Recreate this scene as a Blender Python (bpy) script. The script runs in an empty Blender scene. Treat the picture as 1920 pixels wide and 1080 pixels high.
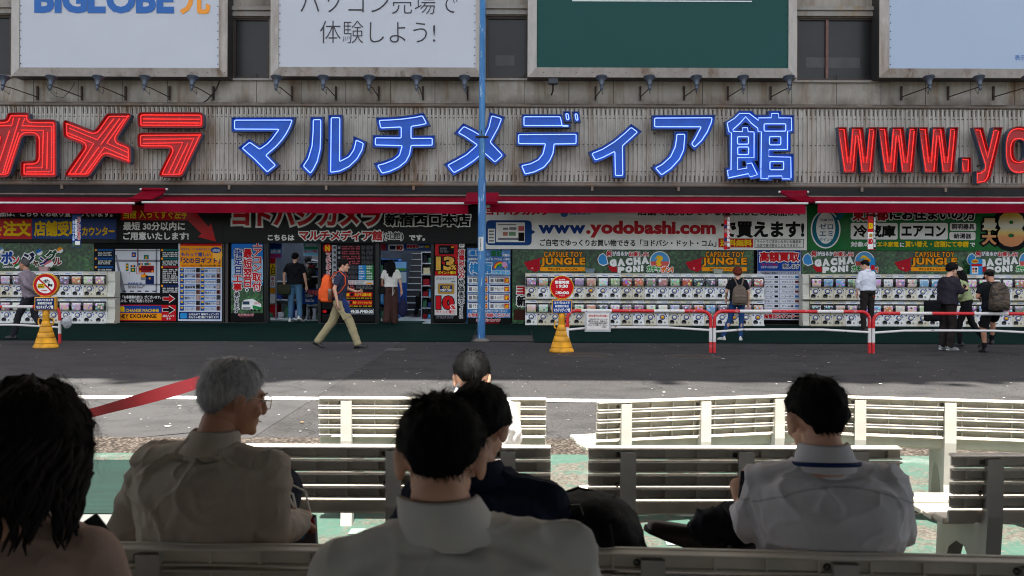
import bpy, bmesh, math, random
import numpy as np
from mathutils import Vector, Matrix, Euler, noise
from mathutils.geometry import delaunay_2d_cdt
R = math.radians
random.seed(7)
S = bpy.context.scene
COL = S.collection

# ---------------------------------------------------------------- camera
FPX, CX, HY, CAMH = 1867.0, 960.0, 507.0, 1.5
ROLL = 0.0036
cam = bpy.data.cameras.new('camera')
cam.sensor_width = 36.0
cam.lens = FPX / 1920 * 36.0
cam.shift_y = (507 - 540) / 1920.0
cam.clip_start, cam.clip_end = 0.05, 2000
cam_ob = bpy.data.objects.new('camera', cam)
COL.objects.link(cam_ob)
cam_ob.location = (0, 0, CAMH)
cam_ob.rotation_euler = (Matrix.Rotation(R(90), 3, 'X') @ Matrix.Rotation(ROLL, 3, 'Z')).to_euler()
S.camera = cam_ob
cam.dof.use_dof = True
cam.dof.focus_distance = 21.0
cam.dof.aperture_fstop = 8.0

# ---------------------------------------------------------------- light
SUN_EL, SUN_AZ = 74.0, 172.0     # azimuth from +Y (the shop) towards +X: high, from behind the viewer
w = bpy.data.worlds.new('World')
S.world = w
w.use_nodes = True
sky = w.node_tree.nodes.new('ShaderNodeTexSky')
sky.sky_type = 'NISHITA'
sky.sun_disc = False
sky.sun_elevation = R(SUN_EL)
sky.sun_rotation = R(SUN_AZ)
sky.air_density, sky.dust_density, sky.ozone_density = 1.0, 2.5, 0.7
bg = w.node_tree.nodes['Background']
hsv = w.node_tree.nodes.new('ShaderNodeHueSaturation')
hsv.inputs['Saturation'].default_value = 0.5
w.node_tree.links.new(sky.outputs[0], hsv.inputs['Color'])
w.node_tree.links.new(hsv.outputs[0], bg.inputs[0])
bg.inputs[1].default_value = 0.088
sun = bpy.data.lights.new('sun', 'SUN')
sun.energy = 5.0
sun.angle = R(0.53)
sun.color = (1.0, 0.95, 0.87)
sun_ob = bpy.data.objects.new('sun', sun)
COL.objects.link(sun_ob)
_d = Vector((math.sin(R(SUN_AZ)) * math.cos(R(SUN_EL)), math.cos(R(SUN_AZ)) * math.cos(R(SUN_EL)), math.sin(R(SUN_EL))))
sun_ob.rotation_euler = _d.to_track_quat('Z', 'Y').to_euler()
sun_ob.location = (0, 10, 40)
S.view_settings.view_transform = 'Standard'
S.view_settings.look = 'None'
S.view_settings.exposure = 2.05
S.view_settings.gamma = 1.0
S.cycles.max_bounces = 8
S.cycles.diffuse_bounces = 4
S.cycles.use_denoising = True
S.cycles.filter_width = 1.1

# ---------------------------------------------------------------- pixel <-> place helpers
def G(Y):                      # height of the ground at distance Y
    return 0.0 if Y < 20.8 else min(0.1, (Y - 20.8) / 5.0 * 0.1)
def P(px, py, Y):
    dx, dy = px - CX, py - HY
    x = dx * math.cos(ROLL) + dy * math.sin(ROLL)
    y = -dx * math.sin(ROLL) + dy * math.cos(ROLL)
    return Vector((x * Y / FPX, Y, CAMH - y * Y / FPX))
def PR(x0, y0, x1, y1, Y):     # upright rectangle from its corners in the photograph, at distance Y -> X0, X1, Z0, Z1
    c = P((x0 + x1) / 2, (y0 + y1) / 2, Y)
    hw, hh = abs(x1 - x0) / 2 * Y / FPX, abs(y1 - y0) / 2 * Y / FPX
    return c.x - hw, c.x + hw, c.z - hh, c.z + hh
# ---------------------------------------------------------------- materials
def lin(c):
    return tuple((v / 255 / 12.92) if v / 255 <= .04045 else ((v / 255 + .055) / 1.055) ** 2.4 for v in c[:3])
MATS = {}
def nd(nt, t, **k):
    n = nt.nodes.new(t)
    for a, b in k.items():
        setattr(n, a, b)
    return n
def mat(name, rgb=(128, 128, 128), rough=.6, metal=0.0, var=.12, vs=6.0, bump=0.0, bs=40.0, spec=.5, emit=0.0, coat=0.0, ecol=None, coords='Object', alpha=1.0):
    if name in MATS:
        return MATS[name]
    m = bpy.data.materials.new(name)
    m.use_nodes = True
    nt = m.node_tree
    b = nt.nodes['Principled BSDF']
    c = lin(rgb)
    b.inputs['Roughness'].default_value = rough
    b.inputs['Metallic'].default_value = metal
    b.inputs['Specular IOR Level'].default_value = spec
    b.inputs['Coat Weight'].default_value = coat
    tc = nd(nt, 'ShaderNodeTexCoord')
    if var > 0:
        n = nd(nt, 'ShaderNodeTexNoise')
        n.inputs['Scale'].default_value = vs
        n.inputs['Detail'].default_value = 5
        nt.links.new(tc.outputs[coords], n.inputs['Vector'])
        r = nd(nt, 'ShaderNodeMapRange')
        r.inputs['From Min'].default_value = .3
        r.inputs['From Max'].default_value = .7
        r.inputs['To Min'].default_value = 1 - var
        r.inputs['To Max'].default_value = 1 + var * .5
        nt.links.new(n.outputs['Fac'], r.inputs['Value'])
        x = nd(nt, 'ShaderNodeVectorMath', operation='SCALE')
        x.inputs[0].default_value = c
        nt.links.new(r.outputs[0], x.inputs['Scale'])
        nt.links.new(x.outputs[0], b.inputs['Base Color'])
    else:
        b.inputs['Base Color'].default_value = (*c, 1)
    if bump > 0:
        n2 = nd(nt, 'ShaderNodeTexNoise')
        n2.inputs['Scale'].default_value = bs
        n2.inputs['Detail'].default_value = 4
        nt.links.new(tc.outputs[coords], n2.inputs['Vector'])
        bp = nd(nt, 'ShaderNodeBump')
        bp.inputs['Strength'].default_value = bump
        bp.inputs['Distance'].default_value = .01
        nt.links.new(n2.outputs['Fac'], bp.inputs['Height'])
        nt.links.new(bp.outputs[0], b.inputs['Normal'])
    if emit > 0:
        b.inputs['Emission Color'].default_value = (*lin(ecol or rgb), 1)
        b.inputs['Emission Strength'].default_value = emit
    MATS[name] = m
    return m
def custom(name, fn, rough=.7, spec=.5):
    """fn(nt, pos_socket, bsdf) wires a base colour; pos is the world position"""
    if name in MATS:
        return MATS[name]
    m = bpy.data.materials.new(name)
    m.use_nodes = True
    nt = m.node_tree
    b = nt.nodes['Principled BSDF']
    b.inputs['Roughness'].default_value = rough
    b.inputs['Specular IOR Level'].default_value = spec
    g = nd(nt, 'ShaderNodeNewGeometry')
    fn(nt, g.outputs['Position'], b)
    MATS[name] = m
    return m
def n_map(nt, pos, scale):
    mp = nd(nt, 'ShaderNodeMapping')
    mp.inputs['Scale'].default_value = scale if isinstance(scale, tuple) else (scale,) * 3
    nt.links.new(pos, mp.inputs['Vector'])
    return mp.outputs[0]
def n_noise(nt, vec, scale=1.0, detail=5, rough=.55):
    n = nd(nt, 'ShaderNodeTexNoise')
    n.inputs['Scale'].default_value = scale
    n.inputs['Detail'].default_value = detail
    n.inputs['Roughness'].default_value = rough
    nt.links.new(vec, n.inputs['Vector'])
    return n.outputs['Fac']
def n_ramp(nt, fac, stops):
    r = nd(nt, 'ShaderNodeValToRGB')
    e = r.color_ramp.elements
    while len(e) < len(stops):
        e.new(.5)
    for i, (p, c) in enumerate(stops):
        e[i].position = p
        e[i].color = (*c, 1) if len(c) == 3 else c
    nt.links.new(fac, r.inputs[0])
    return r.outputs[0]
def n_mix(nt, fac, a, b, blend='MIX'):
    x = nd(nt, 'ShaderNodeMix', data_type='RGBA', blend_type=blend)
    for s, v in ((x.inputs[0], fac), (x.inputs[6], a), (x.inputs[7], b)):
        if isinstance(v, (int, float)):
            s.default_value = v
        elif isinstance(v, tuple):
            s.default_value = (*v, 1) if len(v) == 3 else v
        else:
            nt.links.new(v, s)
    return x.outputs[2]
def n_bump(nt, fac, b, strength=.3, dist=.01):
    bp = nd(nt, 'ShaderNodeBump')
    bp.inputs['Strength'].default_value = strength
    bp.inputs['Distance'].default_value = dist
    nt.links.new(fac, bp.inputs['Height'])
    nt.links.new(bp.outputs[0], b.inputs['Normal'])
def col(r, g, b):
    k = (r, g, b)
    return mat('print %d %d %d' % k, k, rough=.6, var=.06, vs=3, spec=.12)

# ---------------------------------------------------------------- mesh builder
class MB:
    def __init__(s):
        s.v, s.f, s.m, s.sm = [], [], [], []
        s.mats = []
    def mi(s, m):
        if m not in s.mats:
            s.mats.append(m)
        return s.mats.index(m)
    def add(s, vs, fs, m, smooth=False):
        o = len(s.v)
        i = s.mi(m)
        s.v.extend([tuple(v) for v in vs])
        for f in fs:
            s.f.append([o + k for k in f])
            s.m.append(i)
            s.sm.append(smooth)
        return s
    def box(s, x0, x1, y0, y1, z0, z1, m):
        v = [(x, y, z) for x in (x0, x1) for y in (y0, y1) for z in (z0, z1)]
        return s.add(v, [(0, 1, 3, 2), (4, 6, 7, 5), (0, 4, 5, 1), (2, 3, 7, 6), (0, 2, 6, 4), (1, 5, 7, 3)], m)
    def cbox(s, x0, x1, y0, y1, z0, z1, m, b=.01):
        bm = bmesh.new()
        bmesh.ops.create_cube(bm, size=1)
        for v in bm.verts:
            v.co = Vector(((x0 + x1) / 2 + v.co.x * (x1 - x0), (y0 + y1) / 2 + v.co.y * (y1 - y0), (z0 + z1) / 2 + v.co.z * (z1 - z0)))
        bmesh.ops.bevel(bm, geom=bm.edges[:], offset=b, segments=2, affect='EDGES', profile=.5)
        bm.verts.index_update()
        s.add([v.co[:] for v in bm.verts], [[v.index for v in f.verts] for f in bm.faces], m)
        bm.free()
        return s
    def quad(s, a, b, c, d, m):
        return s.add([a, b, c, d], [(0, 1, 2, 3)], m)
    def prism(s, poly, y0, y1, m, ms=None, holes=()):
        """polygon in X,Z extruded from y0 (front) to y1"""
        vs, fs = fill([poly, *holes])
        n = len(vs)
        s.add([(x, y0, z) for x, z in vs], fs, m)
        s.add([(x, y1, z) for x, z in vs], [tuple(reversed(f)) for f in fs], ms or m)
        for c in (poly, *holes):
            k = len(c)
            s.add([(x, y0, z) for x, z in c] + [(x, y1, z) for x, z in c], [(i, (i + 1) % k, k + (i + 1) % k, k + i) for i in range(k)], ms or m)
        return s
    def flat(s, poly, y, m, holes=()):
        vs, fs = fill([poly, *holes])
        return s.add([(x, y, z) for x, z in vs], fs, m)
    def tube(s, pts, r, m, n=8, closed=False, caps=True, sq=None):
        pts = [Vector(p) for p in pts]
        k = len(pts)
        rs = r if isinstance(r, (list, tuple)) else [r] * k
        vs, up = [], None
        for i in range(k):
            a = pts[(i - 1) % k] if closed or i > 0 else pts[i]
            b = pts[(i + 1) % k] if closed or i < k - 1 else pts[i]
            t = (b - a).normalized() if (b - a).length > 1e-9 else Vector((0, 0, 1))
            if up is None:
                up = Vector((0, 0, 1)) if abs(t.z) < .9 else Vector((0, 1, 0))
            x = t.cross(up)
            x = x.normalized() if x.length > 1e-6 else t.orthogonal().normalized()
            up = x.cross(t).normalized()
            for j in range(n):
                an = 2 * math.pi * j / n
                e = (sq or (1, 1))
                vs.append(pts[i] + x * math.cos(an) * rs[i] * e[0] + up * math.sin(an) * rs[i] * e[1])
        fs = []
        for i in range(k if closed else k - 1):
            i2 = (i + 1) % k
            for j in range(n):
                j2 = (j + 1) % n
                fs.append((i * n + j, i2 * n + j, i2 * n + j2, i * n + j2))
        s.add(vs, fs, m, True)
        if caps and not closed:
            s.add(vs[:n], [tuple(range(n))], m)
            s.add(vs[-n:], [tuple(reversed(range(n)))], m)
        return s
    def lathe(s, prof, o, m, n=24, axis='Z', smooth=True):
        vs = []
        for r, z in prof:
            for j in range(n):
                a = 2 * math.pi * j / n
                if axis == 'Z':
                    vs.append((o[0] + r * math.cos(a), o[1] + r * math.sin(a), o[2] + z))
                elif axis == 'Y':
                    vs.append((o[0] + r * math.cos(a), o[1] + z, o[2] + r * math.sin(a)))
                else:
                    vs.append((o[0] + z, o[1] + r * math.cos(a), o[2] + r * math.sin(a)))
        fs = []
        for i in range(len(prof) - 1):
            for j in range(n):
                j2 = (j + 1) % n
                fs.append((i * n + j, i * n + j2, (i + 1) * n + j2, (i + 1) * n + j))
        return s.add(vs, fs, m, smooth)
    def disc(s, x, y, z, r, m, n=24, sx=1.0, sz=1.0):
        return s.add([(x + r * sx * math.cos(2 * math.pi * j / n), y, z + r * sz * math.sin(2 * math.pi * j / n)) for j in range(n)], [tuple(range(n))], m)
    def loft(s, rings, m, smooth=True, caps=True):
        n = len(rings[0])
        vs = [p for r in rings for p in r]
        fs = []
        for i in range(len(rings) - 1):
            for j in range(n):
                j2 = (j + 1) % n
                fs.append((i * n + j, i * n + j2, (i + 1) * n + j2, (i + 1) * n + j))
        if caps:
            fs.append(tuple(reversed(range(n))))
            fs.append(tuple(range(len(vs) - n, len(vs))))
        return s.add(vs, fs, m, smooth)
    def ell(s, c, r, m, nu=12, nv=8, rot=None):
        c = Vector(c)
        vs, fs = [], []
        for i in range(nv + 1):
            th = math.pi * i / nv
            for j in range(nu):
                ph = 2 * math.pi * j / nu
                p = Vector((r[0] * math.sin(th) * math.cos(ph), r[1] * math.sin(th) * math.sin(ph), r[2] * math.cos(th)))
                if rot is not None:
                    p = rot @ p
                vs.append(c + p)
        for i in range(nv):
            for j in range(nu):
                j2 = (j + 1) % nu
                fs.append((i * nu + j, (i + 1) * nu + j, (i + 1) * nu + j2, i * nu + j2))
        return s.add(vs, fs, m, True)
    def xf(s, M, start=0):
        for i in range(start, len(s.v)):
            s.v[i] = tuple(M @ Vector(s.v[i]))
        return s
    def merge(s, o, M=None):
        off = len(s.v)
        s.v.extend([tuple(M @ Vector(v)) if M is not None else v for v in o.v])
        for f, mi, sm in zip(o.f, o.m, o.sm):
            s.f.append([off + k for k in f])
            s.m.append(s.mi(o.mats[mi]))
            s.sm.append(sm)
        return s
    def build(s, name, parent=None, loc=None, bevel=0.0):
        me = bpy.data.meshes.new(name)
        me.from_pydata(s.v, [], s.f)
        for m in s.mats:
            me.materials.append(m)
        me.polygons.foreach_set('material_index', s.m)
        me.polygons.foreach_set('use_smooth', s.sm)
        me.update()
        o = bpy.data.objects.new(name, me)
        COL.objects.link(o)
        if parent is not None:
            o.parent = parent
        if loc is not None:
            o.location = loc
        if bevel > 0:
            md = o.modifiers.new('bevel', 'BEVEL')
            md.width = bevel
            md.segments = 2
            md.limit_method = 'ANGLE'
        return o

# ---------------------------------------------------------------- polygon fill, lettering
def _wind(pts, cons):
    w_ = np.zeros(len(pts), int)
    for c in cons:
        a = np.array(c, float)
        b = np.roll(a, -1, 0)
        for (x0, y0), (x1, y1) in zip(a, b):
            cr = (x1 - x0) * (pts[:, 1] - y0) - (pts[:, 0] - x0) * (y1 - y0)
            w_ += ((y0 <= pts[:, 1]) & (y1 > pts[:, 1]) & (cr > 0)).astype(int)
            w_ -= ((y0 > pts[:, 1]) & (y1 <= pts[:, 1]) & (cr < 0)).astype(int)
    return w_
def fill(cons, evenodd=True):
    vs, es = [], []
    for c in cons:
        o = len(vs)
        vs += [Vector((p[0], p[1])) for p in c]
        es += [(o + i, o + (i + 1) % len(c)) for i in range(len(c))]
    r = delaunay_2d_cdt(vs, es, [], 0, 1e-7)
    V = [tuple(v) for v in r[0]]
    T = [tuple(t) for t in r[2]]
    if not T:
        return V, []
    ce = np.array([[sum(V[i][k] for i in t) / len(t) for k in (0, 1)] for t in T])
    wn = _wind(ce, cons)
    if evenodd:
        wn = np.abs(wn) % 2
    return V, [t for t, q in zip(T, wn) if q > 0]
def sarea(c):
    return sum(c[i][0] * c[(i + 1) % len(c)][1] - c[(i + 1) % len(c)][0] * c[i][1] for i in range(len(c))) / 2
def offs(c, d, lim=2.2):
    """contour moved d to its right-hand side (outwards when counter-clockwise)"""
    out, n = [], len(c)
    for i in range(n):
        a, b, e = Vector(c[i - 1][:2]), Vector(c[i][:2]), Vector(c[(i + 1) % n][:2])
        u, v_ = b - a, e - b
        if u.length < 1e-9 or v_.length < 1e-9:
            out.append(tuple(b))
            continue
        u.normalize()
        v_.normalize()
        n1, n2 = Vector((u.y, -u.x)), Vector((v_.y, -v_.x))
        k = n1 + n2
        if k.length < 1e-4:
            out.append(tuple(b + n1 * d))
            continue
        k.normalize()
        q = min(lim, 1 / max(.05, k.dot(n1)))
        out.append(tuple(b + k * d * q))
    return out
def rounded(c, r, n=3):
    """corners of a closed contour rounded"""
    out, k = [], len(c)
    for i in range(k):
        a, b, e = Vector(c[i - 1][:2]), Vector(c[i][:2]), Vector(c[(i + 1) % k][:2])
        p = b + (a - b).normalized() * min(r, (a - b).length * .45)
        q = b + (e - b).normalized() * min(r, (e - b).length * .45)
        for j in range(n + 1):
            t = j / n
            out.append(tuple(p * (1 - t) ** 2 + b * 2 * t * (1 - t) + q * t * t))
    return out
_tc = bpy.data.curves.new('glyph', 'FONT')
_tc.fill_mode = 'NONE'
_tc.dimensions = '2D'
_tc.resolution_u = 3
_to = bpy.data.objects.new('glyph', _tc)
COL.objects.link(_to)
GC, GF = {}, {}
def contours(ch):
    if ch in GC:
        return GC[ch]
    _tc.body = ch
    _to.data.update_tag()
    dg = bpy.context.evaluated_depsgraph_get()
    dg.update()
    ev = _to.evaluated_get(dg)
    me = ev.to_mesh()
    nb = {}
    for e in me.edges:
        a, b = e.vertices
        nb.setdefault(a, []).append(b)
        nb.setdefault(b, []).append(a)
    co = [tuple(v.co[:2]) for v in me.vertices]
    seen, cons = set(), []
    for s0 in sorted(nb):
        if s0 in seen:
            continue
        loop, cur = [s0], s0
        seen.add(s0)
        while True:
            nx = [q for q in sorted(nb[cur]) if q not in seen]
            if not nx:
                break
            cur = nx[0]
            seen.add(cur)
            loop.append(cur)
        c = []
        for i in loop:
            if not c or (abs(co[i][0] - c[-1][0]) + abs(co[i][1] - c[-1][1])) > 1e-5:
                c.append(co[i])
        if len(c) > 2:
            cons.append(c)
    ev.to_mesh_clear()
    if cons and sarea(max(cons, key=lambda c: abs(sarea(c)))) < 0:
        cons = [c[::-1] for c in cons]
    GC[ch] = cons
    return cons
def glyph(ch, bold):
    k = (ch, round(bold, 4))
    if k not in GF:
        cons = contours(ch)
        if bold:
            cons = [offs(c, bold) for c in cons]
        GF[k] = fill(cons, False) if cons else ([], [])
    return GF[k]
def is_cjk(ch):
    return ord(ch) > 0x2000
def layout(s, bold, gap=0.0):
    out, x = [], 0.0
    for ch in s:
        if ch in ' \u3000':
            x += .3
            continue
        cons = contours(ch)
        if not cons:
            x += .3
            continue
        xs = [p[0] for c in cons for p in c]
        if is_cjk(ch):
            out.append((ch, x))
            x += 1.0 + gap
        else:
            out.append((ch, x - min(xs) + .05))
            x += max(xs) - min(xs) + .1 + gap
    return out
def text(mb, s, rect, Y, m, bold=.03, grow=0.0, dy=0.0, vertical=False, rot=0.0, gap=0.0, shear=0.0):
    """lettering filling the rectangle (photograph pixels, seen at distance Y); laid dy in front of Y"""
    X0, X1, Z0, Z1 = PR(*rect, Y)
    return text_w(mb, s, X0, X1, Z0, Z1, Y - dy, m, bold, grow, vertical, rot, gap, shear)
def text_w(mb, s, X0, X1, Z0, Z1, y, m, bold=.03, grow=0.0, vertical=False, rot=0.0, gap=0.0, shear=0.0):
    if vertical:
        h = (Z1 - Z0) / len(s)
        for i, ch in enumerate(s):
            zt = Z1 - i * h
            if ch in '。、':
                text_w(mb, ch, X0 + (X1 - X0) * .35, X0 + (X1 - X0) * .75, zt - h * .6, zt - h * .15, y, m, bold, grow)
                continue
            cs = contours(ch)
            wf = 1.0
            if cs:
                xs = [p[0] for c in cs for p in c]
                ys = [p[1] for c in cs for p in c]
                wf = min(1.0, max(.5, (max(xs) - min(xs)) / .85))
                hf = min(1.0, max(.5, (max(ys) - min(ys)) / .85))
            cx, cz, hw, hh = (X0 + X1) / 2, zt - h * .5, (X1 - X0) / 2 * wf, h * .47 * hf
            text_w(mb, ch, cx - hw, cx + hw, cz - hh, cz + hh, y, m, bold, grow)
        return mb
    lay = layout(s, bold, gap)
    if not lay:
        return mb
    bx = [1e9, -1e9, 1e9, -1e9]
    for ch, x in lay:
        for c in contours(ch):
            for p in c:
                bx = [min(bx[0], p[0] + x - bold), max(bx[1], p[0] + x + bold), min(bx[2], p[1] - bold), max(bx[3], p[1] + bold)]
    sx, sz = (X1 - X0) / max(1e-6, bx[1] - bx[0]), (Z1 - Z0) / max(1e-6, bx[3] - bx[2])
    cx, cz = (X0 + X1) / 2, (Z0 + Z1) / 2
    ca, sa = math.cos(rot), math.sin(rot)
    for ch, x in lay:
        V, F = glyph(ch, bold + grow)
        vs = []
        for p in V:
            a, b = X0 + (p[0] + x - bx[0]) * sx - cx, Z0 + (p[1] - bx[2]) * sz - cz
            a += b * shear
            vs.append((cx + a * ca - b * sa, y, cz + a * sa + b * ca))
        mb.add(vs, F, m)
    return mb

# ---------------------------------------------------------------- things and parts
def tag(o, label=None, cat=None, group=None, kind=None):
    for k, v in (('label', label), ('category', cat), ('group', group), ('kind', kind)):
        if v:
            o[k] = v
    return o
def thing(name, loc, label, cat, group=None, rz=0.0):
    o = bpy.data.objects.new(name, None)
    o.empty_display_size = .1
    COL.objects.link(o)
    o.location = loc
    o.rotation_euler = (0, 0, rz)
    return tag(o, label, cat, group)
def at0(mb, root):
    """mesh made in place, re-based on its thing's origin"""
    M = Matrix.Translation(root.location) @ root.rotation_euler.to_matrix().to_4x4()
    return mb.xf(M.inverted())
def copy_tree(o, loc=None, rz=None, label=None, parent=None):
    c = o.copy()
    COL.objects.link(c)
    if parent is not None:
        c.parent = parent
    for ch in KIDS.get(o.name, [ch for ch in COL.objects if ch.parent == o]):
        copy_tree(ch, parent=c)
    if loc is not None:
        c.location = loc
    if rz is not None:
        c.rotation_euler = (0, 0, rz)
    if label:
        c['label'] = label
    return c
KIDS = {}
ORD = ['first', 'second', 'third', 'fourth', 'fifth', 'sixth', 'seventh', 'eighth', 'ninth', 'tenth', 'eleventh', 'twelfth', 'thirteenth',
       'fourteenth', 'fifteenth', 'sixteenth', 'seventeenth', 'eighteenth', 'nineteenth', 'twentieth', 'twenty-first', 'twenty-second']
# ---------------------------------------------------------------- ground, road, paint
def _asphalt(base, spk, rough_mix):
    def f(nt, pos, b):
        a = n_noise(nt, n_map(nt, pos, .35), 1, 6)
        fine = n_noise(nt, n_map(nt, pos, 34.0), 1, 4, .75)
        st = n_noise(nt, n_map(nt, pos, 1.7), 1, 4)
        c1 = n_ramp(nt, a, [(.3, tuple(v * .82 for v in base)), (.7, tuple(v * 1.15 for v in base))])
        c2 = n_mix(nt, n_ramp(nt, fine, [(.38, (0, 0, 0)), (.64, (1, 1, 1))]), tuple(v * .55 for v in base), spk)
        c = n_mix(nt, rough_mix, c1, c2)
        dk = n_ramp(nt, st, [(.34, (.62, .62, .62)), (.52, (1, 1, 1))])
        c = n_mix(nt, .8, c, dk, 'MULTIPLY')
        wv = nd(nt, 'ShaderNodeTexVoronoi', feature='DISTANCE_TO_EDGE')
        wv.inputs['Scale'].default_value = .55
        ad = nd(nt, 'ShaderNodeVectorMath', operation='ADD')
        nt.links.new(pos, ad.inputs[0])
        sc = nd(nt, 'ShaderNodeVectorMath', operation='SCALE')
        nz = nd(nt, 'ShaderNodeTexNoise')
        nz.inputs['Scale'].default_value = 2.2
        nt.links.new(pos, nz.inputs['Vector'])
        nt.links.new(nz.outputs['Color'], sc.inputs[0])
        sc.inputs['Scale'].default_value = .5
        nt.links.new(sc.outputs[0], ad.inputs[1])
        nt.links.new(ad.outputs[0], wv.inputs['Vector'])
        crack = n_ramp(nt, wv.outputs['Distance'], [(.003, (.45, .45, .45)), (.009, (1, 1, 1))])
        c = n_mix(nt, .7, c, crack, 'MULTIPLY')
        vp = nd(nt, 'ShaderNodeTexVoronoi')
        vp.inputs['Scale'].default_value = .33
        nt.links.new(pos, vp.inputs['Vector'])
        c = n_mix(nt, .5, c, n_ramp(nt, vp.outputs['Color'], [(.2, (.82, .82, .83)), (.8, (1.06, 1.06, 1.05))]), 'MULTIPLY')
        nt.links.new(c, b.inputs['Base Color'])
        n_bump(nt, fine, b, .5, .006)
    return f
M_ASPH = custom('asphalt rough', _asphalt((.029, .0285, .0295), (.088, .084, .082), .6), .85, .2)
M_ASPL = custom('asphalt smooth', _asphalt((.044, .043, .044), (.070, .069, .068), .3), .8, .3)
def _agg(nt, pos, b):
    v = nd(nt, 'ShaderNodeTexVoronoi')
    v.inputs['Scale'].default_value = 38
    nt.links.new(pos, v.inputs['Vector'])
    c = n_ramp(nt, v.outputs['Color'], [(0.1, (.02, .015, .012)), (.45, (.075, .058, .045)), (.8, (.14, .12, .10))])
    d = n_ramp(nt, v.outputs['Distance'], [(.25, (1, 1, 1)), (.62, (.22, .2, .18))])
    nt.links.new(n_mix(nt, 1.0, c, d, 'MULTIPLY'), b.inputs['Base Color'])
    n_bump(nt, v.outputs['Distance'], b, -.8, .015)
M_AGG = custom('exposed pebbles', _agg, .8, .3)
def _green(nt, pos, b):
    big = n_noise(nt, n_map(nt, pos, 1.1), 1, 8, .68)
    fine = n_noise(nt, n_map(nt, pos, 16.0), 1, 6, .72)
    x = nd(nt, 'ShaderNodeMath', operation='MULTIPLY_ADD')
    nt.links.new(big, x.inputs[0])
    x.inputs[1].default_value = .62
    y = nd(nt, 'ShaderNodeMath', operation='MULTIPLY')
    nt.links.new(fine, y.inputs[0])
    y.inputs[1].default_value = .38
    nt.links.new(y.outputs[0], x.inputs[2])
    worn = n_ramp(nt, x.outputs[0], [(.485, (0, 0, 0)), (.55, (1, 1, 1))])
    v = nd(nt, 'ShaderNodeTexVoronoi')
    v.inputs['Scale'].default_value = 60
    nt.links.new(pos, v.inputs['Vector'])
    bare = n_ramp(nt, v.outputs['Color'], [(.1, (.035, .030, .022)), (.8, (.10, .09, .075))])
    pt = n_ramp(nt, fine, [(.3, (.025, .066, .049)), (.7, (.047, .096, .073))])
    pale = n_noise(nt, n_map(nt, pos, .8), 1, 7, .7)
    pt2 = n_mix(nt, n_ramp(nt, pale, [(.56, (0, 0, 0)), (.66, (1, 1, 1))]), pt, (.12, .145, .13))
    nt.links.new(n_mix(nt, worn, pt2, bare), b.inputs['Base Color'])
    n_bump(nt, fine, b, .4, .006)
M_GREEN = custom('worn green paint', _green, .75, .35)
def _white(nt, pos, b):
    f = n_noise(nt, n_map(nt, pos, 22.0), 1, 6, .7)
    nt.links.new(n_ramp(nt, f, [(.36, (.15, .145, .135)), (.46, (.62, .61, .59))]), b.inputs['Base Color'])
M_LINE = custom('road paint', _white, .6)
def _rib(c1, c2, sx, sy):
    def f(nt, pos, b):
        wv = nd(nt, 'ShaderNodeTexWave', wave_type='BANDS', bands_direction='Y')
        wv.inputs['Scale'].default_value = sy
        nt.links.new(pos, wv.inputs['Vector'])
        n = n_noise(nt, n_map(nt, pos, 2.3), 1, 6, .65)
        c = n_mix(nt, wv.outputs['Fac'], c1, c2)
        nt.links.new(n_mix(nt, .6, c, n_ramp(nt, n, [(.3, (.6, .6, .6)), (.7, (1.1, 1.1, 1.1))]), 'MULTIPLY'), b.inputs['Base Color'])
        n_bump(nt, wv.outputs['Fac'], b, .5, .01)
    return f
M_MAT = custom('dark green matting', _rib((.001, .012, .0095), (.0022, .024, .019), 0, 6.0), .9, .06)
M_MATN = custom('bright green matting', _rib((.0018, .014, .0105), (.0036, .023, .0175), 0, 9.0), .75, .3)
M_GRATE = custom('grating bars', _rib((.012, .011, .01), (.085, .075, .068), 0, 5.0), .7, .4)
def _plate(nt, pos, b):
    ck = nd(nt, 'ShaderNodeTexBrick')
    ck.inputs['Scale'].default_value = 16
    ck.inputs['Mortar Size'].default_value = .03
    nt.links.new(n_map(nt, pos, 1.0), ck.inputs['Vector'])
    n = n_noise(nt, n_map(nt, pos, 4.0), 1, 5)
    nt.links.new(n_ramp(nt, n, [(.3, (.125, .125, .12)), (.7, (.165, .165, .16))]), b.inputs['Base Color'])
    n_bump(nt, ck.outputs['Fac'], b, .6, .01)
M_PLATE = custom('tread plate', _plate, .6, .5)

def sheet(name, x0, x1, ys, dz, m, kind='structure', label=None, cat=None, xs=None):
    mb = MB()
    ys = [ys[0]] + [q for q in (20.8, 25.8) if ys[0] < q < ys[-1]] + [ys[-1]]
    for a, b in zip(ys, ys[1:]):
        mb.quad((x0, a, G(a) + dz), (x1, a, G(a) + dz), (x1, b, G(b) + dz), (x0, b, G(b) + dz), m)
    o = mb.build(name)
    o['kind'] = kind
    if label:
        tag(o, label, cat)
    return o
sheet('ground', -400, 400, (-400, 400), 0, M_ASPH)
sheet('pavement', -30, -2.3, (8.86, 20.74), .004, M_ASPL)
def _wide(name, x0, x1, y0, y1, m, dz):
    sheet(name, x0, x1, (y0, y1), dz, m)
_wide('path', -30, 30, 4.55, 8.1, M_GREEN, .004)
sheet('shelter_floor', -30, 30, (-12, 4.55), .004, mat('shelter paving', (64, 57, 50), .85, var=.25, vs=2, coords='Object'))
_wide('kerb_strip', -30, 30, 8.1, 8.86, M_AGG, .0045)
mb = MB()
mb.quad((-25, 12.07, .009), (25, 10.57, .009), (25, 10.85, .009), (-25, 12.35, .009), M_LINE)
tag(mb.build('road_marking'), kind='structure')
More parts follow.
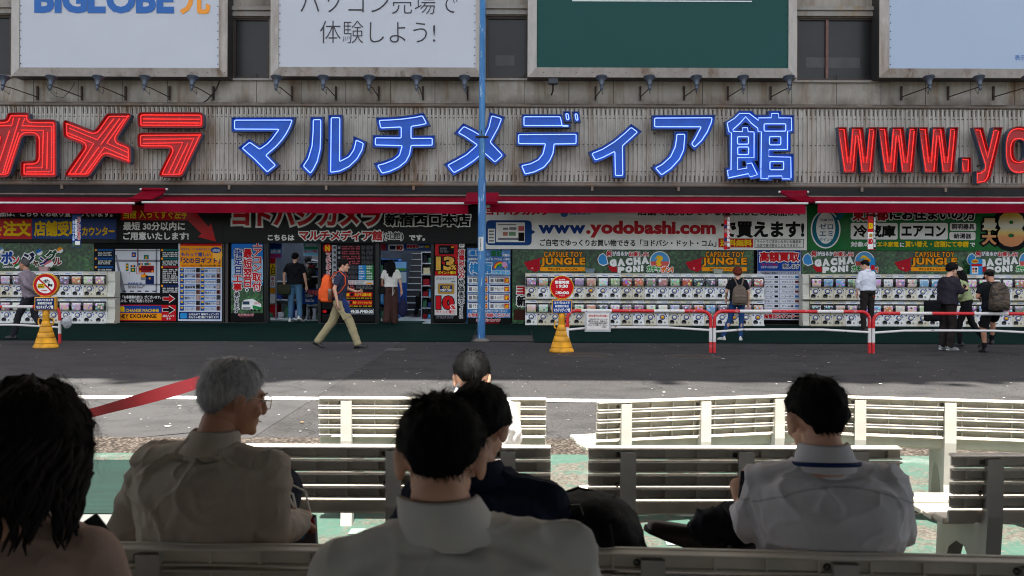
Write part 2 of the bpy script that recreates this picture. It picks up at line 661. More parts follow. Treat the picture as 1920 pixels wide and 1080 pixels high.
# worn white marks in the green paint
def _mark(nt, pos, b):
    f = n_noise(nt, n_map(nt, pos, 14.0), 1, 7, .75)
    nt.links.new(n_ramp(nt, f, [(.42, (.06, .12, .09)), (.55, (.26, .28, .27))]), b.inputs['Base Color'])
M_MARK = custom('worn white mark', _mark, .7)
mb = MB()
for x0_, x1_, y0_, y1_ in ((.85, 1.25, 5.75, 5.86), (.85, .97, 5.42, 5.74), (.98, 1.2, 5.50, 5.60), (1.0, 1.32, 6.05, 6.13), (-.92, -.62, 5.62, 5.74)):
    mb.quad((x0_, y0_, .0085), (x1_, y0_, .0085), (x1_, y1_, .0085), (x0_, y1_, .0085), M_MARK)
tag(mb.build('paint_mark'), kind='structure')
tag(sheet('floor_mat', -5.6, -1.95, (6.07, 7.78), .010, M_MATN, 'thing', 'bright green ribbed mat on the sunlit ground behind the white haired man', 'mat'))
tag(sheet('steel_plate', -5.6, -1.95, (4.6, 6.05), .009, M_PLATE, 'thing', 'pale grey tread plate in front of the bright green mat', 'plate'))
sheet('entrance_mat', -18, -.86, (20.75, 25.85), .012, M_MAT, 'thing', 'long dark green mat along the shopfront left of the blue pole', 'mat')
sheet('entrance_mat', .47, 18, (20.65, 25.85), .012, M_MAT, 'thing', 'long dark green mat in front of the capsule machines right of the blue pole', 'mat')
sheet('entrance_mat', -.83, .45, (22.4, 25.85), .012, M_MAT, 'thing', 'short dark green mat behind the grating at the blue pole', 'mat')
sheet('floor_grating', -.80, .44, (20.95, 22.35), .010, M_GRATE, 'thing', 'striped metal grating on the ground right of the blue pole', 'grating')
# manhole covers
def _hole(nt, pos, b):
    wv = nd(nt, 'ShaderNodeTexChecker')
    wv.inputs['Scale'].default_value = 14
    nt.links.new(pos, wv.inputs['Vector'])
    n = n_noise(nt, n_map(nt, pos, 5.0), 1, 5)
    c = n_ramp(nt, n, [(.3, (.018, .014, .012)), (.7, (.045, .033, .027))])
    nt.links.new(c, b.inputs['Base Color'])
    n_bump(nt, wv.outputs['Fac'], b, .5, .01)
M_HOLE = custom('rusty cast iron', _hole, .65, .4)
for px, py, lab in ((1097, 665, 'rusty round manhole cover beside the yellow cone with the red sign'), (1298, 668, 'rusty round manhole cover in front of the rail posts')):
    Yp = 1.5 * FPX / (py - HY)
    c = P(px, py, Yp)
    t = thing('manhole_cover', (c.x, c.y, 0), lab, 'manhole cover')
    mb = MB()
    mb.lathe([(0, .012), (.40, .012), (.42, .006)], (0, 0, 0), M_HOLE, 28)
    mb.build('lid', t)
    mb = MB()
    mb.lathe([(.425, .004), (.43, .010), (.49, .010), (.50, .003)], (0, 0, 0), mat('manhole rim', (60, 56, 54), .7), 28)
    mb.build('rim', t)
c = P(742, 657, 18.7)
mb = MB()
mb.cbox(c.x - .19, c.x + .19, c.y - .3, c.y + .3, 0.001, .009, mat('drain lid', (70, 68, 66), .6, var=.3), .003)
tag(mb.build('drain_cover'), 'small grey rectangular drain cover in the road right of the striding man', 'drain cover')

# pale grit, gum and scraps scattered on the road
rr = random.Random(31)
mb = MB()
gm = [mat('pale grit', (190, 188, 182), .9, var=0), mat('grey gum spot', (120, 118, 115), .9, var=0), mat('dry leaf scrap', (120, 96, 60), .9, var=.2)]
for _ in range(620):
    y = rr.uniform(8.9, 20.6)
    x = rr.uniform(-.56 * y, .56 * y)
    r_ = rr.uniform(.006, .020) if rr.random() < .9 else rr.uniform(.02, .045)
    n = rr.choice((4, 5, 6))
    a0 = rr.random() * 6
    mb.add([(x + r_ * (.7 + .3 * rr.random()) * math.cos(a0 + 6.283 * k / n), y + r_ * 1.3 * (.7 + .3 * rr.random()) * math.sin(a0 + 6.283 * k / n), .0125) for k in range(n)], [tuple(range(n))], rr.choice((gm[0], gm[0], gm[1], gm[2])))
tag(mb.build('road_grit'), 'pale grit and scraps scattered over the road', 'grit', kind='stuff')
# ---------------------------------------------------------------- the shop building
YW, YF = 25.9, 25.55
def _stain(base, dark, rust, amt):
    def f(nt, pos, b):
        streak = n_noise(nt, n_map(nt, pos, (2.2, 2.2, .28)), 1, 7, .62)
        fine = n_noise(nt, n_map(nt, pos, (9, 9, 3.2)), 1, 6, .7)
        blot = n_noise(nt, n_map(nt, pos, .55), 1, 5, .6)
        c = n_ramp(nt, fine, [(.25, tuple(v * .74 for v in base)), (.7, base)])
        c = n_mix(nt, n_ramp(nt, streak, [(.50, (0, 0, 0)), (.72, (amt, amt, amt))]), c, rust)
        c = n_mix(nt, n_ramp(nt, blot, [(.50, (0, 0, 0)), (.78, (amt, amt, amt))]), c, dark)
        run = n_noise(nt, n_map(nt, pos, (1.35, 1.35, .05)), 1, 4, .6)
        brk = n_noise(nt, n_map(nt, pos, (5, 5, 1.3)), 1, 5, .65)
        c = n_mix(nt, n_mix(nt, 1.0, n_ramp(nt, run, [(.54, (0, 0, 0)), (.64, (.85, .85, .85))]), n_ramp(nt, brk, [(.35, (0, 0, 0)), (.6, (1, 1, 1))]), 'MULTIPLY'), c, (.17, .098, .048))
        # grime that has gathered along the ledge above the gutter
        sz = nd(nt, 'ShaderNodeSeparateXYZ')
        nt.links.new(pos, sz.inputs[0])
        mz = nd(nt, 'ShaderNodeMapRange')
        mz.inputs['From Min'].default_value, mz.inputs['From Max'].default_value = 5.72, 6.10
        mz.inputs['To Min'].default_value, mz.inputs['To Max'].default_value = 1.0, 0.0
        nt.links.new(sz.outputs[2], mz.inputs['Value'])
        gt = nd(nt, 'ShaderNodeMath', operation='GREATER_THAN')
        nt.links.new(sz.outputs[2], gt.inputs[0])
        gt.inputs[1].default_value = 5.72
        gm_ = nd(nt, 'ShaderNodeMath', operation='MULTIPLY')
        nt.links.new(mz.outputs[0], gm_.inputs[0])
        nt.links.new(gt.outputs[0], gm_.inputs[1])
        g2 = nd(nt, 'ShaderNodeMath', operation='MULTIPLY')
        nt.links.new(gm_.outputs[0], g2.inputs[0])
        nt.links.new(n_ramp(nt, n_noise(nt, n_map(nt, pos, (.9, .9, .9)), 1, 6, .7), [(.36, (0, 0, 0)), (.56, (1, 1, 1))]), g2.inputs[1])
        c = n_mix(nt, g2.outputs[0], c, (.06, .042, .03))
        nt.links.new(c, b.inputs['Base Color'])
        n_bump(nt, fine, b, .2, .01)
    return f
M_CONC = custom('stained concrete', _stain((.385, .35, .30), (.10, .085, .07), (.17, .11, .065), .9), .85, .3)
M_CORR = custom('stained corrugated metal', _stain((.49, .46, .41), (.22, .19, .16), (.26, .18, .11), .78), .6, .4)
M_LEDGE = custom('stained ledge', _stain((.34, .32, .29), (.2, .17, .14), (.3, .2, .1), .9), .8, .3)
M_GUT = custom('rusty gutter', _stain((.20, .165, .135), (.08, .06, .05), (.16, .09, .05), .9), .6, .5)
M_ALU = custom('weathered steel frame', _stain((.50, .455, .41), (.26, .23, .20), (.32, .22, .14), .6), .38, .5)
M_ALUD = mat('dark steel side', (62, 60, 60), .5, .3, .3, 1.5)
M_BLACK = mat('black panel', (9, 9, 10), .4, var=.3, vs=3, spec=.08)
M_DARK = mat('dark recess', (26, 24, 24), .8, var=.4)
M_GLASSW = mat('dusty window', (34, 33, 32), .3, var=.4, vs=1.3, spec=.35)
M_WFR = mat('brown window frame', (62, 50, 44), .5, .3, .3)

bld = thing('store_building', (0, YW, 0), 'long shop building with stained concrete wall above a corrugated sign band and open shopfront', 'building')
def bpart(mb, name, parent=None):
    return at0(mb, bld).build(name, parent or bld)
def Zy(py, Y, px=960):
    return P(px, py, Y).z
def Xp(px, Y):
    return (px - CX) * Y / FPX
wins = [(-60, 20, 28, 141), (437, 505, 33, 147), (911, 990, 30, 147), (1495, 1640, 33, 151)]
WR = [PR(a, c, b, d, YW) for a, b, c, d in wins]
zt, zb = 9.6, 5.45
mb = MB()
mb.prism([(-40, zb), (40, zb), (40, zt), (-40, zt)], YW, YW + .25, M_CONC, holes=[[(a, c), (b, c), (b, d), (a, d)] for a, b, c, d in WR])
mb.box(-40, 40, YW, YW + .25, zt, 34.8, M_CONC)
# vertical panel joints
for k in range(-13, 14):
    x = k * 1.16 + .3
    mb.box(x - .006, x + .006, YW - .003, YW + .01, zb, 6.62, M_DARK)
bpart(mb, 'wall')
for a, b, c, d in WR:      # ledges over the windows
    mb = MB()
    mb.box(a - .3, b + .3, YW - .10, YW - .004, d + .02, d + .14, M_LEDGE)
    mb.box(a - .3, b + .3, YW - .16, YW - .104, d + .16, d + .26, M_LEDGE)
    mb.box(a - .1, b + .1, YW - .07, YW - .004, c - .06, c - .005, M_LEDGE)
    bpart(mb, 'window_ledge')
mb = MB()   # the body of the building behind, up to its roof
mb.box(-40, 40, YW + .26, 44, 3.75, 34.7, M_CONC)
bpart(mb, 'upper_floors')
mb = MB()
xs = [-40, -21, -12.5, -5.6, -3.4, -.4, 2.2, 6.3, 9.4, 14, 19, 40]
hs = [.9, .5, .9, .55, -.2, .35, .9, .8, .35, .6, .3]
random.seed(3)
for a, b, h in zip(xs, xs[1:], hs):
    mb.box(a, b - .01, YW - .02, YW + .4, 34.82, 35.05 + h, M_CONC)
bpart(mb, 'parapet')
for i, (a, b, c, d) in enumerate(WR):
    mb = MB()
    y = YW + .1
    for q in ((a, a + .06), (b - .06, b)):
        mb.box(q[0], q[1], y - .06, y + .05, c, d, M_WFR)
    for q in ((c, c + .06), (d - .06, d)):
        mb.box(a + .06, b - .06, y - .06, y + .05, q[0], q[1], M_WFR)
    if i == 3:
        xm = a + (b - a) * .39
        mb.box(xm - .035, xm + .035, y - .07, y + .05, c + .06, d - .06, mat('red brown mullion', (110, 72, 60), .5, var=.4))
    wf = bpart(mb, 'window')
    mb = MB()
    mb.box(a + .06, b - .06, y, y + .012, c + .06, d - .06, M_GLASSW)
    bpart(mb, 'pane', wf)
    if i in (2, 3):    # blinds seen dimly behind the dusty glass
        mb = MB()
        mb.box(a + .25, b - .35, y - .004, y - .001, c + .35, c + .62, mat('grey blind', (66, 66, 66), .5, var=.3, vs=3))
        bpart(mb, 'blind', wf)
# corrugated sign band
z0, z1 = Zy(343, YF), Zy(202, YF)
mb = MB()
x, pitch = -17.0, .1145
pr = []
while x < 17:
    pr += [(x, YF), (x + pitch * .50, YF), (x + pitch * .58, YF - .035), (x + pitch * .88, YF - .035), (x + pitch * .96, YF)]
    x += pitch
v = []
for a, b in pr:
    v += [(a, b, z0), (a, b, z1)]
mb.add(v, [(2 * i, 2 * i + 2, 2 * i + 3, 2 * i + 1) for i in range(len(pr) - 1)], M_CORR)
mb.box(-17, 17, YF + .02, YW - .01, z0, z1, M_DARK)
fas = bpart(mb, 'corrugated_band')
mb = MB()
x = -17.0
random.seed(5)
k = 0
M_SLOT = mat('rusty slot', (58, 46, 38), .8, var=.5, vs=20)
zs = {q: Zy(q, YF) for q in (205, 215, 221, 271, 321, 329, 339)}
while x < 17:
    xc = x + pitch * .30
    if random.random() < .93:
        mb.box(xc - .012, xc + .010, YF - .008, YF - .003, zs[215] - .02 * random.random(), zs[205], M_SLOT)
    if random.random() < .93:
        mb.box(xc - .012, xc + .010, YF - .008, YF - .003, zs[339], zs[329] + .03 * random.random(), M_SLOT)
        mb.box(xc - .03, xc - .013, YF - .008, YF - .003, zs[339], zs[339] + .018, M_SLOT)
    for q in (221, 271, 321):
        if random.random() < .9:
            mb.ell((xc + .012 * random.random(), YF - .014, zs[q] + .006 * random.random()), (.018, .014, .011), M_SLOT, 6, 4)
            if random.random() < .5:
                mb.box(xc - .03, xc, YF - .010, YF - .004, zs[q] - .005, zs[q] + .004, M_SLOT)
    x += pitch
bpart(mb, 'fixings', fas)
for py, Yq, r, n in ((198, YF - .05, .05, 'gutter_pipe'), (346, YF - .06, .062, 'gutter_pipe')):
    mb = MB()
    z = Zy(py, Yq)
    mb.tube([(-17, Yq, z), (17, Yq, z)], r, M_GUT, 10)
    mb.box(-17, 17, Yq + .02, YW - .02, z + r * .2, z + r * 1.25, M_GUT)
    x = -17
    while x < 17:
        mb.tube([(x, Yq, z), (x + .04, Yq, z)], r * 1.16, M_GUT, 10)
        x += .47
    bpart(mb, n)
mb = MB()   # dark beam under the sign band with its stubs and rail
mb.box(-17, 17, YF - .1, YW - .02, Zy(381, YF), Zy(351, YF), M_DARK)
for px in (120, 432, 613, 776, 1109, 1270, 1612, 1768):
    mb.box(Xp(px, YF) - .03, Xp(px, YF) + .03, YF - .16, YF - .102, Zy(358, YF), Zy(350, YF), M_GUT)
bpart(mb, 'awning_beam')
mb = MB()
z = Zy(367, YF - .3)
mb.tube([(-17, YF - .3, z), (17, YF - .3, z)], .028, mat('bare steel rail', (120, 108, 98), .4, .5, .3), 8)
bpart(mb, 'awning_rail')
# shopfront
zh = Zy(457, YW)
D1, D2 = (Xp(503, YW), Xp(598, YW)), (Xp(712, YW), Xp(809, YW))
mb = MB()
mb.box(-17, 17, YW, YW + .2, zh, 3.74, M_BLACK)
for a, b in ((-17, D1[0]), (D1[1], D2[0]), (D2[1], 17)):
    mb.box(a, b, YW, YW + .2, .06, zh - .002, M_BLACK)
bpart(mb, 'shopfront')
M_POST = mat('black anodised frame', (24, 23, 24), .35, .4, .2)
for px, wpx in ((418, 9), (427, 5), (497, 8), (503, 3), (600, 6), (708, 7), (811, 5), (872, 3), (956, 4), (983, 5)):
    xa = Xp(px, YW)
    mb = MB()
    mb.box(xa - wpx / 2 * .0139, xa + wpx / 2 * .0139, YW - .09, YW - .003, .08, zh, M_POST if px != 427 else mat('brown post', (56, 44, 40), .5))
    bpart(mb, 'door_frame')
mb = MB()
mb.box(-17, D1[0] - .06, YW - .12, YW - .002, .06, .12, mat('stone sill', (78, 70, 64), .8, var=.3))
mb.box(D1[1] + .02, D2[0] - .02, YW - .12, YW - .002, .06, .12, mat('stone sill', ()))
mb.box(D2[1] + .02, 17, YW - .12, YW - .002, .06, .12, mat('stone sill', ()))
bpart(mb, 'door_sill')
# inside
M_TILE = mat('shop floor tile', (190, 200, 205), .18, var=.1, vs=2)
M_INW = mat('shop inner wall', (62, 70, 82), .7, var=.2)
M_LIT = mat('ceiling light', (235, 242, 255), emit=7.0, var=0)
mb = MB()
mb.box(-9, 0, YW + .21, 34, .06, .12, M_TILE)
mb.box(-9, D1[0] + 4, 25.86, 26.9, .07, .126, M_MAT)
bpart(mb, 'shop_floor')
mb = MB()
mb.box(-9, 0, 33.9, 34.1, .12, 3.5, M_INW)
mb.box(-9.1, -8.9, YW + .22, 33.9, .12, 3.5, M_INW)
mb.box(-.1, .1, YW + .22, 33.9, .12, 3.5, M_INW)
mb.box(D1[1] + .35, D1[1] + .45, YW + .22, 33.9, .12, 3.5, M_INW)
mb.box(-9, 0, YW + .22, 33.9, 3.5, 3.7, mat('shop ceiling', (120, 120, 120), .8))
bpart(mb, 'inner_wall')
mb = MB()
mb.box(-6.15, -5.55, 30.6, 30.9, .12, 2.6, mat('lift door steel', (120, 124, 124), .35, .4, .1))
mb.box(-5.855, -5.845, 30.59, 30.6, .12, 2.4, M_DARK)
bpart(mb, 'lift_door')
mb = MB()
mb.box(-8.8, -6.17, 31.3, 31.5, .12, 3.4, M_INW)
mb.box(-5.53, -4.6, 31.3, 31.5, .12, 3.4, M_INW)
bpart(mb, 'inner_wall')
for x in (-7.2, -5.7, -3.6, -2.2, -1.0):
    for y in (27.4, 29.6, 31.8):
        mb = MB()
        mb.box(x - .1, x + .1, y - .6, y + .6, 3.46, 3.495, M_LIT)
        bpart(mb, 'ceiling_light')
mb = MB()   # staircase inside the right-hand doorway
for k in range(13):
    mb.box(-3.2, -1.75, 29.5 + k * .28, 29.5 + (k + 1) * .28, .12, .12 + (k + 1) * .19, mat('stair riser', (22, 24, 28), .5))
    mb.box(-3.2, -1.75, 29.46 + k * .28, 29.5 + (k + 1) * .28, .121 + (k + 1) * .19, .14 + (k + 1) * .19, mat('stair tread', (150, 155, 158), .4))
mb.tube([(-1.7, 29.5, 1.0), (-1.7, 33, 3.4)], .03, mat('red handrail', (150, 30, 30), .4), 8)
bpart(mb, 'staircase')

# ---------------------------------------------------------------- the high deck added unseen over the street to shade the road and shop
mb = MB()
M_DECK = mat('deck concrete', (120, 118, 114), .9, var=.2)
mb.box(-60, 60, 5.05, 20.2, 30.0, 30.9, M_DECK)
random.seed(9)
x = -20.0
while x < 24:          # made-up bumps along its edge break up the edge of the shade
    w_ = random.uniform(.5, 2.6)
    d_ = random.choice((.0, .0, .12, .22, .5, -.2))
    if d_ > 0:
        mb.box(x, x + w_, 5.05 - d_, 5.049, 30.1 + random.random() * .3, 30.8, M_DECK)
    x += w_ + random.uniform(.1, 1.5)
for k in range(60):
    x = random.choice((random.uniform(-4.2, -1.2), random.uniform(3.2, 9.5)))
    y = 5.05 - abs(random.gauss(0, .35))
    mb.ell((x, y, 30.6 + random.random()), (.22, .2, .2), mat('deck planting', (50, 80, 40), .9), 7, 5)  # tufts added only to roughen the edge of the shade
tag(mb.build('elevated_deck'), 'high concrete deck crossing above the street, out of the picture', 'deck', kind='structure')

# ---------------------------------------------------------------- the shelter roof above the viewer
mb = MB()
mb.box(-14, 14, -17, 3.455, 3.2, 3.45, mat('shelter concrete', (44, 42, 40), .9, var=.3))
for x in (-11, -6.5, 6.5, 11):
    mb.box(x - .15, x + .15, -2.3, -2.0, 0.0, 3.2, mat('shelter concrete', ()))
wl = MB()  # wall added behind the viewer to keep low light off the bench backs
wl.cbox(-14, 14, -1.75, -1.5, 0.006, .95, mat('planter concrete', (84, 80, 76), .9, var=.3), .02)
tag(wl.build('low_wall'), kind='structure')
tag(mb.build('shelter_roof'), 'flat concrete shelter roof over the nearest benches', 'roof', kind='structure')
# ---------------------------------------------------------------- billboards
M_BWHITE = mat('billboard white vinyl', (192, 195, 203), .45, var=.05, vs=.5, bump=.3, bs=1.3)
M_BGREEN = mat('billboard green vinyl', (12, 70, 66), .5, var=.08, vs=.6, bump=.3, bs=1.3, spec=.25)
M_BBLUE = mat('billboard pale blue vinyl', (168, 184, 206), .45, var=.05, vs=.4)
YB = 25.25
def billboard(label, ox0, ox1, ix0, ix1, ib, ob, face, letters):
    """o: outer face edges, i: vinyl edges, in photograph pixels at YB"""
    X0, X1, Zb, _ = PR(ox0, -300, ox1, ob, YB)
    x0, x1, zb, _ = PR(ix0, -300, ix1, ib, YB)
    Zt, zt_ = Zb + 5.6, zb + 5.2
    t = thing('billboard', ((X0 + X1) / 2, YB, Zb), label, 'billboard', 'billboards along the upper wall')
    mb = MB()
    o = [(X0, Zb), (X1, Zb), (X1, Zt), (X0, Zt)]
    i = [(x0, zb), (x1, zb), (x1, zt_), (x0, zt_)]
    for k in range(4):      # sloping front frame
        a, b, c, d = o[k], o[(k + 1) % 4], i[(k + 1) % 4], i[k]
        mb.quad((a[0], YB + .10, a[1]), (b[0], YB + .10, b[1]), (c[0], YB, c[1]), (d[0], YB, d[1]), M_ALU)
    for k in range(4):      # sides back to the wall
        a, b = o[k], o[(k + 1) % 4]
        mb.quad((a[0], YB + .1, a[1]), (b[0], YB + .1, b[1]), (b[0], YW - .02, b[1]), (a[0], YW - .02, a[1]), M_ALUD)
    xx = X0 + .4
    while xx < X1:          # rivets and seams along the frame
        mb.ell((xx, YB + .05, (Zb + zb) / 2), (.012, .012, .012), M_ALUD, 6, 4)
        xx += .42
    at0(mb, t).build('frame', t)
    mb = MB()
    n = 14
    v = [(x0 + (x1 - x0) * a / n, YB + .02 + .010 * math.sin(a * 2.3 + b) * (1 if 0 < a < n else 0), zb + (zt_ - zb) * b / 6) for b in range(7) for a in range(n + 1)]
    mb.add(v, [(b * (n + 1) + a, b * (n + 1) + a + 1, (b + 1) * (n + 1) + a + 1, (b + 1) * (n + 1) + a) for b in range(6) for a in range(n)], face, True)
    zz = zb + .1
    while zz < zb + 2.2:    # lacing eyelets
        for q in (x0 + .03, x1 - .03):
            mb.ell((q, YB + .004, zz), (.014, .01, .014), M_DARK, 6, 4)
        zz += .21
    at0(mb, t).build('vinyl_face', t)
    if letters:
        mb = MB()
        letters(mb)
        at0(mb, t).build('lettering', t)
    return t
def l1(mb):
    text(mb, 'BIGLOBE', (64, -30, 326, 25), YB, mat('sign blue', (0, 92, 170), .45, var=0), .045, dy=-.004)
    text(mb, '光', (338, -34, 394, 26), YB, mat('sign orange', (240, 150, 20), .45, var=0), .035, dy=-.004)
M_INK = mat('dark lettering', (40, 38, 44), .5, var=0)
def l2(mb):
    text(mb, 'パソコン売場で', (563, -16, 858, 26), YB, M_INK, -.012, dy=-.004)
    text(mb, '体験しよう!', (600, 39, 816, 81), YB, M_INK, -.012, dy=-.004)
def l3(mb):
    X0, X1, Z0, Z1 = PR(1073, .8, 1410, 2.8, YB)
    mb.box(X0, X1, YB + .002, YB + .008, Z0, Z1, mat('white rule', (225, 228, 226), .5, var=0))
def l4(mb):
    text(mb, '表示', (1903, 103, 1923, 113), YB, mat('sign blue', ()), .0, dy=-.004)
billboard('white billboard with blue roman letters and an orange character, leftmost above the shop', 18, 425, 37, 411, 127, 142, M_BWHITE, l1)
billboard('white billboard with two lines of thin dark Japanese writing', 506, 905, 523, 893, 126, 142, M_BWHITE, l2)
billboard('dark green billboard with a thin white line', 990, 1497, 1007, 1479, 127, 144, M_BGREEN, l3)
billboard('pale blue billboard cut by the right edge, tiny blue print', 1652, 2200, 1668, 2185, 129, 145, M_BBLUE, l4)

# ---------------------------------------------------------------- spotlights that light the billboards
M_LAMP = mat('grey lamp metal', (88, 96, 108), .45, .5, .25)
M_LIN = mat('lamp reflector', (150, 150, 150), .3, .6)
M_RUST = mat('rusty arm', (58, 42, 36), .8, .2, .4, 12)
YL = 24.1
def spotlight(px, label, wall_dx):
    c = P(px, 157, YL)
    t = thing('spotlight', c, label, 'spotlight', 'spotlights under the billboards')
    mb = MB()
    tilt = Matrix.Rotation(R(-14), 4, 'X')
    mb.lathe([(.0, -.07), (.045, -.07), (.052, .0), (.064, .06), (.085, .10), (.13, .155), (.145, .17), (.145, .18), (.13, .172), (.08, .10), (0, .08)], (0, 0, 0), M_LAMP, 16)
    mb.xf(tilt)
    mb.build('lamp_head', t)
    mb = MB()
    mb.lathe([(.02, -.16), (.035, -.15), (.04, -.07)], (0, 0, 0), M_LAMP, 10)
    mb.ell((0, 0, -.17), (.016, .016, .03), M_LAMP, 8, 6)
    mb.xf(tilt)
    mb.build('lamp_socket', t)
    mb = MB()
    yw = YW - c.y - .03
    mb.tube([(0, .02, -.06), (.05 + wall_dx * .1, .22, -.05), (wall_dx, yw - .05, -.02)], .013, M_RUST, 6)
    mb.box(wall_dx - .022, wall_dx + .022, yw - .05, yw, -.10, .26, M_RUST)
    mb.tube([(0, .05, -.15), (.05, .2, -.22), (.02 + wall_dx * .15, .3, -.07)], .006, M_DARK, 5)
    mb.build('arm', t)
    return t
nm = ('white billboard with blue letters', 'white billboard with thin dark writing', 'dark green billboard', 'pale blue billboard')
for b, xs in enumerate(((6, 95, 183, 271, 360), (518, 606, 692, 781, 871), (1128, 1218, 1306, 1394, 1480), (1743, 1837, 1928))):
    for k, px in enumerate(xs):
        spotlight(px, '%s grey spotlight from the left under the %s' % (ORD[k], nm[b]), 0.0)
c = P(1037, 154, 24.9)
t = thing('floodlight', c, 'small black box floodlight at the left foot of the dark green billboard', 'floodlight')
mb = MB()
mb.cbox(-.12, .12, -.1, .08, -.06, .08, mat('black lamp box', (34, 36, 46), .4), .015)
for k in range(6):
    mb.box(-.10 + k * .038, -.085 + k * .038, .085, .11, -.05, .07, mat('black lamp box', ()))
mb.build('housing', t)
mb = MB()
mb.tube([(0, 0, -.05), (0, .06, -.2), (0, YW - c.y - .02, -.14)], .02, M_RUST, 6)
mb.build('arm', t)
# cables looping along the wall
mb = MB()
def pw(px, py, Y):
    return P(px, py, Y)
mb.tube([pw(412, 150, 25.8), pw(408, 162, 25.8), pw(400, 175, 25.8), pw(388, 188, 25.75), pw(378, 194, 25.6), pw(340, 194, 25.55), pw(270, 195, 25.5), pw(130, 193, 25.5)], .018, M_DARK, 6)
tag(mb.build('cable'), 'thick black cable dropping from the first white billboard to the gutter', 'cable')
mb = MB()
mb.tube([pw(86, 156, 25.7), pw(92, 170, 25.7), pw(105, 181, 25.7), pw(118, 183, 25.7), pw(130, 172, 25.7), pw(141, 154, 25.7)], .008, M_DARK, 6)
tag(mb.build('cable'), 'thin black wire hanging in a loop below the first white billboard', 'cable')

# ---------------------------------------------------------------- neon letters
M_BTRAY = mat('blue letter enamel', (0, 84, 182), .5, var=.25, vs=2.5)
M_BEDGE = mat('blue letter edge', (26, 58, 112), .5, var=.3)
M_RTRAY = mat('red letter enamel', (158, 3, 9), .5, var=.22, vs=2.5)
M_REDGE = mat('red letter edge', (112, 20, 22), .5, var=.3)
M_SIDE = mat('grey letter side', (70, 84, 104), .5, var=.2)
M_NBLUE = mat('lit blue neon', (150, 170, 255), var=0, emit=.42, ecol=(130, 165, 255))
M_NRED = mat('lit red neon', (255, 60, 55), var=0, emit=.28, ecol=(255, 44, 38))
M_CLIP = mat('glass clip', (150, 120, 125), .4, var=.2)
YN = 25.12
def neon(name, label, polys, o, tubes=(), holes=(), red=False, inset=None, closed_tubes=(), auto=True, depth=.20, small=False):
    ox, oy, s = o
    def q(p):
        v = P(ox + p[0] / s, oy + p[1] / s, YN)
        return (v.x, v.z)
    PS = [[q(p) for p in c] for c in polys]
    HS = [[q(p) for p in c] for c in holes]
    PS = [c if sarea(c) > 0 else c[::-1] for c in PS]
    HS = [c if sarea(c) < 0 else c[::-1] for c in HS]
    if red and s == 7.5 and name != 'letter_w':
        PS = [rounded(c, .09, 3) for c in PS]
    allp = [p for c in PS for p in c]
    cx, cz = sum(p[0] for p in allp) / len(allp), sum(p[1] for p in allp) / len(allp)
    t = thing('neon_letter', (cx, YN, cz), label, 'neon letter', 'neon letters on the corrugated band')
    tray, edge, lit = (M_RTRAY, M_REDGE, M_NRED) if red else (M_BTRAY, M_BEDGE, M_NBLUE)
    th = .022
    mb = MB()
    C = PS + HS
    vs, fs = fill(C)
    mb.add([(x, YN + .085, z) for x, z in vs], fs, tray)
    for c in C:
        inn = offs(c, -th)
        k = len(c)
        idx = [(i, (i + 1) % k, k + (i + 1) % k, k + i) for i in range(k)]
        mb.add([(x, YN, z) for x, z in c] + [(x, YN, z) for x, z in inn], idx, edge)
        mb.add([(x, YN, z) for x, z in inn] + [(x, YN + .085, z) for x, z in inn], idx, tray)
        mb.add([(x, YN, z) for x, z in c] + [(x, YN + depth, z) for x, z in c], [tuple(reversed(f)) for f in idx], M_SIDE if red else edge)
    at0(mb, t).build('letter_tray', t)
    mb = MB()
    r = .0115 if red else .012
    paths = []
    if auto:
        for c in PS:
            paths.append((rounded(offs(c, -(inset or (.072 if not red else .085))), .03, 2), True))
        if auto == 2:
            for c in HS:
                paths.append((rounded(offs(c, -(inset or .075)), .03, 2), True))
    for c in tubes:
        paths.append(([q(p) for p in c], False))
    for c in closed_tubes:
        paths.append((rounded([q(p) for p in c], .03, 2), True))
    for c, cl in paths:
        mb.tube([(x, YN + .035, z) for x, z in c], r, lit, 6, closed=cl)
    random.seed(int(ox) + len(label))
    for c, cl in paths:
        L, nxt = 0.0, .25
        for a, b in zip(c, c[1:] + (c[:1] if cl else [])):
            a, b = Vector(a), Vector(b)
            d = (b - a).length
            while nxt < L + d:
                p = a.lerp(b, (nxt - L) / max(d, 1e-6))
                n_ = Vector((-(b - a).y, (b - a).x)).normalized() * .032
                mb.tube([(p.x - n_.x, YN + .05, p.y - n_.y), (p.x + n_.x, YN + .028, p.y + n_.y)], .005, M_CLIP, 5)
                nxt += random.uniform(.28, .5)
            L += d
    at0(mb, t).build('neon_tube', t)
    mb = MB()
    for k in range(3):
        p = allp[(k * len(allp)) // 3]
        mb.tube([(p[0] * .85 + cx * .15, YN + depth, p[1] * .85 + cz * .15), (p[0] * .85 + cx * .15, YF - .01, p[1] * .85 + cz * .15)], .015, M_RUST, 6)
    at0(mb, t).build('standoff', t)
    return t
A = (0, 200, 7.5)
neon('letter', 'red neon katakana letter cut by the left edge of the photo', [[(80, 178), (95, 100), (130, 79), (385, 80), (418, 105), (405, 176), (765, 178), (796, 215), (796, 975), (765, 995), (310, 993), (281, 965), (283, 785), (310, 760), (497, 757), (497, 410), (318, 410), (140, 960), (95, 995), (-190, 995), (-228, 965), (-45, 410), (-150, 410), (-182, 380), (-182, 210), (-150, 178)]], A,
     [[(180, 150), (155, 265), (-120, 268)], [(265, 155), (30, 930)], [(340, 160), (298, 265), (720, 280), (715, 915), (360, 915)], [(250, 360), (60, 930)], [(285, 327), (600, 330), (585, 858), (360, 860)], [(660, 355), (650, 870)], [(125, 335), (-60, 900)]], red=True)
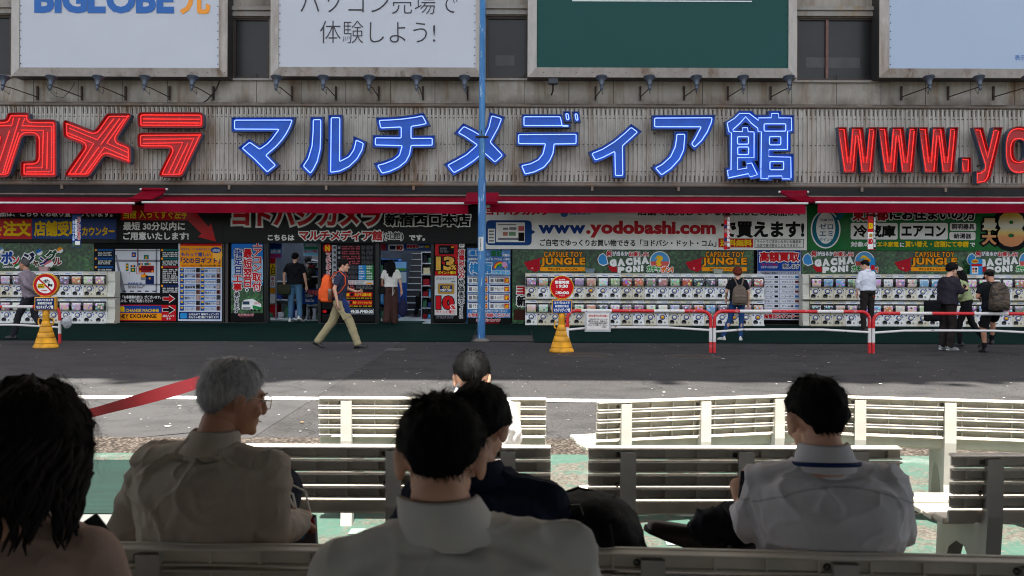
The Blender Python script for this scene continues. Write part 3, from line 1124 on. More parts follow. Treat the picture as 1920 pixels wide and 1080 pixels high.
neon('letter', 'red neon katakana letter shaped like a slanted cross', [[(880, 215), (905, 188), (935, 188), (1325, 340), (1480, 115), (1510, 88), (1815, 88), (1845, 110), (1842, 140), (1635, 465), (1800, 530), (1845, 570), (1845, 780), (1825, 805), (1780, 800), (1470, 685), (1275, 960), (1230, 993), (940, 993), (908, 965), (912, 930), (1175, 545), (920, 450), (882, 405)]], A,
     [[(965, 300), (1360, 465), (1595, 165)], [(940, 365), (1310, 515), (1045, 930)], [(1675, 165), (1410, 530)], [(1740, 165), (1495, 510), (1805, 650)], [(1385, 565), (1125, 930)], [(1200, 930), (1460, 570), (1805, 720)]], red=True)
A = (240, 200, 7.5)
neon('letter', 'red neon katakana letter of a bar above a bent stroke, left of the blue letters', [[(130, 110), (165, 72), (1030, 75), (1065, 110), (1065, 265), (1035, 302), (165, 300), (133, 270)], [(125, 400), (160, 360), (1025, 355), (1056, 385), (1040, 420), (780, 960), (740, 990), (460, 993), (430, 965), (440, 915), (600, 590), (160, 590), (128, 555)]], A,
     [[(205, 170), (1000, 175)], [(205, 222), (1000, 228)], [(205, 458), (915, 450), (710, 930)], [(205, 515), (765, 505), (565, 930)], [(835, 515), (635, 930)]], red=True, inset=.075)
A = (420, 200, 7.5)
neon('letter', 'blue neon katakana letter with a folded stroke, leftmost of the blue letters', [[(103, 147), (1000, 145), (985, 220), (955, 300), (905, 395), (840, 490), (755, 585), (640, 685), (778, 825), (600, 970), (400, 765), (190, 580), (355, 448), (497, 548), (580, 490), (645, 420), (692, 355), (103, 352)]], A)
neon('letter', 'blue neon katakana letter of two separate strokes, second of the blue letters', [[(1212, 140), (1397, 140), (1395, 420), (1388, 600), (1345, 780), (1285, 900), (1215, 997), (1060, 838), (1145, 710), (1195, 540), (1210, 330)], [(1465, 112), (1665, 112), (1662, 705), (1730, 670), (1785, 590), (1810, 500), (1818, 408), (2003, 490), (1975, 620), (1900, 755), (1780, 870), (1640, 940), (1455, 968)]], A)
A = (660, 200, 7.5)
neon('letter', 'blue neon katakana letter with two crossbars and a curved stem', [[(330, 152), (520, 145), (700, 132), (880, 108), (1010, 80), (1105, 262), (960, 295), (868, 308), (868, 405), (1167, 402), (1167, 580), (862, 582), (845, 680), (790, 790), (680, 880), (540, 945), (400, 980), (297, 795), (430, 765), (560, 715), (630, 660), (652, 585), (285, 575), (287, 395), (650, 398), (650, 325), (370, 338)]], A)
A = (820, 200, 7.5)
neon('letter', 'blue neon katakana letter crossed by the blue pole', [[(230, 375), (365, 228), (520, 305), (640, 375), (690, 270), (735, 75), (955, 140), (890, 310), (790, 490), (972, 683), (812, 830), (650, 690), (540, 785), (400, 880), (222, 978), (85, 808), (250, 720), (390, 640), (500, 540), (370, 450)]], A)
A = (960, 200, 7.5)
neon('letter', 'blue neon katakana letter with two small tick boxes at its upper right', [[(135, 105), (706, 105), (735, 238), (825, 240), (825, 297), (135, 297)], [(60, 357), (938, 353), (935, 550), (622, 555), (610, 660), (560, 770), (470, 875), (330, 945), (165, 985), (90, 805), (250, 770), (350, 720), (405, 650), (430, 552), (60, 550)], [(715, 62), (820, 62), (842, 210), (745, 218)], [(845, 65), (945, 65), (970, 220), (875, 222)]], A, inset=.06)
neon('letter', 'small blue neon katakana letter of a diagonal and an upright, without a top bar', [[(1070, 638), (1260, 560), (1420, 460), (1560, 345), (1675, 237), (1830, 350), (1700, 470), (1595, 565), (1600, 1008), (1417, 1005), (1410, 690), (1300, 745), (1155, 800)]], A)
A = (1200, 200, 7.5)
neon('letter', 'blue neon katakana letter left of the blue kanji', [[(168, 118), (1065, 112), (1045, 230), (985, 370), (900, 500), (765, 625), (678, 522), (740, 435), (800, 320), (168, 320)], [(480, 348), (675, 345), (670, 460), (655, 620), (590, 760), (460, 900), (300, 1010), (157, 850), (290, 780), (400, 680), (460, 550), (478, 440)]], A)
A = (1340, 200, 7.5)
neon('letter', 'dense blue neon kanji, last of the blue letters', [[(145, 210), (255, 150), (340, 55), (525, 55), (575, 112), (755, 112), (757, 55), (940, 55), (942, 112), (1120, 115), (1120, 370), (1072, 372), (1075, 630), (827, 634), (827, 660), (1115, 658), (1118, 1045), (940, 1045), (935, 1018), (820, 1018), (820, 1045), (635, 1045), (632, 1010), (500, 1030), (490, 1000), (180, 1030), (150, 855), (205, 850), (200, 405), (170, 400)]], A,
     [[(180, 225), (285, 160), (355, 92), (490, 92), (620, 190), (622, 155), (800, 153), (805, 92), (900, 92), (905, 155), (1085, 155), (1088, 335), (1030, 340), (1028, 605)], [(1015, 600), (768, 602), (765, 700), (1075, 708), (1080, 1000)], [(1068, 1015), (955, 1012), (950, 972), (760, 975), (755, 1012), (655, 1008), (655, 880)], [(655, 868), (662, 350), (615, 345), (610, 300), (520, 230), (440, 138), (360, 230), (260, 320), (265, 345), (395, 348), (400, 292), (465, 292), (475, 350), (555, 352)], [(560, 362), (558, 715), (325, 715), (325, 885), (460, 860), (445, 805), (525, 790), (605, 955), (500, 988), (480, 940), (185, 1003)], [(195, 978), (183, 895), (235, 885), (240, 365), (205, 350), (180, 232)]],
     holes=[[(435, 222), (385, 258), (490, 258)], [(335, 315), (370, 285), (372, 308)], [(512, 295), (512, 318), (550, 320)], [(385, 460), (435, 460), (435, 480), (385, 480)], [(388, 607), (436, 607), (436, 630), (388, 630)], [(755, 279), (955, 279), (955, 294), (755, 294)], [(825, 458), (882, 458), (882, 483), (825, 483)], [(828, 815), (932, 815), (932, 840), (828, 840)], [(612, 378), (624, 378), (622, 880), (562, 766), (608, 762)], [(392, 768), (425, 770), (438, 810), (435, 838), (390, 838)]],
     closed_tubes=[[(325, 420), (480, 420), (480, 525), (325, 525)], [(328, 565), (482, 565), (482, 672), (328, 672)], [(700, 238), (1005, 238), (1005, 342), (700, 342)], [(775, 418), (935, 418), (935, 535), (775, 535)], [(782, 770), (975, 770), (975, 885), (782, 885)]], auto=False)
A = (1560, 225, 7.5)
for dx, wl in ((0, 'first'), (571, 'second'), (1141, 'third')):
    neon('letter_w', 'red neon roman letter w, %s of the three from the left' % wl, [[(a + dx, b) for a, b in ((80, 98), (207, 98), (250, 480), (278, 98), (443, 98), (488, 480), (517, 98), (640, 98), (577, 745), (408, 745), (366, 340), (337, 745), (162, 745))]], A,
         [[(a + dx, b) for a, b in c] for c in ([(100, 150), (190, 715), (300, 715), (340, 220), (372, 220), (430, 715), (540, 715), (592, 150)], [(110, 130), (175, 130), (225, 600), (262, 600), (300, 130), (395, 130), (452, 600), (492, 600), (535, 130), (585, 130)])], red=True, auto=False)
A = (1760, 225, 8)
neon('dot', 'small square red neon dot between the w and the y', [[(345, 555), (495, 555), (495, 797), (345, 797)]], A, [[(362, 620), (380, 760), (450, 765), (455, 595), (370, 592)]], red=True, auto=False)
neon('letter', 'red neon roman letter y', [[(517, 110), (668, 108), (752, 430), (820, 105), (965, 105), (885, 480), (805, 800), (775, 885), (715, 940), (640, 957), (565, 955), (563, 765), (640, 757), (683, 720), (688, 680)]], A,
     [[(545, 165), (700, 620), (715, 680), (705, 750), (650, 795), (590, 800), (585, 915)], [(565, 148), (630, 148), (745, 570), (840, 160), (885, 155)], [(910, 165), (790, 660), (745, 850), (700, 915), (590, 935)]], red=True, auto=False)
def se(cx, cy, a, b, n=28, p=2.6):
    o_ = []
    for k in range(n):
        u = 2 * math.pi * k / n
        cu, su = math.cos(u), math.sin(u)
        o_.append((cx + a * abs(cu) ** (2 / p) * (1 if cu > 0 else -1), cy + b * abs(su) ** (2 / p) * (1 if su > 0 else -1)))
    return o_
neon('letter', 'red neon roman letter o cut by the right edge', [se(1215, 450, 215, 358)], A, holes=[se(1215, 452, 80, 153)], red=True, auto=False, closed_tubes=[se(1215, 455, 192, 328), se(1215, 455, 128, 180)])
# ---------------------------------------------------------------- awnings
M_AWN = mat('dark red awning cloth', (122, 3, 30), .75, var=.2, vs=1.5, bump=.3, bs=5, spec=.08)
M_BAR = mat('white metal bar', (205, 202, 198), .35, .2, .15)
YA, YA2 = 24.0, 25.3
def awning(px0, px1, label, cut=0):
    dxr = ((px0 + px1) / 2 - CX) * ROLL
    zf, zv, zr = P((px0 + px1) / 2, 380.5, YA).z, P((px0 + px1) / 2, 399.5, YA).z, P((px0 + px1) / 2, 369, YA2).z
    X0, X1 = P(px0, 390, YA).x, P(px1, 390, YA).x
    t = thing('awning', ((X0 + X1) / 2, YA, zf), label, 'awning', 'dark red awnings over the shopfront')
    n = max(8, int((X1 - X0) / .22))
    random.seed(int(px0) + 99)
    mb = MB()
    v = []
    for j, (y, z) in enumerate(((YA2, zr), ((YA + YA2) / 2, (zf + zr) / 2 - .02), (YA + .01, zf))):
        for i in range(n + 1):
            v.append((X0 + (X1 - X0) * i / n, y, z + (.012 * math.sin(i * 1.3) if j == 1 else 0)))
    mb.add(v, [(j * (n + 1) + i, j * (n + 1) + i + 1, (j + 1) * (n + 1) + i + 1, (j + 1) * (n + 1) + i) for j in range(2) for i in range(n)], M_AWN, True)
    at0(mb, t).build('canopy_cloth', t)
    mb = MB()
    v = []
    ph = random.random() * 6
    for j in range(5):
        q = j / 4
        for i in range(n + 1):
            x = X0 + (X1 - X0) * i / n
            v.append((x, YA - .012 + q * .03 * math.sin(x * 5 + ph) + q * .02 * math.sin(x * 13 + ph), zf - .02 - (zf - .02 - zv) * q + (.008 * math.sin(x * 2.1 + ph) if j == 4 else 0)))
    mb.add(v, [(j * (n + 1) + i, j * (n + 1) + i + 1, (j + 1) * (n + 1) + i + 1, (j + 1) * (n + 1) + i) for j in range(4) for i in range(n)], M_AWN, True)
    at0(mb, t).build('valance', t)
    mb = MB()
    mb.tube([(X0 - .06, YA - .01, zf), (X1 + .06, YA - .01, zf)], .028, M_BAR, 8)
    at0(mb, t).build('front_bar', t)
    for fx in (.12, .88):
        xa = X0 + (X1 - X0) * fx
        mb = MB()
        mb.tube([(xa, YA + .03, zf - .03), (xa + .5 * (1 if fx < .5 else -1), (YA + YA2) / 2, (zf + zr) / 2 - .09), (xa, YA2, zr - .06)], .022, mat('folding arm metal', (90, 88, 86), .4, .5), 6)
        at0(mb, t).build('folding_arm', t)
    return t
awning(-150, 248, 'dark red awning cut by the left edge of the photo')
awning(271, 878, 'long dark red awning between the two gaps left of the blue pole')
awning(919, 1510, 'long dark red awning over the white web address banner')
awning(1533, 2060, 'dark red awning over the green banner, cut by the right edge')
def flap(poly, label, y0, y1):
    n = len(poly)
    zc = P(poly[0][0], poly[0][1], y0)
    t = thing('awning_flap', (zc.x, y0, zc.z), label, 'awning flap', 'small red joints between the awnings')
    mb = MB()
    top = [P(a, b, y1 if b < 366 else y0) for a, b in poly]
    mb.add(top + [p + Vector((0, .02, -.03)) for p in top], [tuple(range(n)), tuple(reversed(range(n, 2 * n)))] + [(i, (i + 1) % n, n + (i + 1) % n, n + i) for i in range(n)], M_AWN)
    at0(mb, t).build('cloth', t)
    mb = MB()
    a, b = top[0], top[1]
    mb.tube([a + Vector((-.01, 0, 0)), b + Vector((.01, 0, 0))], .038, M_AWN, 8)
    mb.tube([a + Vector((-.06, 0, 0)), a + Vector((-.012, 0, 0))], .03, M_BAR, 8)
    mb.tube([b + Vector((.012, 0, 0)), b + Vector((.06, 0, 0))], .03, M_BAR, 8)
    at0(mb, t).build('roller', t)
    return t
flap([(267, 355), (310, 355), (306, 362), (285, 373), (240, 372), (266, 363)], 'small red cloth joint over the left awning gap', 24.3, 24.9)
flap([(1464, 360), (1512, 360), (1512, 366), (1540, 378), (1505, 378), (1482, 370)], 'small red cloth joint over the right awning gap', 24.3, 24.9)
t = thing('awning_flap', P(903, 378, 23.6), 'red cloth joint behind the blue pole between two awnings', 'awning flap', 'small red joints between the awnings')
mb = MB()
a, b, c, d = P(870, 378, 23.5), P(933, 378, 23.5), P(936, 361, 24.6), P(876, 361, 24.6)
mb.add([a, b, c, d, a + Vector((0, .02, -.06)), b + Vector((0, .02, -.06))], [(0, 1, 2, 3), (4, 5, 1, 0)], M_AWN)
at0(mb, t).build('cloth', t)

# ---------------------------------------------------------------- signs on the shopfront
WHT, BLK, RED, YEL, BLU, GRN, ORG = (lambda *a: [col(*c) for c in a])((232, 231, 226), (9, 9, 10), (190, 14, 24), (235, 190, 10), (14, 62, 140), (16, 100, 52), (240, 150, 20))
NAVY, SKY, GREY, CRM = col(22, 40, 90), col(40, 140, 200), col(120, 120, 125), col(235, 233, 226)
def _gloss(name, rgb, ru=.22):
    m = mat(name, rgb, ru, var=.12, vs=2, bump=.5, bs=3.0, spec=.14)
    return m
G_BLK, G_WHT, G_GRN, G_RED, G_BLU = _gloss('black banner film', (8, 8, 9), .3), _gloss('white banner film', (232, 230, 222), .35), _gloss('green banner film', (12, 104, 44), .25), _gloss('red banner film', (185, 12, 24)), _gloss('blue banner film', (14, 52, 120))
YBN = 25.70
def rect(mb, r, Y, m, dy=0.0):
    X0, X1, Z0, Z1 = PR(*r, Y)
    mb.quad((X0, Y - dy, Z0), (X1, Y - dy, Z0), (X1, Y - dy, Z1), (X0, Y - dy, Z1), m)
def rrect(mb, r, Y, m, dy=0.0, rad=.05):
    X0, X1, Z0, Z1 = PR(*r, Y)
    mb.flat(rounded([(X0, Z0), (X1, Z0), (X1, Z1), (X0, Z1)], rad, 3), Y - dy, m)
def poly(mb, pts, Y, m, dy=0.0):
    c = [P(a, b, Y) for a, b in pts]
    mb.flat([(p.x, p.z) for p in c], Y - dy, m)
def oval(mb, cx, cy, rx, ry, Y, m, dy=0.0, n=28):
    c = P(cx, cy, Y)
    mb.disc(c.x, Y - dy, c.z, 1, m, n, rx * Y / FPX, ry * Y / FPX)
def tx(mb, s, r, Y, m, bold=.03, outline=None, ow=.09, dy=.006, **k):
    if outline is not None:
        text(mb, s, r, Y, outline, bold, grow=ow, dy=dy, **k)
        dy += .003
    return text(mb, s, r, Y, m, bold, dy=dy, **k)
def sign(name, r, Y, base, label, cat, letters, group=None, thick=.012, wavy=0.0):
    """a flat sign: backing sheet + its printed matter"""
    X0, X1, Z0, Z1 = PR(*r, Y)
    t = thing(name, ((X0 + X1) / 2, Y, Z0), label, cat, group)
    mb = MB()
    mb.box(X0, X1, Y, Y + thick, Z0, Z1, base)
    at0(mb, t).build('sheet', t)
    mb = MB()
    letters(mb)
    if mb.f:
        at0(mb, t).build('print', t)
    return t
def small(mb, s, x0, y0, x1, y1, Y, m, dy=.006):
    text(mb, s, (x0, y0, x1, y1), Y, m, .02, dy=dy)

Y = YBN
def b1(mb):
    tx(mb, 'の商品は、こちらでお取り置きしています。', (-24, 394, 211, 406.5), Y, WHT, .03)
    rect(mb, (-90, 410, 60, 448), Y, G_RED, .003)
    rect(mb, (60, 410, 218, 448), Y, G_BLU, .003)
    tx(mb, 'ネットで', (-52, 424, 4, 442), Y, YEL, .03)
    tx(mb, '注文', (6, 414, 58, 443), Y, YEL, .045)
    tx(mb, '店舗受取', (64, 414, 152, 443), Y, YEL, .04)
    tx(mb, 'カウンター', (154, 425, 215, 442), Y, YEL, .04)
sign('banner', (-95, 385, 222, 455), Y, G_BLK, 'black banner with yellow writing on red and blue boxes, at the left edge', 'banner', b1)
def b2(mb):
    rect(mb, (227, 385, 366, 413), Y, G_RED, .003)
    tx(mb, '当館 入ってすぐ左手', (231, 394, 353, 410), Y, YEL, .035)
    tx(mb, '最短 30分以内に', (231, 416, 347, 432), Y, WHT, .035)
    tx(mb, 'ご用意いたします!', (231, 435, 354, 450), Y, WHT, .035)
    poly(mb, [(350, 398), (366, 396), (391, 425), (396, 418), (405, 453), (371, 444), (378, 438), (350, 411)], Y, G_RED, .007)
sign('banner', (222.5, 385, 418, 456), Y, G_BLK, 'black banner with a red arrow pointing down to the right', 'banner', b2)
def b3(mb):
    tx(mb, 'ヨドバシカメラ', (436, 383, 714, 424), Y, G_RED, .045, WHT, .085)
    tx(mb, '新宿西口本店', (722, 400, 882, 424), Y, BLK, .045, WHT, .08)
    tx(mb, 'こちらは', (502, 440, 552, 451), Y, WHT, .05)
    tx(mb, 'マルチメディア館', (561, 432, 717, 451), Y, G_RED, .04, WHT, .10)
    tx(mb, '(北館)', (720, 435, 756, 451), Y, BLK, .02, WHT, .08)
    tx(mb, 'です。', (767, 440, 797, 451.5), Y, WHT, .05)
sign('banner', (418.5, 385, 897, 456), Y, G_BLK, 'long black banner with big red white-edged writing above the doorways', 'banner', b3)
def b4(mb):
    tx(mb, 'ヨドバシカメラ', (912, 388, 1028, 403.5), Y, G_RED, .05)
    tx(mb, 'ISHII SPORTS', (1069, 397, 1106, 403), Y, col(60, 110, 170), .03)
    oval(mb, 1058, 401, 7, 6, Y, col(60, 110, 170), .004)
    tx(mb, '店舗で販売しているほとんどの商品が、', (1196, 390, 1500, 404.5), Y, BLK, .03)
    rrect(mb, (911, 413, 997, 460), Y, col(24, 66, 128), .003, .12)
    poly(mb, [(996, 430), (1004, 435), (996, 440)], Y, col(24, 66, 128), .0035)
    rect(mb, (930, 417, 984, 454), Y, CRM, .006)
    for k, (a, b, c, d, m) in enumerate(((934, 420, 968, 422, GREY), (943, 427, 953, 431, GREY), (955, 426, 968, 431, GREY), (943, 435, 952, 442, col(180, 120, 100)), (954, 435, 967, 442, col(110, 150, 110)), (934, 446, 976, 450, GREY), (972, 424, 983, 433, col(190, 90, 90)), (972, 436, 983, 452, BLK))):
        rect(mb, (a, b, c, d), Y, m, .009)
    rect(mb, (915, 429, 928, 456), Y, CRM, .006)
    for k in range(4):
        rect(mb, (917, 432 + k * 6, 926, 435 + k * 6), Y, GREY, .009)
    tx(mb, 'www', (1010, 422, 1097, 438), Y, col(24, 54, 120), .05)
    tx(mb, '.yodobashi.com', (1099, 414, 1342, 446), Y, col(178, 34, 44), .05)
    tx(mb, 'で買えます!', (1352, 415, 1508, 446), Y, BLK, .045)
    tx(mb, 'ご自宅でゆっくりお買い物できる「ヨドバシ・ドット・コム」', (1012, 449, 1343, 462), Y, BLK, .025)
    rect(mb, (1347, 447, 1412, 464), Y, G_RED, .003)
    tx(mb, '送料無料', (1350, 449, 1410, 462), Y, YEL, .045)
    for q in ((1415, 448, 1507, 449), (1415, 464, 1507, 465), (1415, 449, 1416, 464), (1506, 449, 1507, 464)):
        rect(mb, q, Y, BLK, .004)
    small(mb, 'ネットでご注文いただいた商品を', 1419, 450, 1502, 456, Y, BLK)
    small(mb, '当店で受け取ることもできます。', 1419, 457.5, 1499, 463, Y, BLK)
sign('banner', (908, 385, 1513, 468), Y, G_WHT, 'long white banner with a web address in blue and red', 'banner', b4)
M_GOLD = custom('gold gradient print', lambda nt, pos, b: nt.links.new(n_ramp(nt, (lambda s, m: (nt.links.new(pos, s.inputs[0]), nt.links.new(s.outputs[2], m.inputs[0]), m.outputs[0])[2])(nd(nt, 'ShaderNodeSeparateXYZ'), (lambda m: (setattr(m.inputs['From Min'], 'default_value', 2.1), setattr(m.inputs['From Max'], 'default_value', 2.95), m)[2])(nd(nt, 'ShaderNodeMapRange'))), [(0.0, lin((170, 90, 10))), (.35, lin((205, 120, 20))), (.5, lin((210, 175, 60))), (.7, lin((200, 200, 180))), (1, lin((215, 170, 30)))]), b.inputs['Base Color']), .25, .6)
def b5(mb):
    oval(mb, 1548, 430, 28, 36, Y, WHT, .003)
    oval(mb, 1548, 430, 25.5, 33.5, Y, col(20, 104, 120), .006)
    oval(mb, 1548, 427, 18, 30, Y, WHT, .009)
    poly(mb, [(1566, 412), (1570, 398), (1586, 396), (1580, 408), (1572, 413)], Y, col(20, 104, 120), .012)
    T_ = col(30, 76, 110)
    tx(mb, 'TOKYO', (1537, 410, 1562, 415), Y, T_, .03, dy=.012)
    tx(mb, 'ゼロ', (1536, 419, 1562, 430), Y, T_, .02, dy=.012)
    tx(mb, 'エミ', (1536, 433, 1562, 443), Y, T_, .02, dy=.012)
    tx(mb, 'ポイント', (1536, 446, 1561, 452.5), Y, T_, .02, dy=.012)
    tx(mb, '東京都', (1598, 388, 1666, 414), Y, G_RED, .045, WHT, .07)
    tx(mb, 'にお住まいの方', (1668, 390, 1829, 413), Y, BLK, .045, WHT, .07)
    for q in ((1595, 418, 1683, 449), (1687, 418, 1777, 449), (1781, 418, 1830, 433), (1780, 435, 1829, 450)):
        rrect(mb, q, Y, WHT, .004, .05)
    tx(mb, '冷蔵庫', (1600, 422, 1679, 445), Y, BLK, .04)
    tx(mb, 'エアコン', (1690, 423, 1773, 444), Y, BLK, .045)
    tx(mb, '照明器具', (1784, 420, 1827, 430.5), Y, BLK, .03)
    tx(mb, '給湯器', (1788, 437.5, 1821, 447.5), Y, BLK, .03)
    tx(mb, '対象の省', (1595, 453, 1644, 463), Y, WHT, .04)
    tx(mb, 'エネ家電', (1645, 453, 1685, 463), Y, YEL, .04)
    tx(mb, 'に', (1687, 455, 1695, 463), Y, WHT, .04)
    tx(mb, '買い替え・店頭にて申請', (1697, 452, 1816, 463.5), Y, YEL, .04)
    tx(mb, 'で', (1819, 455, 1828, 463), Y, WHT, .04)
    tx(mb, '最', (1842, 409, 1869, 433), Y, M_GOLD, .05, BLK, .13)
    tx(mb, '大', (1841, 434, 1868, 459), Y, M_GOLD, .05, BLK, .13)
    tx(mb, '8', (1870, 396, 1921, 463), Y, M_GOLD, .06, BLK, .1)
sign('banner', (1514, 385, 1990, 470), Y, G_GRN, 'green banner with white boxed words and a big gold figure', 'banner', b5)

# lower row of posters, hung on the shopfront
Y = 25.78
def _leaf(nt, pos, b):
    v = nd(nt, 'ShaderNodeTexVoronoi')
    v.inputs['Scale'].default_value = 16
    nt.links.new(pos, v.inputs['Vector'])
    big = n_noise(nt, n_map(nt, pos, 1.6), 1, 4)
    c = n_ramp(nt, v.outputs['Color'], [(.2, (.006, .03, .01)), (.6, (.02, .10, .025)), (.9, (.06, .2, .05))])
    nt.links.new(n_mix(nt, .8, c, n_ramp(nt, big, [(.35, (.12, .12, .12)), (.62, (1, 1, 1))]), 'MULTIPLY'), b.inputs['Base Color'])
M_LEAF = custom('leaf print', _leaf, .35)
M_JUN = M_LEAF
def p0(mb):
    for s, r, c, ro in (('ガ', (-70, 470, -44, 496), col(150, 30, 30), .1), ('チャ', (-46, 474, -20, 494), col(60, 30, 20), -.1), ('ポ', (2, 471, 24, 495), BLU, 0), ('ン', (23, 480, 37, 496), col(180, 20, 40), .15), ('ジ', (42, 474, 66, 497), col(24, 26, 60), .1), ('ャ', (62, 489, 73, 500), col(80, 46, 20), .1), ('ン', (74, 482, 91, 497), col(40, 36, 100), 0), ('グ', (86, 469, 107, 489), col(10, 70, 40), 0), ('ル', (101, 483, 116, 497), col(120, 24, 20), -.1)):
        tx(mb, s, r, Y, c, .05, WHT, .07, rot=ro)
    tx(mb, 'Capsule toys', (5, 498, 27, 503), Y, WHT, .03)
    for cx, cy, r, m in ((74, 473, 6, col(30, 100, 180)), (113, 469, 5.5, ORG), (91, 494, 9, col(200, 110, 120)), (1, 469, 6, col(90, 130, 170)), (32, 499, 5, col(20, 120, 40))):
        oval(mb, cx, cy, r, r, Y, WHT, .004)
        c = P(cx, cy, Y)
        q = r * Y / FPX
        mb.add([(c.x + q * math.cos(a), Y - .007, c.z + q * math.sin(a)) for a in [math.pi * k / 10 + .5 for k in range(11)]], [tuple(range(11))], m)
sign('poster', (-95, 456, 176, 511), Y, M_LEAF, 'leafy green sign with bouncing coloured katakana at the left edge', 'sign', p0)
def arrow(mb, x0, y0, x1, y1, m, dy):
    h, w_ = (y1 - y0), (x1 - x0)
    poly(mb, [(x0, y0 + h * .3), (x0 + w_ * .5, y0 + h * .3), (x0 + w_ * .5, y0), (x1, y0 + h * .5), (x0 + w_ * .5, y1), (x0 + w_ * .5, y1 - h * .3), (x0, y1 - h * .3)], Y, m, dy)
def fine(mb, x0, y0, x1, y1, m, rows, seed, s='特選家電製品売場案内時計玩具文具写真用品携帯電話'):
    """lines of small print"""
    rr = random.Random(seed)
    h = (y1 - y0) / rows
    for k in range(rows):
        a, n = x0, x1 - x0
        while a < x1 - h * 1.2:
            L = min(x1 - a, h * rr.choice((2, 3, 4)))
            if L < h:
                break
            text(mb, ''.join(rr.choice(s) for _ in range(max(1, int(L / h)))), (a, y0 + k * h + h * .12, a + L - h * .2, y0 + (k + 1) * h - h * .12), Y, m, .015, dy=.008)
            a += L + h * .35
def p1(mb):
    L = col(205, 205, 208)
    rect(mb, (216, 467, 300, 549), Y, L, .003)
    for q in ((216, 469, 300, 471), (216, 487, 300, 491), (257, 467, 260, 500), (292, 467, 295, 549), (216, 532, 300, 535)):
        rect(mb, q, Y, col(120, 120, 126), .005)
    poly(mb, [(216, 478), (219, 478), (236, 549), (228, 549)], Y, col(120, 120, 126), .0055)
    for q, m in (((247, 473, 255, 482), BLU), ((270, 478, 279, 486), col(16, 100, 90)), ((236, 494, 241, 508), GRN), ((245, 497, 254, 501), NAVY), ((245, 502, 254, 510), GRN), ((271, 493, 281, 497), col(16, 100, 90)), ((260, 493, 268, 497), BLU), ((260, 498, 289, 511), col(140, 20, 28)), ((264, 515, 277, 520), ORG), ((273, 517, 289, 533), NAVY), ((264, 520, 272, 525), GREY)):
        rect(mb, q, Y, m, .008)
    for cx, cy in ((251, 478), (274.5, 483), (238.5, 498), (238.5, 504), (249.5, 499), (249.5, 506), (265, 495), (281, 495), (263, 500), (263, 509), (286, 509), (281, 522)):
        oval(mb, cx, cy, 2, 2, Y, ORG, .011, 10)
    for q in ((257, 482, 258, 493), (276, 487, 277, 493), (256, 513, 267, 514), (256, 500, 257, 513), (242, 510, 243, 514)):
        rect(mb, q, Y, RED, .009)
    poly(mb, [(268, 515), (271, 511), (274, 515)], Y, col(220, 80, 10), .012)
    fine(mb, 263, 500, 286, 507, WHT, 2, 3)
    fine(mb, 274, 525, 288, 531, WHT, 2, 4)
    fine(mb, 240, 535, 272, 541, BLK, 2, 5)
    fine(mb, 240, 529, 268, 534, BLU, 1, 6)
    for k in range(6):
        rect(mb, (216 + k * 14, 545, 223 + k * 14, 547), Y, BLK, .007)
    for y in (467, 483, 499):
        rect(mb, (177.5, y, 213, y + 14), Y, col(14, 50, 90), .003)
        rect(mb, (178.5, y + 1, 212, y + 13), Y, BLK, .005)
        rect(mb, (181, y, 212, y + 3.5), Y, col(22, 80, 140), .007)
        oval(mb, 180, y + 2, 2.2, 2.2, Y, ORG, .010, 10)
        fine(mb, 184, y + 5, 210, y + 13, WHT, 3, int(y))
    for y, c, n in ((467, col(16, 90, 90), 3), (483, col(16, 90, 90), 3), (499, col(130, 24, 30), 8), (534, NAVY, 3)):
        rect(mb, (306, y, 335, y + 3.5), Y, c, .004)
        oval(mb, 304, y + 2, 2.2, 2.2, Y, ORG, .008, 10)
        fine(mb, 305, y + 5, 334, y + 5 + n * 3.4, WHT, n, int(y) + 1)
    tx(mb, 'すぐ右手に「お客様案内窓口」がございます。', (203, 554, 302, 560), Y, WHT, .02)
    tx(mb, 'お困りでしたら、ぜひご利用ください!', (203, 561, 287, 567), Y, WHT, .02)
    arrow(mb, 305, 551.5, 329, 568.5, WHT, .003)
    arrow(mb, 306, 553, 327.5, 567, RED, .006)
    rect(mb, (206, 571.5, 330, 601.5), Y, RED, .003)
    rect(mb, (206, 573, 303, 586.5), Y, BLU, .006)
    rect(mb, (206, 587, 303, 600), Y, ORG, .006)
    tx(mb, '両替機', (204, 574, 234, 585), Y, YEL, .04, dy=.009)
    tx(mb, 'CHANGE MACHINE', (236, 579, 298, 585), Y, YEL, .03, dy=.009)
    tx(mb, 'MONEY EXCHANGE', (209, 589, 294, 596), Y, BLK, .035, dy=.009)
    fine(mb, 209, 596.5, 241, 599, BLK, 1, 9)
    arrow(mb, 304.5, 573, 329, 589, WHT, .006)
    arrow(mb, 305.5, 574.5, 327.5, 587.5, BLK, .009)
    tx(mb, '店内入って', (305, 590, 327, 594.5), Y, WHT, .03)
    tx(mb, 'すぐ', (312, 595.5, 320, 600), Y, WHT, .03)
sign('notice_board', (176.5, 456.5, 333, 603), Y, BLK, 'black notice board with a street map and money exchange arrows', 'notice board', p1)
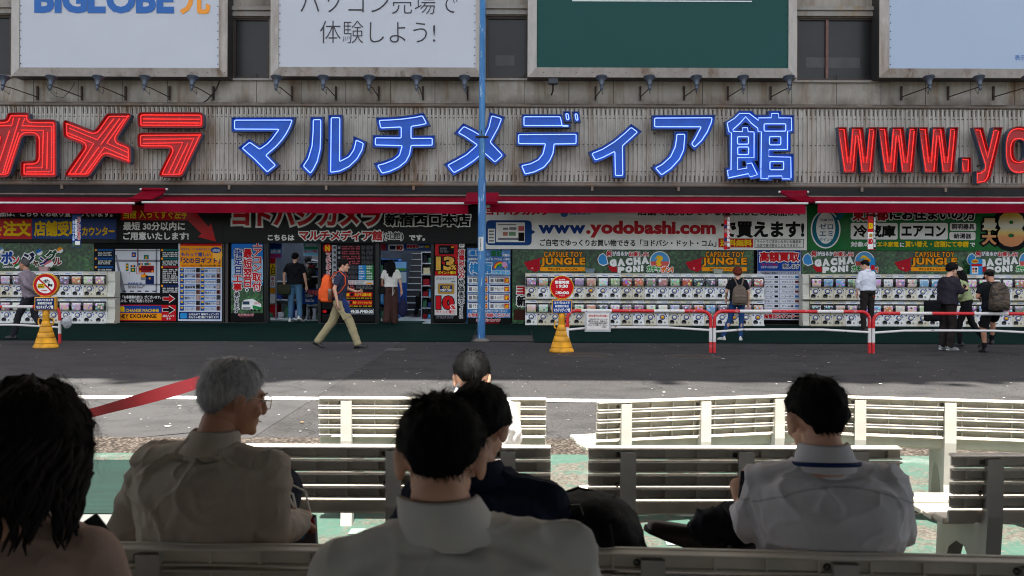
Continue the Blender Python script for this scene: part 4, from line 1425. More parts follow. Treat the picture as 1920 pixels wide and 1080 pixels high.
def p2(mb):
    rect(mb, (338, 456.5, 416, 461), Y, RED, .003)
    rect(mb, (337, 461, 416, 501), Y, ORG, .003)
    oval(mb, 408, 478, 9, 12, Y, col(250, 180, 70), .005)
    tx(mb, 'お父さん、いつもありがとう', (340, 465, 393, 469.5), Y, BLU, .02)
    oval(mb, 405, 469, 10, 5.5, Y, BLU, .006)
    tx(mb, '6月21日', (399, 467, 412, 472), Y, WHT, .02, dy=.01)
    tx(mb, 'もらって嬉しい', (340, 473, 395, 481), Y, BLU, .03)
    tx(mb, '「父の日ギフト」', (339, 483, 413, 494), Y, NAVY, .04)
    tx(mb, 'ヨドバシカメラ', (341, 496, 370, 500), Y, RED, .03)
    tx(mb, 'で選ぶ父の日の贈り物', (371, 496, 413, 500), Y, BLK, .02)
    names = ['ブランド小物', '腕時計・スマートウォッチ', '電動アシスト自転車', 'お酒', 'スマートフォン', 'デジタルカメラ', '健康家電', 'マッサージ機', 'リカバリーウェア', '防水テレビ', '高音質スピーカー', 'イヤホン・ヘッドホン', 'ビアサーバー', '電動歯ブラシ', 'シェーバー', 'パソコン・タブレット']
    for k in range(16):
        a, b = (337.5, 376)[k % 2], 502.3 + (k // 2) * 10.2
        rect(mb, (a, b, a + 7.5, b + 8.6), Y, col(20, 66, 140), .004)
        rect(mb, (a + 1.5, b + 1.5, a + 6, b + 4.5), Y, YEL, .007)
        rect(mb, (a + 8.5, b + .5, a + 29, b + 2.2), Y, col(60, 120, 190), .004)
        text(mb, names[k], (a + 9, b + 3.2, a + 28.5, b + 8), Y, BLK, .02, dy=.005)
        rect(mb, (a + 30, b, a + 37.5, b + 8.6), Y, [col(50, 44, 46), col(150, 130, 120), col(120, 70, 60), col(110, 120, 130)][(k * 7 + k // 3) % 4], .004)
        rect(mb, (a + 31.5, b + 2, a + 35, b + 7), Y, [col(24, 24, 30), col(190, 150, 140), col(60, 60, 66)][k % 3], .007)
    rect(mb, (335.5, 585, 413, 598.5), Y, NAVY, .003)
    rrect(mb, (338, 587, 351, 597), Y, SKY, .006, .03)
    tx(mb, '心を込めて 無料ラッピング!!', (354, 587, 410, 591.5), Y, WHT, .025)
    tx(mb, 'おもちゃ館2階にて承ります!', (354, 592.5, 410, 597), Y, WHT, .025)
sign('poster', (334, 456.5, 416, 602), Y, col(196, 202, 214), 'white poster with an orange head and a table of gift ideas', 'poster', p2)
def p3(mb):
    rect(mb, (434, 457, 493, 587), Y, col(30, 110, 190), .003)
    rect(mb, (434, 486, 493, 530), Y, col(150, 185, 215), .004)
    rect(mb, (433.5, 535, 493, 587), Y, M_LEAF, .005)
    W2, K2 = col(225, 225, 225), BLK
    for s, r, m in (('エアコン', (475, 450, 491, 510), RED), ('取付', (473, 511, 490, 546), RED), ('最短翌日', (456, 466, 473, 540), RED), ('指定日', (439, 466, 455, 514), col(20, 56, 130)), ('工事', (437, 515, 454, 546), RED)):
        text(mb, s, r, Y, K2, .04, grow=.10, dy=.0065, vertical=True)
        text(mb, s, r, Y, W2, .04, grow=.055, dy=.0085, vertical=True)
        text(mb, s, r, Y, m, .035, dy=.0105, vertical=True)
    oval(mb, 463, 543.5, 3.4, 3.4, Y, WHT, .007)
    oval(mb, 463, 543.5, 2, 2, Y, BLK, .009)
    text(mb, '承ります', (439, 547, 449, 587), Y, W2, .04, grow=.08, dy=.0085, vertical=True)
    text(mb, '承ります', (439, 547, 449, 587), Y, BLK, .03, dy=.0105, vertical=True)
    poly(mb, [(453, 580), (454, 566), (459, 562), (474, 560), (490, 570), (490, 580)], Y, WHT, .010)
    poly(mb, [(474, 572), (490, 576), (490, 580), (474, 579)], Y, col(20, 130, 60), .013)
    rect(mb, (455, 565, 468, 571), Y, col(40, 60, 84), .013)
    rect(mb, (455, 576, 470, 579), Y, GREY, .013)
    tx(mb, 'ヨドバシ', (477, 566, 489, 571), Y, RED, .03, dy=.013)
    for cx in (472, 478, 486):
        oval(mb, cx, 581.5, 2.2, 2.2, Y, BLK, .014, 12)
    tx(mb, 'ヨドバシカメラ', (447, 588, 476, 592), Y, RED, .05, WHT, .06)
    tx(mb, 'マルチメディア', (449, 593, 474, 595), Y, col(180, 90, 110), .02)
sign('poster', (432.5, 457, 494, 603), Y, BLK, 'blue and green air conditioner poster with upright red writing and a white truck', 'poster', p3)
def p4(mb):
    oval(mb, 614, 465.5, 8, 8, Y, RED, .004)
    tx(mb, 'N', (610, 460, 618.5, 471), Y, YEL, .06, dy=.008)
    text(mb, 'マルチメディア館', (611.5, 474, 620.5, 526), Y, W_ := col(220, 220, 220), .05, grow=.08, dy=.005, vertical=True)
    text(mb, 'マルチメディア館', (611.5, 474, 620.5, 526), Y, RED, .04, dy=.008, vertical=True)
    text(mb, '北館', (606, 513, 610.5, 525), Y, RED, .03, dy=.008, vertical=True)
    L = col(170, 172, 178)
    for k, fl in enumerate('8765432'):
        y = 460 + k * 9.3
        rect(mb, (622.5, y, 631, y + 8.5), Y, L, .004)
        tx(mb, fl + '階', (623.5, y + 1.5, 630, y + 7), Y, BLK, .03, dy=.007)
        rect(mb, (633, y + 1, 639, y + 7), Y, col(70, 70, 74), .004)
        poly(mb, [(634, y + 6), (636, y + 2), (638, y + 6)], Y, L, .007)
        PK = col(190, 86, 96)
        if k < 3:
            fine(mb, 641, y + .5, 676, y + 8.3, PK, 2, 60 + k)
            fine(mb, 678, y + .5, 685.5, y + 8, col(120, 120, 120), 4, 70 + k)
            fine(mb, 687, y + .5, 699, y + 8, col(120, 120, 130), 4, 80 + k)
        elif k == 3:
            tx(mb, 'テレビ', (643, y + 1, 659, y + 8), Y, PK, .04)
            fine(mb, 660, y + .5, 676, y + 8, PK, 2, 90)
            fine(mb, 678, y + .5, 699, y + 8, col(120, 120, 120), 4, 91)
        else:
            fine(mb, 641, y + .5, 651, y + 8.3, PK, 2, 60 + k)
            fine(mb, 652, y + .5, 671, y + 8, col(110, 110, 116), 4, 70 + k)
            rect(mb, (672, y, 686, y + 8.6), Y, col(30, 130, 190), .004)
            rect(mb, (686.5, y, 700, y + 8.6), Y, col(50, 130, 70), .004)
            fine(mb, 673, y + .5, 685, y + 8, WHT, 2, 93 + k)
            fine(mb, 687, y + .5, 699, y + 8, WHT, 2, 97 + k)
    rect(mb, (622, 525.5, 700, 533.5), Y, col(200, 200, 198), .004)
    fine(mb, 640, 526.5, 666, 533, RED, 2, 101)
    fine(mb, 668, 526.5, 684, 533, GREY, 2, 102)
    rect(mb, (687, 530, 698, 533), Y, ORG, .006)
    fine(mb, 640, 535, 666, 542.5, col(190, 86, 96), 2, 103)
    fine(mb, 668, 535, 699, 542.5, col(120, 120, 124), 3, 104)
    rect(mb, (641, 548, 698, 556.5), Y, RED, .004)
    tx(mb, '会館', (644, 549.5, 655, 555.5), Y, YEL, .03)
    oval(mb, 660, 552, 3.5, 3, Y, BLK, .008)
    tx(mb, 'カメラは隣の館', (665, 549.5, 696, 555.5), Y, YEL, .03)
    fine(mb, 644, 557.5, 698, 560.5, YEL, 1, 105)
    rect(mb, (641, 563, 698, 571.5), Y, RED, .004)
    oval(mb, 653, 567, 3, 3.4, Y, GREY, .008)
    oval(mb, 658, 567, 2.6, 2.8, Y, BLK, .008)
    tx(mb, '時計・スマートウォッチは', (662, 565, 697, 570), Y, YEL, .03)
    fine(mb, 650, 572.5, 698, 575.5, YEL, 1, 106)
    for q in ((604, 579.5, 622, 580), (604, 588.5, 622, 589)):
        rect(mb, (604, 580, 621, 588.5), Y, L, .003)
    oval(mb, 609, 584, 4, 3, Y, RED, .007)
    for q in ((653, 579, 701, 579.7), (653, 588.3, 701, 589), (700.3, 579, 701, 589)):
        rect(mb, q, Y, L, .005)
    tx(mb, 'AM9:30-PM10:00', (650, 581, 699, 587.5), Y, WHT, .035)
sign('notice_board', (603.5, 457, 703, 603), Y, BLK, 'tall black floor directory with a red circle between the two doorways', 'notice board', p4)
def p5(mb):
    rect(mb, (816, 457.5, 858, 517), Y, G_RED, .003)
    rrect(mb, (822.5, 460, 851.5, 477), Y, BLK, .006, .03)
    fine(mb, 825, 464, 842, 474, GREY, 3, 120)
    rect(mb, (846, 462, 850.5, 465), Y, ORG, .010)
    tx(mb, '13', (817.5, 481, 852, 507), Y, M_GOLD2, .05, BLK, .06, gap=.12)
    tx(mb, '%', (846, 497, 855.5, 506), Y, M_GOLD2, .04, BLK, .12, dy=.012)
    tx(mb, 'ポイント還元', (821, 508, 855, 514), Y, YEL, .04, BLK, .10)
    rect(mb, (815, 517, 857, 591), Y, col(196, 196, 192), .003)
    tx(mb, 'ゴールドポイントカード', (818, 520, 852, 525), Y, BLK, .02)
    fine(mb, 846, 526, 855, 530, BLK, 1, 121)
    rrect(mb, (821, 531.5, 852, 551), Y, col(170, 130, 50), .006, .03)
    rrect(mb, (825, 535, 848, 547.5), Y, NAVY, .009, .03)
    tx(mb, 'GOLD', (830, 536, 844, 541), Y, YEL, .03, dy=.012)
    tx(mb, 'POINT CARD', (826, 542, 847, 546.5), Y, WHT, .03, dy=.012)
    tx(mb, '10', (818, 555, 851, 580), Y, RED, .06, BLK, .05, gap=.12)
    tx(mb, '%', (845, 572, 854.5, 580), Y, RED, .04, WHT, .10, dy=.012)
    tx(mb, 'ポイント還元', (817, 581.5, 853, 588), Y, RED, .03, WHT, .08)
    fine(mb, 818, 591.5, 852, 597.5, GREY, 2, 122)
M_GOLD2 = mat('gold print', (225, 165, 30), .4, var=.3, vs=4)
sign('poster', (814.5, 457, 859, 603), Y, BLK, 'red and white poster with a big gold 13 above a big red 10', 'poster', p5)
def p6(mb):
    for s, r, m in (('消費税込み', (860, 467, 871, 523), RED), ('特価表示', (860, 524, 870, 570), BLK), ('でさらに', (861, 571, 868, 597), BLK)):
        text(mb, s, r, Y, col(215, 215, 212), .04, grow=.10, dy=.004, vertical=True)
        text(mb, s, r, Y, m, .03, dy=.008, vertical=True)
    rrect(mb, (860.5, 455, 871, 464), Y, CRM, .004, .02)
    tx(mb, 'い', (862, 456, 869, 462), Y, BLK, .03, dy=.008)
sign('poster', (859.3, 456.8, 873.5, 603), Y, BLK, 'narrow black strip with upright red and white writing', 'poster strip', p6)
def _rain(nt, pos, b):
    v = nd(nt, 'ShaderNodeTexVoronoi')
    v.inputs['Scale'].default_value = 9
    nt.links.new(pos, v.inputs['Vector'])
    nt.links.new(n_ramp(nt, v.outputs['Distance'], [(.05, (.20, .42, .65)), (.35, (.02, .16, .42)), (.8, (.01, .08, .24))]), b.inputs['Base Color'])
M_RAIN = custom('rain drop print', _rain, .35)
def p7(mb):
    tx(mb, '湿気', (879, 469, 905, 479), Y, col(30, 120, 190), .05, WHT, .06)
    tx(mb, 'カビ', (921, 469, 941, 480), Y, col(16, 120, 50), .05, BLK, .06)
    tx(mb, '対策も!', (942, 476, 956, 481), Y, WHT, .03)
    tx(mb, '梅雨時期の「ジメジメ」を「サラッ」と解決!', (878, 484, 956, 488), Y, WHT, .025)
    tx(mb, '梅雨', (880, 492, 922, 513), Y, col(40, 130, 190), .05, WHT, .06)
    tx(mb, '対策商品', (922, 507, 956, 514), Y, col(60, 170, 220), .04, WHT, .08)
    for q, c in enumerate((RED, ORG, YEL, col(30, 150, 60), BLU)):
        cc = P(938, 503, Y)
        a0, a1 = (13 - q * 1.6) * Y / FPX, (13 - q * 1.6 - 1.6) * Y / FPX
        n = 12
        mb.add([(cc.x + r_ * math.cos(math.pi * k / n), Y - .004 - q * .0002, cc.z + r_ * math.sin(math.pi * k / n)) for k in range(n + 1) for r_ in (a0, a1)], [(2 * k, 2 * k + 1, 2 * k + 3, 2 * k + 2) for k in range(n)], c)
    oval(mb, 946, 496, 5.5, 5, Y, col(210, 150, 190), .007)
    oval(mb, 938, 497, 3.5, 3, Y, col(40, 150, 60), .007)
    for k, s in enumerate(('除湿機', '洗濯乾燥機', 'ふとん乾燥機', 'サーキュレーター', '防湿庫', '傘・レイングッズ', 'ドライヤー', 'スタイリング剤')):
        a, b = (877, 917.5)[k % 2], 517.5 + (k // 2) * 16
        rrect(mb, (a, b, a + 38, b + 14), Y, CRM, .004, .02)
        rect(mb, (a + 1, b + .8, a + 37, b + 3), Y, NAVY, .007)
        text(mb, s, (a + 10, b + 4.5, a + 27, b + 12), Y, BLK, .02, dy=.008)
        rect(mb, (a + 2, b + 5, a + 8, b + 12), Y, GREY, .007)
        rect(mb, (a + 28, b + 4, a + 37, b + 13), Y, col(200, 40, 20), .007)
        tx(mb, '12213166'[k] + 'F', (a + 30, b + 6, a + 36, b + 12), Y, YEL, .05, dy=.010)
    tx(mb, 'お探しの商品がございましたら', (886, 581, 947, 585.5), Y, WHT, .025)
    tx(mb, 'お気軽にご相談ください!', (878, 587, 955, 594.5), Y, RED, .03, WHT, .08)
    rect(mb, (876, 596, 957, 608), Y, BLK, .003)
    tx(mb, 'ヨドバシカメラ', (893, 597.5, 938, 603), Y, RED, .05, WHT, .06)
    tx(mb, 'www.yodobashi.com', (895, 604, 936, 607), Y, RED, .02)
sign('poster', (875.5, 465, 957, 608), Y, M_RAIN, 'blue rain-drop poster behind the blue pole', 'poster', p7)
def p8(mb):
    text(mb, 'ヨ', (969, 537, 984, 552), Y, WHT, .05, grow=.08, dy=.004)
    text(mb, 'ヨ', (969, 537, 984, 552), Y, RED, .05, dy=.007)
    text(mb, '新', (969, 555, 986, 574), Y, WHT, .05, grow=.1, dy=.004)
    text(mb, '新', (969, 555, 986, 574), Y, BLK, .05, dy=.007)
    rect(mb, (963, 580, 990, 600), Y, col(60, 30, 20), .003)
sign('poster', (960.5, 468, 990, 609), Y, M_JUN, 'dark leafy panel at the left end of the middle capsule machines', 'poster', p8)
def jungle(mb, x, w_):
    tx(mb, 'CAPSULE TOY', (x, 472, x + w_, 482), Y, ORG, .03, BLK, .06, gap=.08)
    tx(mb, 'JUNGLE', (x - 6, 483, x + w_ + 5, 500), Y, ORG, .05, BLK, .05, gap=.10)
    rect(mb, (x - 7, 501, x + w_ + 5, 508.5), Y, ORG, .006)
    tx(mb, 'ガチャガチャ ジャングル', (x + 7, 502.5, x + w_ - 9, 507), Y, BLK, .03, dy=.009)
    poly(mb, [(x - 38, 492), (x - 30, 505), (x - 16, 510), (x - 8, 506), (x - 8, 487), (x - 2, 482)], Y, col(170, 20, 36), .006)   # the lower half of a red capsule
    oval(mb, x - 22, 503, 2, 2, Y, col(220, 120, 120), .009)
def gacha(mb, x):
    poly(mb, [(x, 486), (x + 4, 478), (x + 11, 474), (x + 17, 480), (x + 21, 495), (x + 11, 499), (x + 3, 495)], Y, WHT, .003)
    poly(mb, [(x + 1.5, 486), (x + 5, 479), (x + 11, 476), (x + 16, 481), (x + 19, 494), (x + 11, 497), (x + 4, 494)], Y, col(60, 140, 200), .006)
    tx(mb, '何', (x + 17, 470, x + 27, 481), Y, RED, .05, WHT, .09)
    tx(mb, 'が出るか', (x + 28, 471, x + 58, 480), Y, WHT, .05, NAVY, .08)
    tx(mb, 'お楽しみ!', (x + 59, 472, x + 96, 481), Y, RED, .04, WHT, .09)
    for k, ch in enumerate('GACHA'):
        tx(mb, ch, (x + 23 + k * 15, 486 - k * 1.2, x + 36 + k * 15, 500 - k * 1.2), Y, WHT, .11, rot=.06)
    for k, ch in enumerate('PON!'):
        tx(mb, ch, (x + 38 + k * 14.5, 500 - k * 1.0, x + (51 if ch != '!' else 43) + k * 14.5, 512 - k), Y, WHT, .11)
    poly(mb, [(x + 20, 498), (x + 36, 500), (x + 38, 510), (x + 28, 510), (x + 22, 504)], Y, col(170, 20, 30), .004)
    tx(mb, 'ガチャ', (x + 93, 498, x + 118, 510), Y, col(40, 150, 50), .06, WHT, .09)
    tx(mb, 'ポン!', (x + 119, 499, x + 142, 511), Y, col(230, 100, 20), .06, WHT, .09)
    oval(mb, x + 117, 490, 19, 19, Y, WHT, .0035)
    cc = P(x + 117, 490, Y)
    for r_, m, lo, hi, d in ((17.5, col(80, 150, 200), 0, math.pi, .005), (17.5, col(205, 90, 80), math.pi, 2 * math.pi, .005)):
        q = r_ * Y / FPX
        mb.add([(cc.x + q * math.cos(lo + (hi - lo) * k / 14), Y - d, cc.z + q * math.sin(lo + (hi - lo) * k / 14)) for k in range(15)], [tuple(range(15))], m)
    tx(mb, '?', (x + 110, 479, x + 123, 499), Y, col(240, 190, 40), .08, dy=.008)
def p9(mb):
    jungle(mb, 1020, 72)
    gacha(mb, 1120)
    jungle(mb, 1323, 72)
sign('poster', (990.5, 467, 1413, 513), Y, M_JUN, 'leafy capsule toy sign above the middle capsule machines', 'sign', p9)
def p10(mb):
    gacha(mb, 1504)
    jungle(mb, 1715, 74)
    gacha(mb, 1812)
sign('poster', (1503.5, 470, 1985, 517), Y, M_JUN, 'leafy capsule toy sign above the right-hand capsule machines', 'sign', p10)
def p11(mb):
    rect(mb, (1420.5, 468.5, 1501, 508), Y, BLU, .003)
    tx(mb, '高額買取', (1424, 472, 1498, 491), Y, RED, .045, WHT, .07)
    tx(mb, 'ご買い替えのご相談も', (1426, 494, 1458, 498), Y, RED, .02)
    tx(mb, 'させていただきます', (1427, 499, 1458, 503), Y, WHT, .02)
    tx(mb, '致します', (1468, 495, 1499, 504), Y, BLK, .03, WHT, .08)
    rect(mb, (1424, 508.5, 1500, 509), Y, BLK, .003)
    tx(mb, '下記商品の買取をさせていただきます', (1425, 510, 1498, 514), Y, BLK, .02)
    for k, s in enumerate(('スマートフォン', 'パソコン', '液晶モニター', 'タブレット', 'カメラ', '交換レンズ', 'ドローン', 'アクションカメラ', 'テレビ', 'レコーダー', 'イヤホン', 'ヘッドホン', 'ウォークマン', 'ゲーム機', 'ゲームソフト', 'スマートウォッチ')):
        a, b = (1424, 1462.5)[k % 2], 515.5 + (k // 2) * 9.1
        rect(mb, (a, b, a + 37, b + 7.6), Y, col(226, 226, 232), .004)
        text(mb, s, (a + 3, b + 1.8, a + 25, b + 6), Y, BLK, .025, dy=.007)
        rect(mb, (a + 28, b + 1.8, a + 35, b + 6), Y, [BLK, col(60, 110, 170), GREY, col(110, 40, 44)][(k * 5) % 4], .007)
    rect(mb, (1424, 588, 1501, 598), Y, BLK, .003)
    tx(mb, '2階買取カウンター', (1428, 589, 1498, 597), Y, RED, .04, WHT, .07)
sign('poster', (1420, 468, 1502, 600), Y, col(180, 182, 196), 'pale poster with a blue head listing goods in two columns', 'poster', p11)

# small hanging flags under the awnings
def flag(px0, px1, py0, py1, label, kind):
    Yq = 24.3
    X0, X1, Z0, Z1 = PR(px0, py0, px1, py1, Yq)
    t = thing('hanging_flag', ((X0 + X1) / 2, Yq, Z1), label, 'hanging flag', 'small upright flags hung under the awnings')
    global Y
    keep, Y = Y, Yq
    mb = MB()
    mb.box(X0, X1, Yq, Yq + .006, Z0, Z1, [G_BLU, G_RED, col(140, 50, 50)][kind])
    mb.tube([(X0 - .05, Yq, Z1 + .01), (X1 + .05, Yq, Z1 + .01)], .010, M_DARK, 6)
    at0(mb, t).build('cloth', t)
    mb = MB()
    w_ = px1 - px0
    if kind == 0:
        text(mb, 'エアコン取付', (px0 + w_ * .62, py0 + 5, px1 - 1, py1 - 14), Yq, RED, .04, dy=.006, vertical=True)
        text(mb, 'エアコン取付', (px0 + w_ * .62, py0 + 5, px1 - 1, py1 - 14), Yq, WHT, .04, grow=.07, dy=.004, vertical=True)
        text(mb, '最短翌日', (px0 + w_ * .32, py0 + 10, px0 + w_ * .6, py1 - 16), Yq, WHT, .04, dy=.005, vertical=True)
        text(mb, '指定日工事', (px0 + 1, py0 + 12, px0 + w_ * .3, py1 - 12), Yq, col(180, 200, 230), .04, dy=.005, vertical=True)
        rect(mb, (px0 + 1, py1 - 10, px1 - 1, py1 - 1), Yq, M_LEAF, .003)
        rect(mb, (px0 + 6, py1 - 12, px1 - 2, py1 - 5), Yq, WHT, .005)
    elif kind == 1:
        rect(mb, (px0, py0 + 30, px0 + w_ * .7, py1 - 1), Yq, CRM, .003)
        tx(mb, '13', (px0 + 1.5, py0 + 13, px0 + w_ * .65, py0 + 24), Yq, YEL, .07)
        tx(mb, '10', (px0 + 1, py0 + 42, px0 + w_ * .65, py0 + 53), Yq, RED, .07)
        rect(mb, (px0 + 3, py0 + 33, px0 + w_ * .6, py0 + 40), Yq, col(170, 130, 50), .006)
        rect(mb, (px0 + w_ * .7, py0, px1, py1 - 1), Yq, BLK, .003)
        text(mb, '消費税込み特価', (px0 + w_ * .73, py0 + 2, px1 - .5, py1 - 4), Yq, WHT, .04, dy=.006, vertical=True)
    else:
        for k in range(8):
            rect(mb, (px0 + 1, py0 + 2 + k * 8, px0 + w_ * .5, py0 + 8 + k * 8), Yq, [col(150, 120, 110), RED, NAVY][k % 3], .003)
        text(mb, '消費税込み特価', (px0 + w_ * .52, py0 + 2, px1 - .5, py1 - 4), Yq, WHT, .04, dy=.004, vertical=True)
    at0(mb, t).build('print', t)
    Y = keep
flag(135, 152, 401, 464, 'small upright flag hung in front of the blue and yellow banner at left', 0)
flag(1357, 1369, 404, 467, 'thin reddish upright flag hung in front of the white banner', 2)
flag(1627, 1642, 405, 468, 'small red and white upright flag hung in front of the green banner', 1)

# things seen through the doorways
def p20(mb):
    for q, m in (((505, 457, 528, 466), BLU), ((506, 467, 527, 476), col(60, 130, 190)), ((506, 476, 527, 483), col(150, 40, 90))):
        rect(mb, q, Yi, m, .003)
    text(mb, 'お買い得', (508, 468, 526, 475), Yi, WHT, .03, dy=.006)
Yi = 26.6
sign('poster', (504, 456, 528, 484), Yi, col(40, 90, 160), 'blue hanging poster at the top left of the left doorway', 'poster', p20)
def p21(mb):
    rect(mb, (570, 457, 596, 463), Yi, col(60, 170, 200), .003)
    rect(mb, (570, 463, 596, 468), Yi, col(30, 130, 90), .003)
    rect(mb, (570, 468, 596, 479), Yi, col(120, 190, 220), .003)
    text(mb, '超特価', (572, 457.5, 594, 462.5), Yi, WHT, .03, dy=.006)
    text(mb, '省エネ大特価', (571, 469, 595, 474), Yi, RED, .03, dy=.006)
sign('poster', (569, 456, 597, 480), Yi, col(170, 200, 220), 'pale blue hanging poster at the top right of the left doorway', 'poster', p21)
def p22(mb):
    rect(mb, (714, 457, 724, 469), Yi, col(190, 60, 80), .003)
    rrect(mb, (728, 458, 757, 470), Yi, CRM, .003, .03)
    rect(mb, (731, 461, 741, 468), Yi, NAVY, .006)
    text(mb, '10', (744, 460, 755, 469), Yi, RED, .06, dy=.006)
    rect(mb, (758, 458, 806, 466), Yi, BLU, .003)
    text(mb, '高額買取', (763, 458.5, 784, 465.5), Yi, RED, .04, dy=.007)
    text(mb, '高額買取', (763, 458.5, 784, 465.5), Yi, WHT, .04, grow=.08, dy=.005)
    text(mb, '実施中', (785, 460, 796, 465), Yi, WHT, .03, dy=.006)
    rect(mb, (797, 460, 805, 465), Yi, YEL, .006)
sign('hanging_sign', (713, 456.5, 808, 470), Yi, col(60, 90, 150), 'coloured sign strip across the top of the right doorway', 'sign', p22)
# entrance post sign
c = P(514, 575, 27.2)
t = thing('post_sign', (c.x, 27.2, .12), 'thin post sign with a yellow entrance plate in the left doorway', 'sign')
mb = MB()
mb.lathe([(0, .02), (.24, .02), (.25, 0)], (0, 0, 0), GREY, 20)
mb.build('foot', t)
mb = MB()
mb.tube([(.05, 0, .02), (.05, 0, 1.75)], .018, col(150, 150, 155), 8)
mb.build('pole', t)
mb = MB()
for a, b, m in ((1.72, 1.55, RED), (1.54, 1.22, YEL), (1.2, .9, CRM), (.88, .72, ORG), (.70, .46, CRM), (.42, .20, RED)):
    mb.box(-.11, .03, -.012, .0, b, a, m)
text_w(mb, '入口', -.09, .02, 1.24, 1.52, -.016, BLK, .04, vertical=True)
text_w(mb, '出入口', -.08, .0, .92, 1.18, -.016, RED, .03, vertical=True)
mb.build('plate', t)
# counters and shelves
def shelf(x0, x1, y0, y1, h, label, seed, levels=4, base=None):
    t = thing('display_shelf', ((x0 + x1) / 2, (y0 + y1) / 2, .12), label, 'display shelf')
    mb = MB()
    w_, d_ = (x1 - x0) / 2, (y1 - y0) / 2
    mw = base or mat('shelf white', (170, 178, 186), .35)
    mb.box(-w_, w_, d_ - .03, d_, 0, h, mw)
    for k in range(levels + 1):
        z = h * k / levels
        mb.box(-w_ + .002, w_ - .002, -d_, d_ - .032, max(0, z - .03), z + .0, mw)
    mb.box(-w_ - .02, -w_, -d_, d_, 0, h, mw)
    mb.box(w_, w_ + .02, -d_, d_, 0, h, mw)
    mb.build('rack', t)
    rr = random.Random(seed)
    pal = [(190, 190, 200), (40, 60, 120), (30, 30, 36), (150, 30, 40), (90, 150, 190), (210, 200, 160), (60, 110, 80)]
    for k in range(levels):
        z = h * k / levels + .001
        x = -w_ + .03
        mb = MB()
        while x < w_ - .12:
            ww, hh = rr.uniform(.08, .2), rr.uniform(.12, h / levels - .08)
            mb.cbox(x, min(x + ww, w_ - .02), -d_ + .05, d_ - .06, z, z + hh, col(*rr.choice(pal)), .008)
            x += ww + rr.uniform(.01, .04)
        mb.build('goods', t)['kind'] = 'stuff'
    return t
shelf(-7.0, -5.95, 28.6, 29.3, 1.05, 'white display counter seen through the left doorway', 1, 2)
shelf(-5.65, -5.2, 27.5, 28.2, 1.6, 'lit shelf of small appliances at the right of the left doorway', 2, 4)
shelf(-2.55, -1.9, 28.2, 28.9, 1.9, 'narrow shelf beside the stairs in the right doorway', 4, 6)
shelf(-4.3, -3.25, 28.4, 29.1, 1.7, 'blue shelf behind the long haired woman in the right doorway', 5, 4, col(50, 100, 160))
def p23(mb):
    rect(mb, (571, 541, 598, 556), Yi, NAVY, .003)
    text(mb, '洗浄器', (577, 543, 597, 554), Yi, col(210, 90, 90), .04, dy=.006)
    text(mb, 'Dental Care', (573, 560, 589, 566), Yi, WHT, .03, dy=.006)
Yi = 27.3
sign('counter_sign', (566, 541, 600, 570), Yi, BLU, 'blue counter sign with red characters low in the left doorway', 'sign', p23)
def p24(mb):
    rect(mb, (739, 491, 762, 503), Yi, col(120, 170, 210), .003)
    rect(mb, (739, 503, 762, 508), Yi, col(70, 130, 50), .003)
    rect(mb, (739, 510, 762, 530), Yi, col(160, 180, 190), .003)
Yi = 28.0
sign('display_board', (738, 490, 763, 580), Yi, col(30, 70, 140), 'sky blue display panel beside the long haired woman', 'display board', p24)
c = P(586, 495, 27.8)
t = thing('monitor', c, 'small white monitor on the lit shelf in the left doorway', 'monitor')
mb = MB()
mb.cbox(-.16, .16, -.02, .02, -.1, .12, col(210, 212, 215), .01)
mb.build('casing', t)
mb = MB()
mb.box(-.13, .13, -.026, -.022, -.07, .09, mat('dark screen', (26, 30, 40), .2))
mb.build('screen', t)
mb = MB()
mb.box(-.03, .03, -.02, .02, -.16, -.1, col(180, 182, 185))
mb.box(-.1, .1, -.08, .08, -.175, -.16, col(180, 182, 185))
mb.build('stand', t)
# ---------------------------------------------------------------- capsule machines
def _mw(nt, pos, b):
    oi = nd(nt, 'ShaderNodeObjectInfo')
    c = n_ramp(nt, oi.outputs['Random'], [(0, lin((226, 226, 223))), (.55, lin((220, 219, 213))), (.7, lin((212, 205, 184))), (1, lin((200, 192, 168)))])
    n = n_noise(nt, n_map(nt, pos, 5.0), 1, 6, .65)
    nt.links.new(n_mix(nt, .7, c, n_ramp(nt, n, [(.3, (.80, .79, .76)), (.6, (1.05, 1.05, 1.04))]), 'MULTIPLY'), b.inputs['Base Color'])
M_MW = custom('machine white plastic', _mw, .35, .3)
M_MWY = mat('machine yellowed plastic', (206, 202, 186), .4, var=.12, vs=3)
M_MD = mat('machine window dark', (36, 34, 36), .15, var=.25, vs=4, spec=.6)
M_MB = mat('machine blue ring', (24, 62, 140), .35, var=.05)
M_MK = custom('machine knob', lambda nt, pos, b: nt.links.new(n_ramp(nt, nd(nt, 'ShaderNodeObjectInfo').outputs['Random'], [(0, lin((226, 220, 200))), (.86, lin((224, 216, 196))), (.88, lin((226, 160, 40))), (1, lin((228, 165, 45)))]), b.inputs['Base Color']), .35, .3)
M_ML = mat('machine label blue', (110, 140, 190), .4, var=.05)
M_MH = mat('machine outlet black', (14, 14, 15), .3, var=.1)
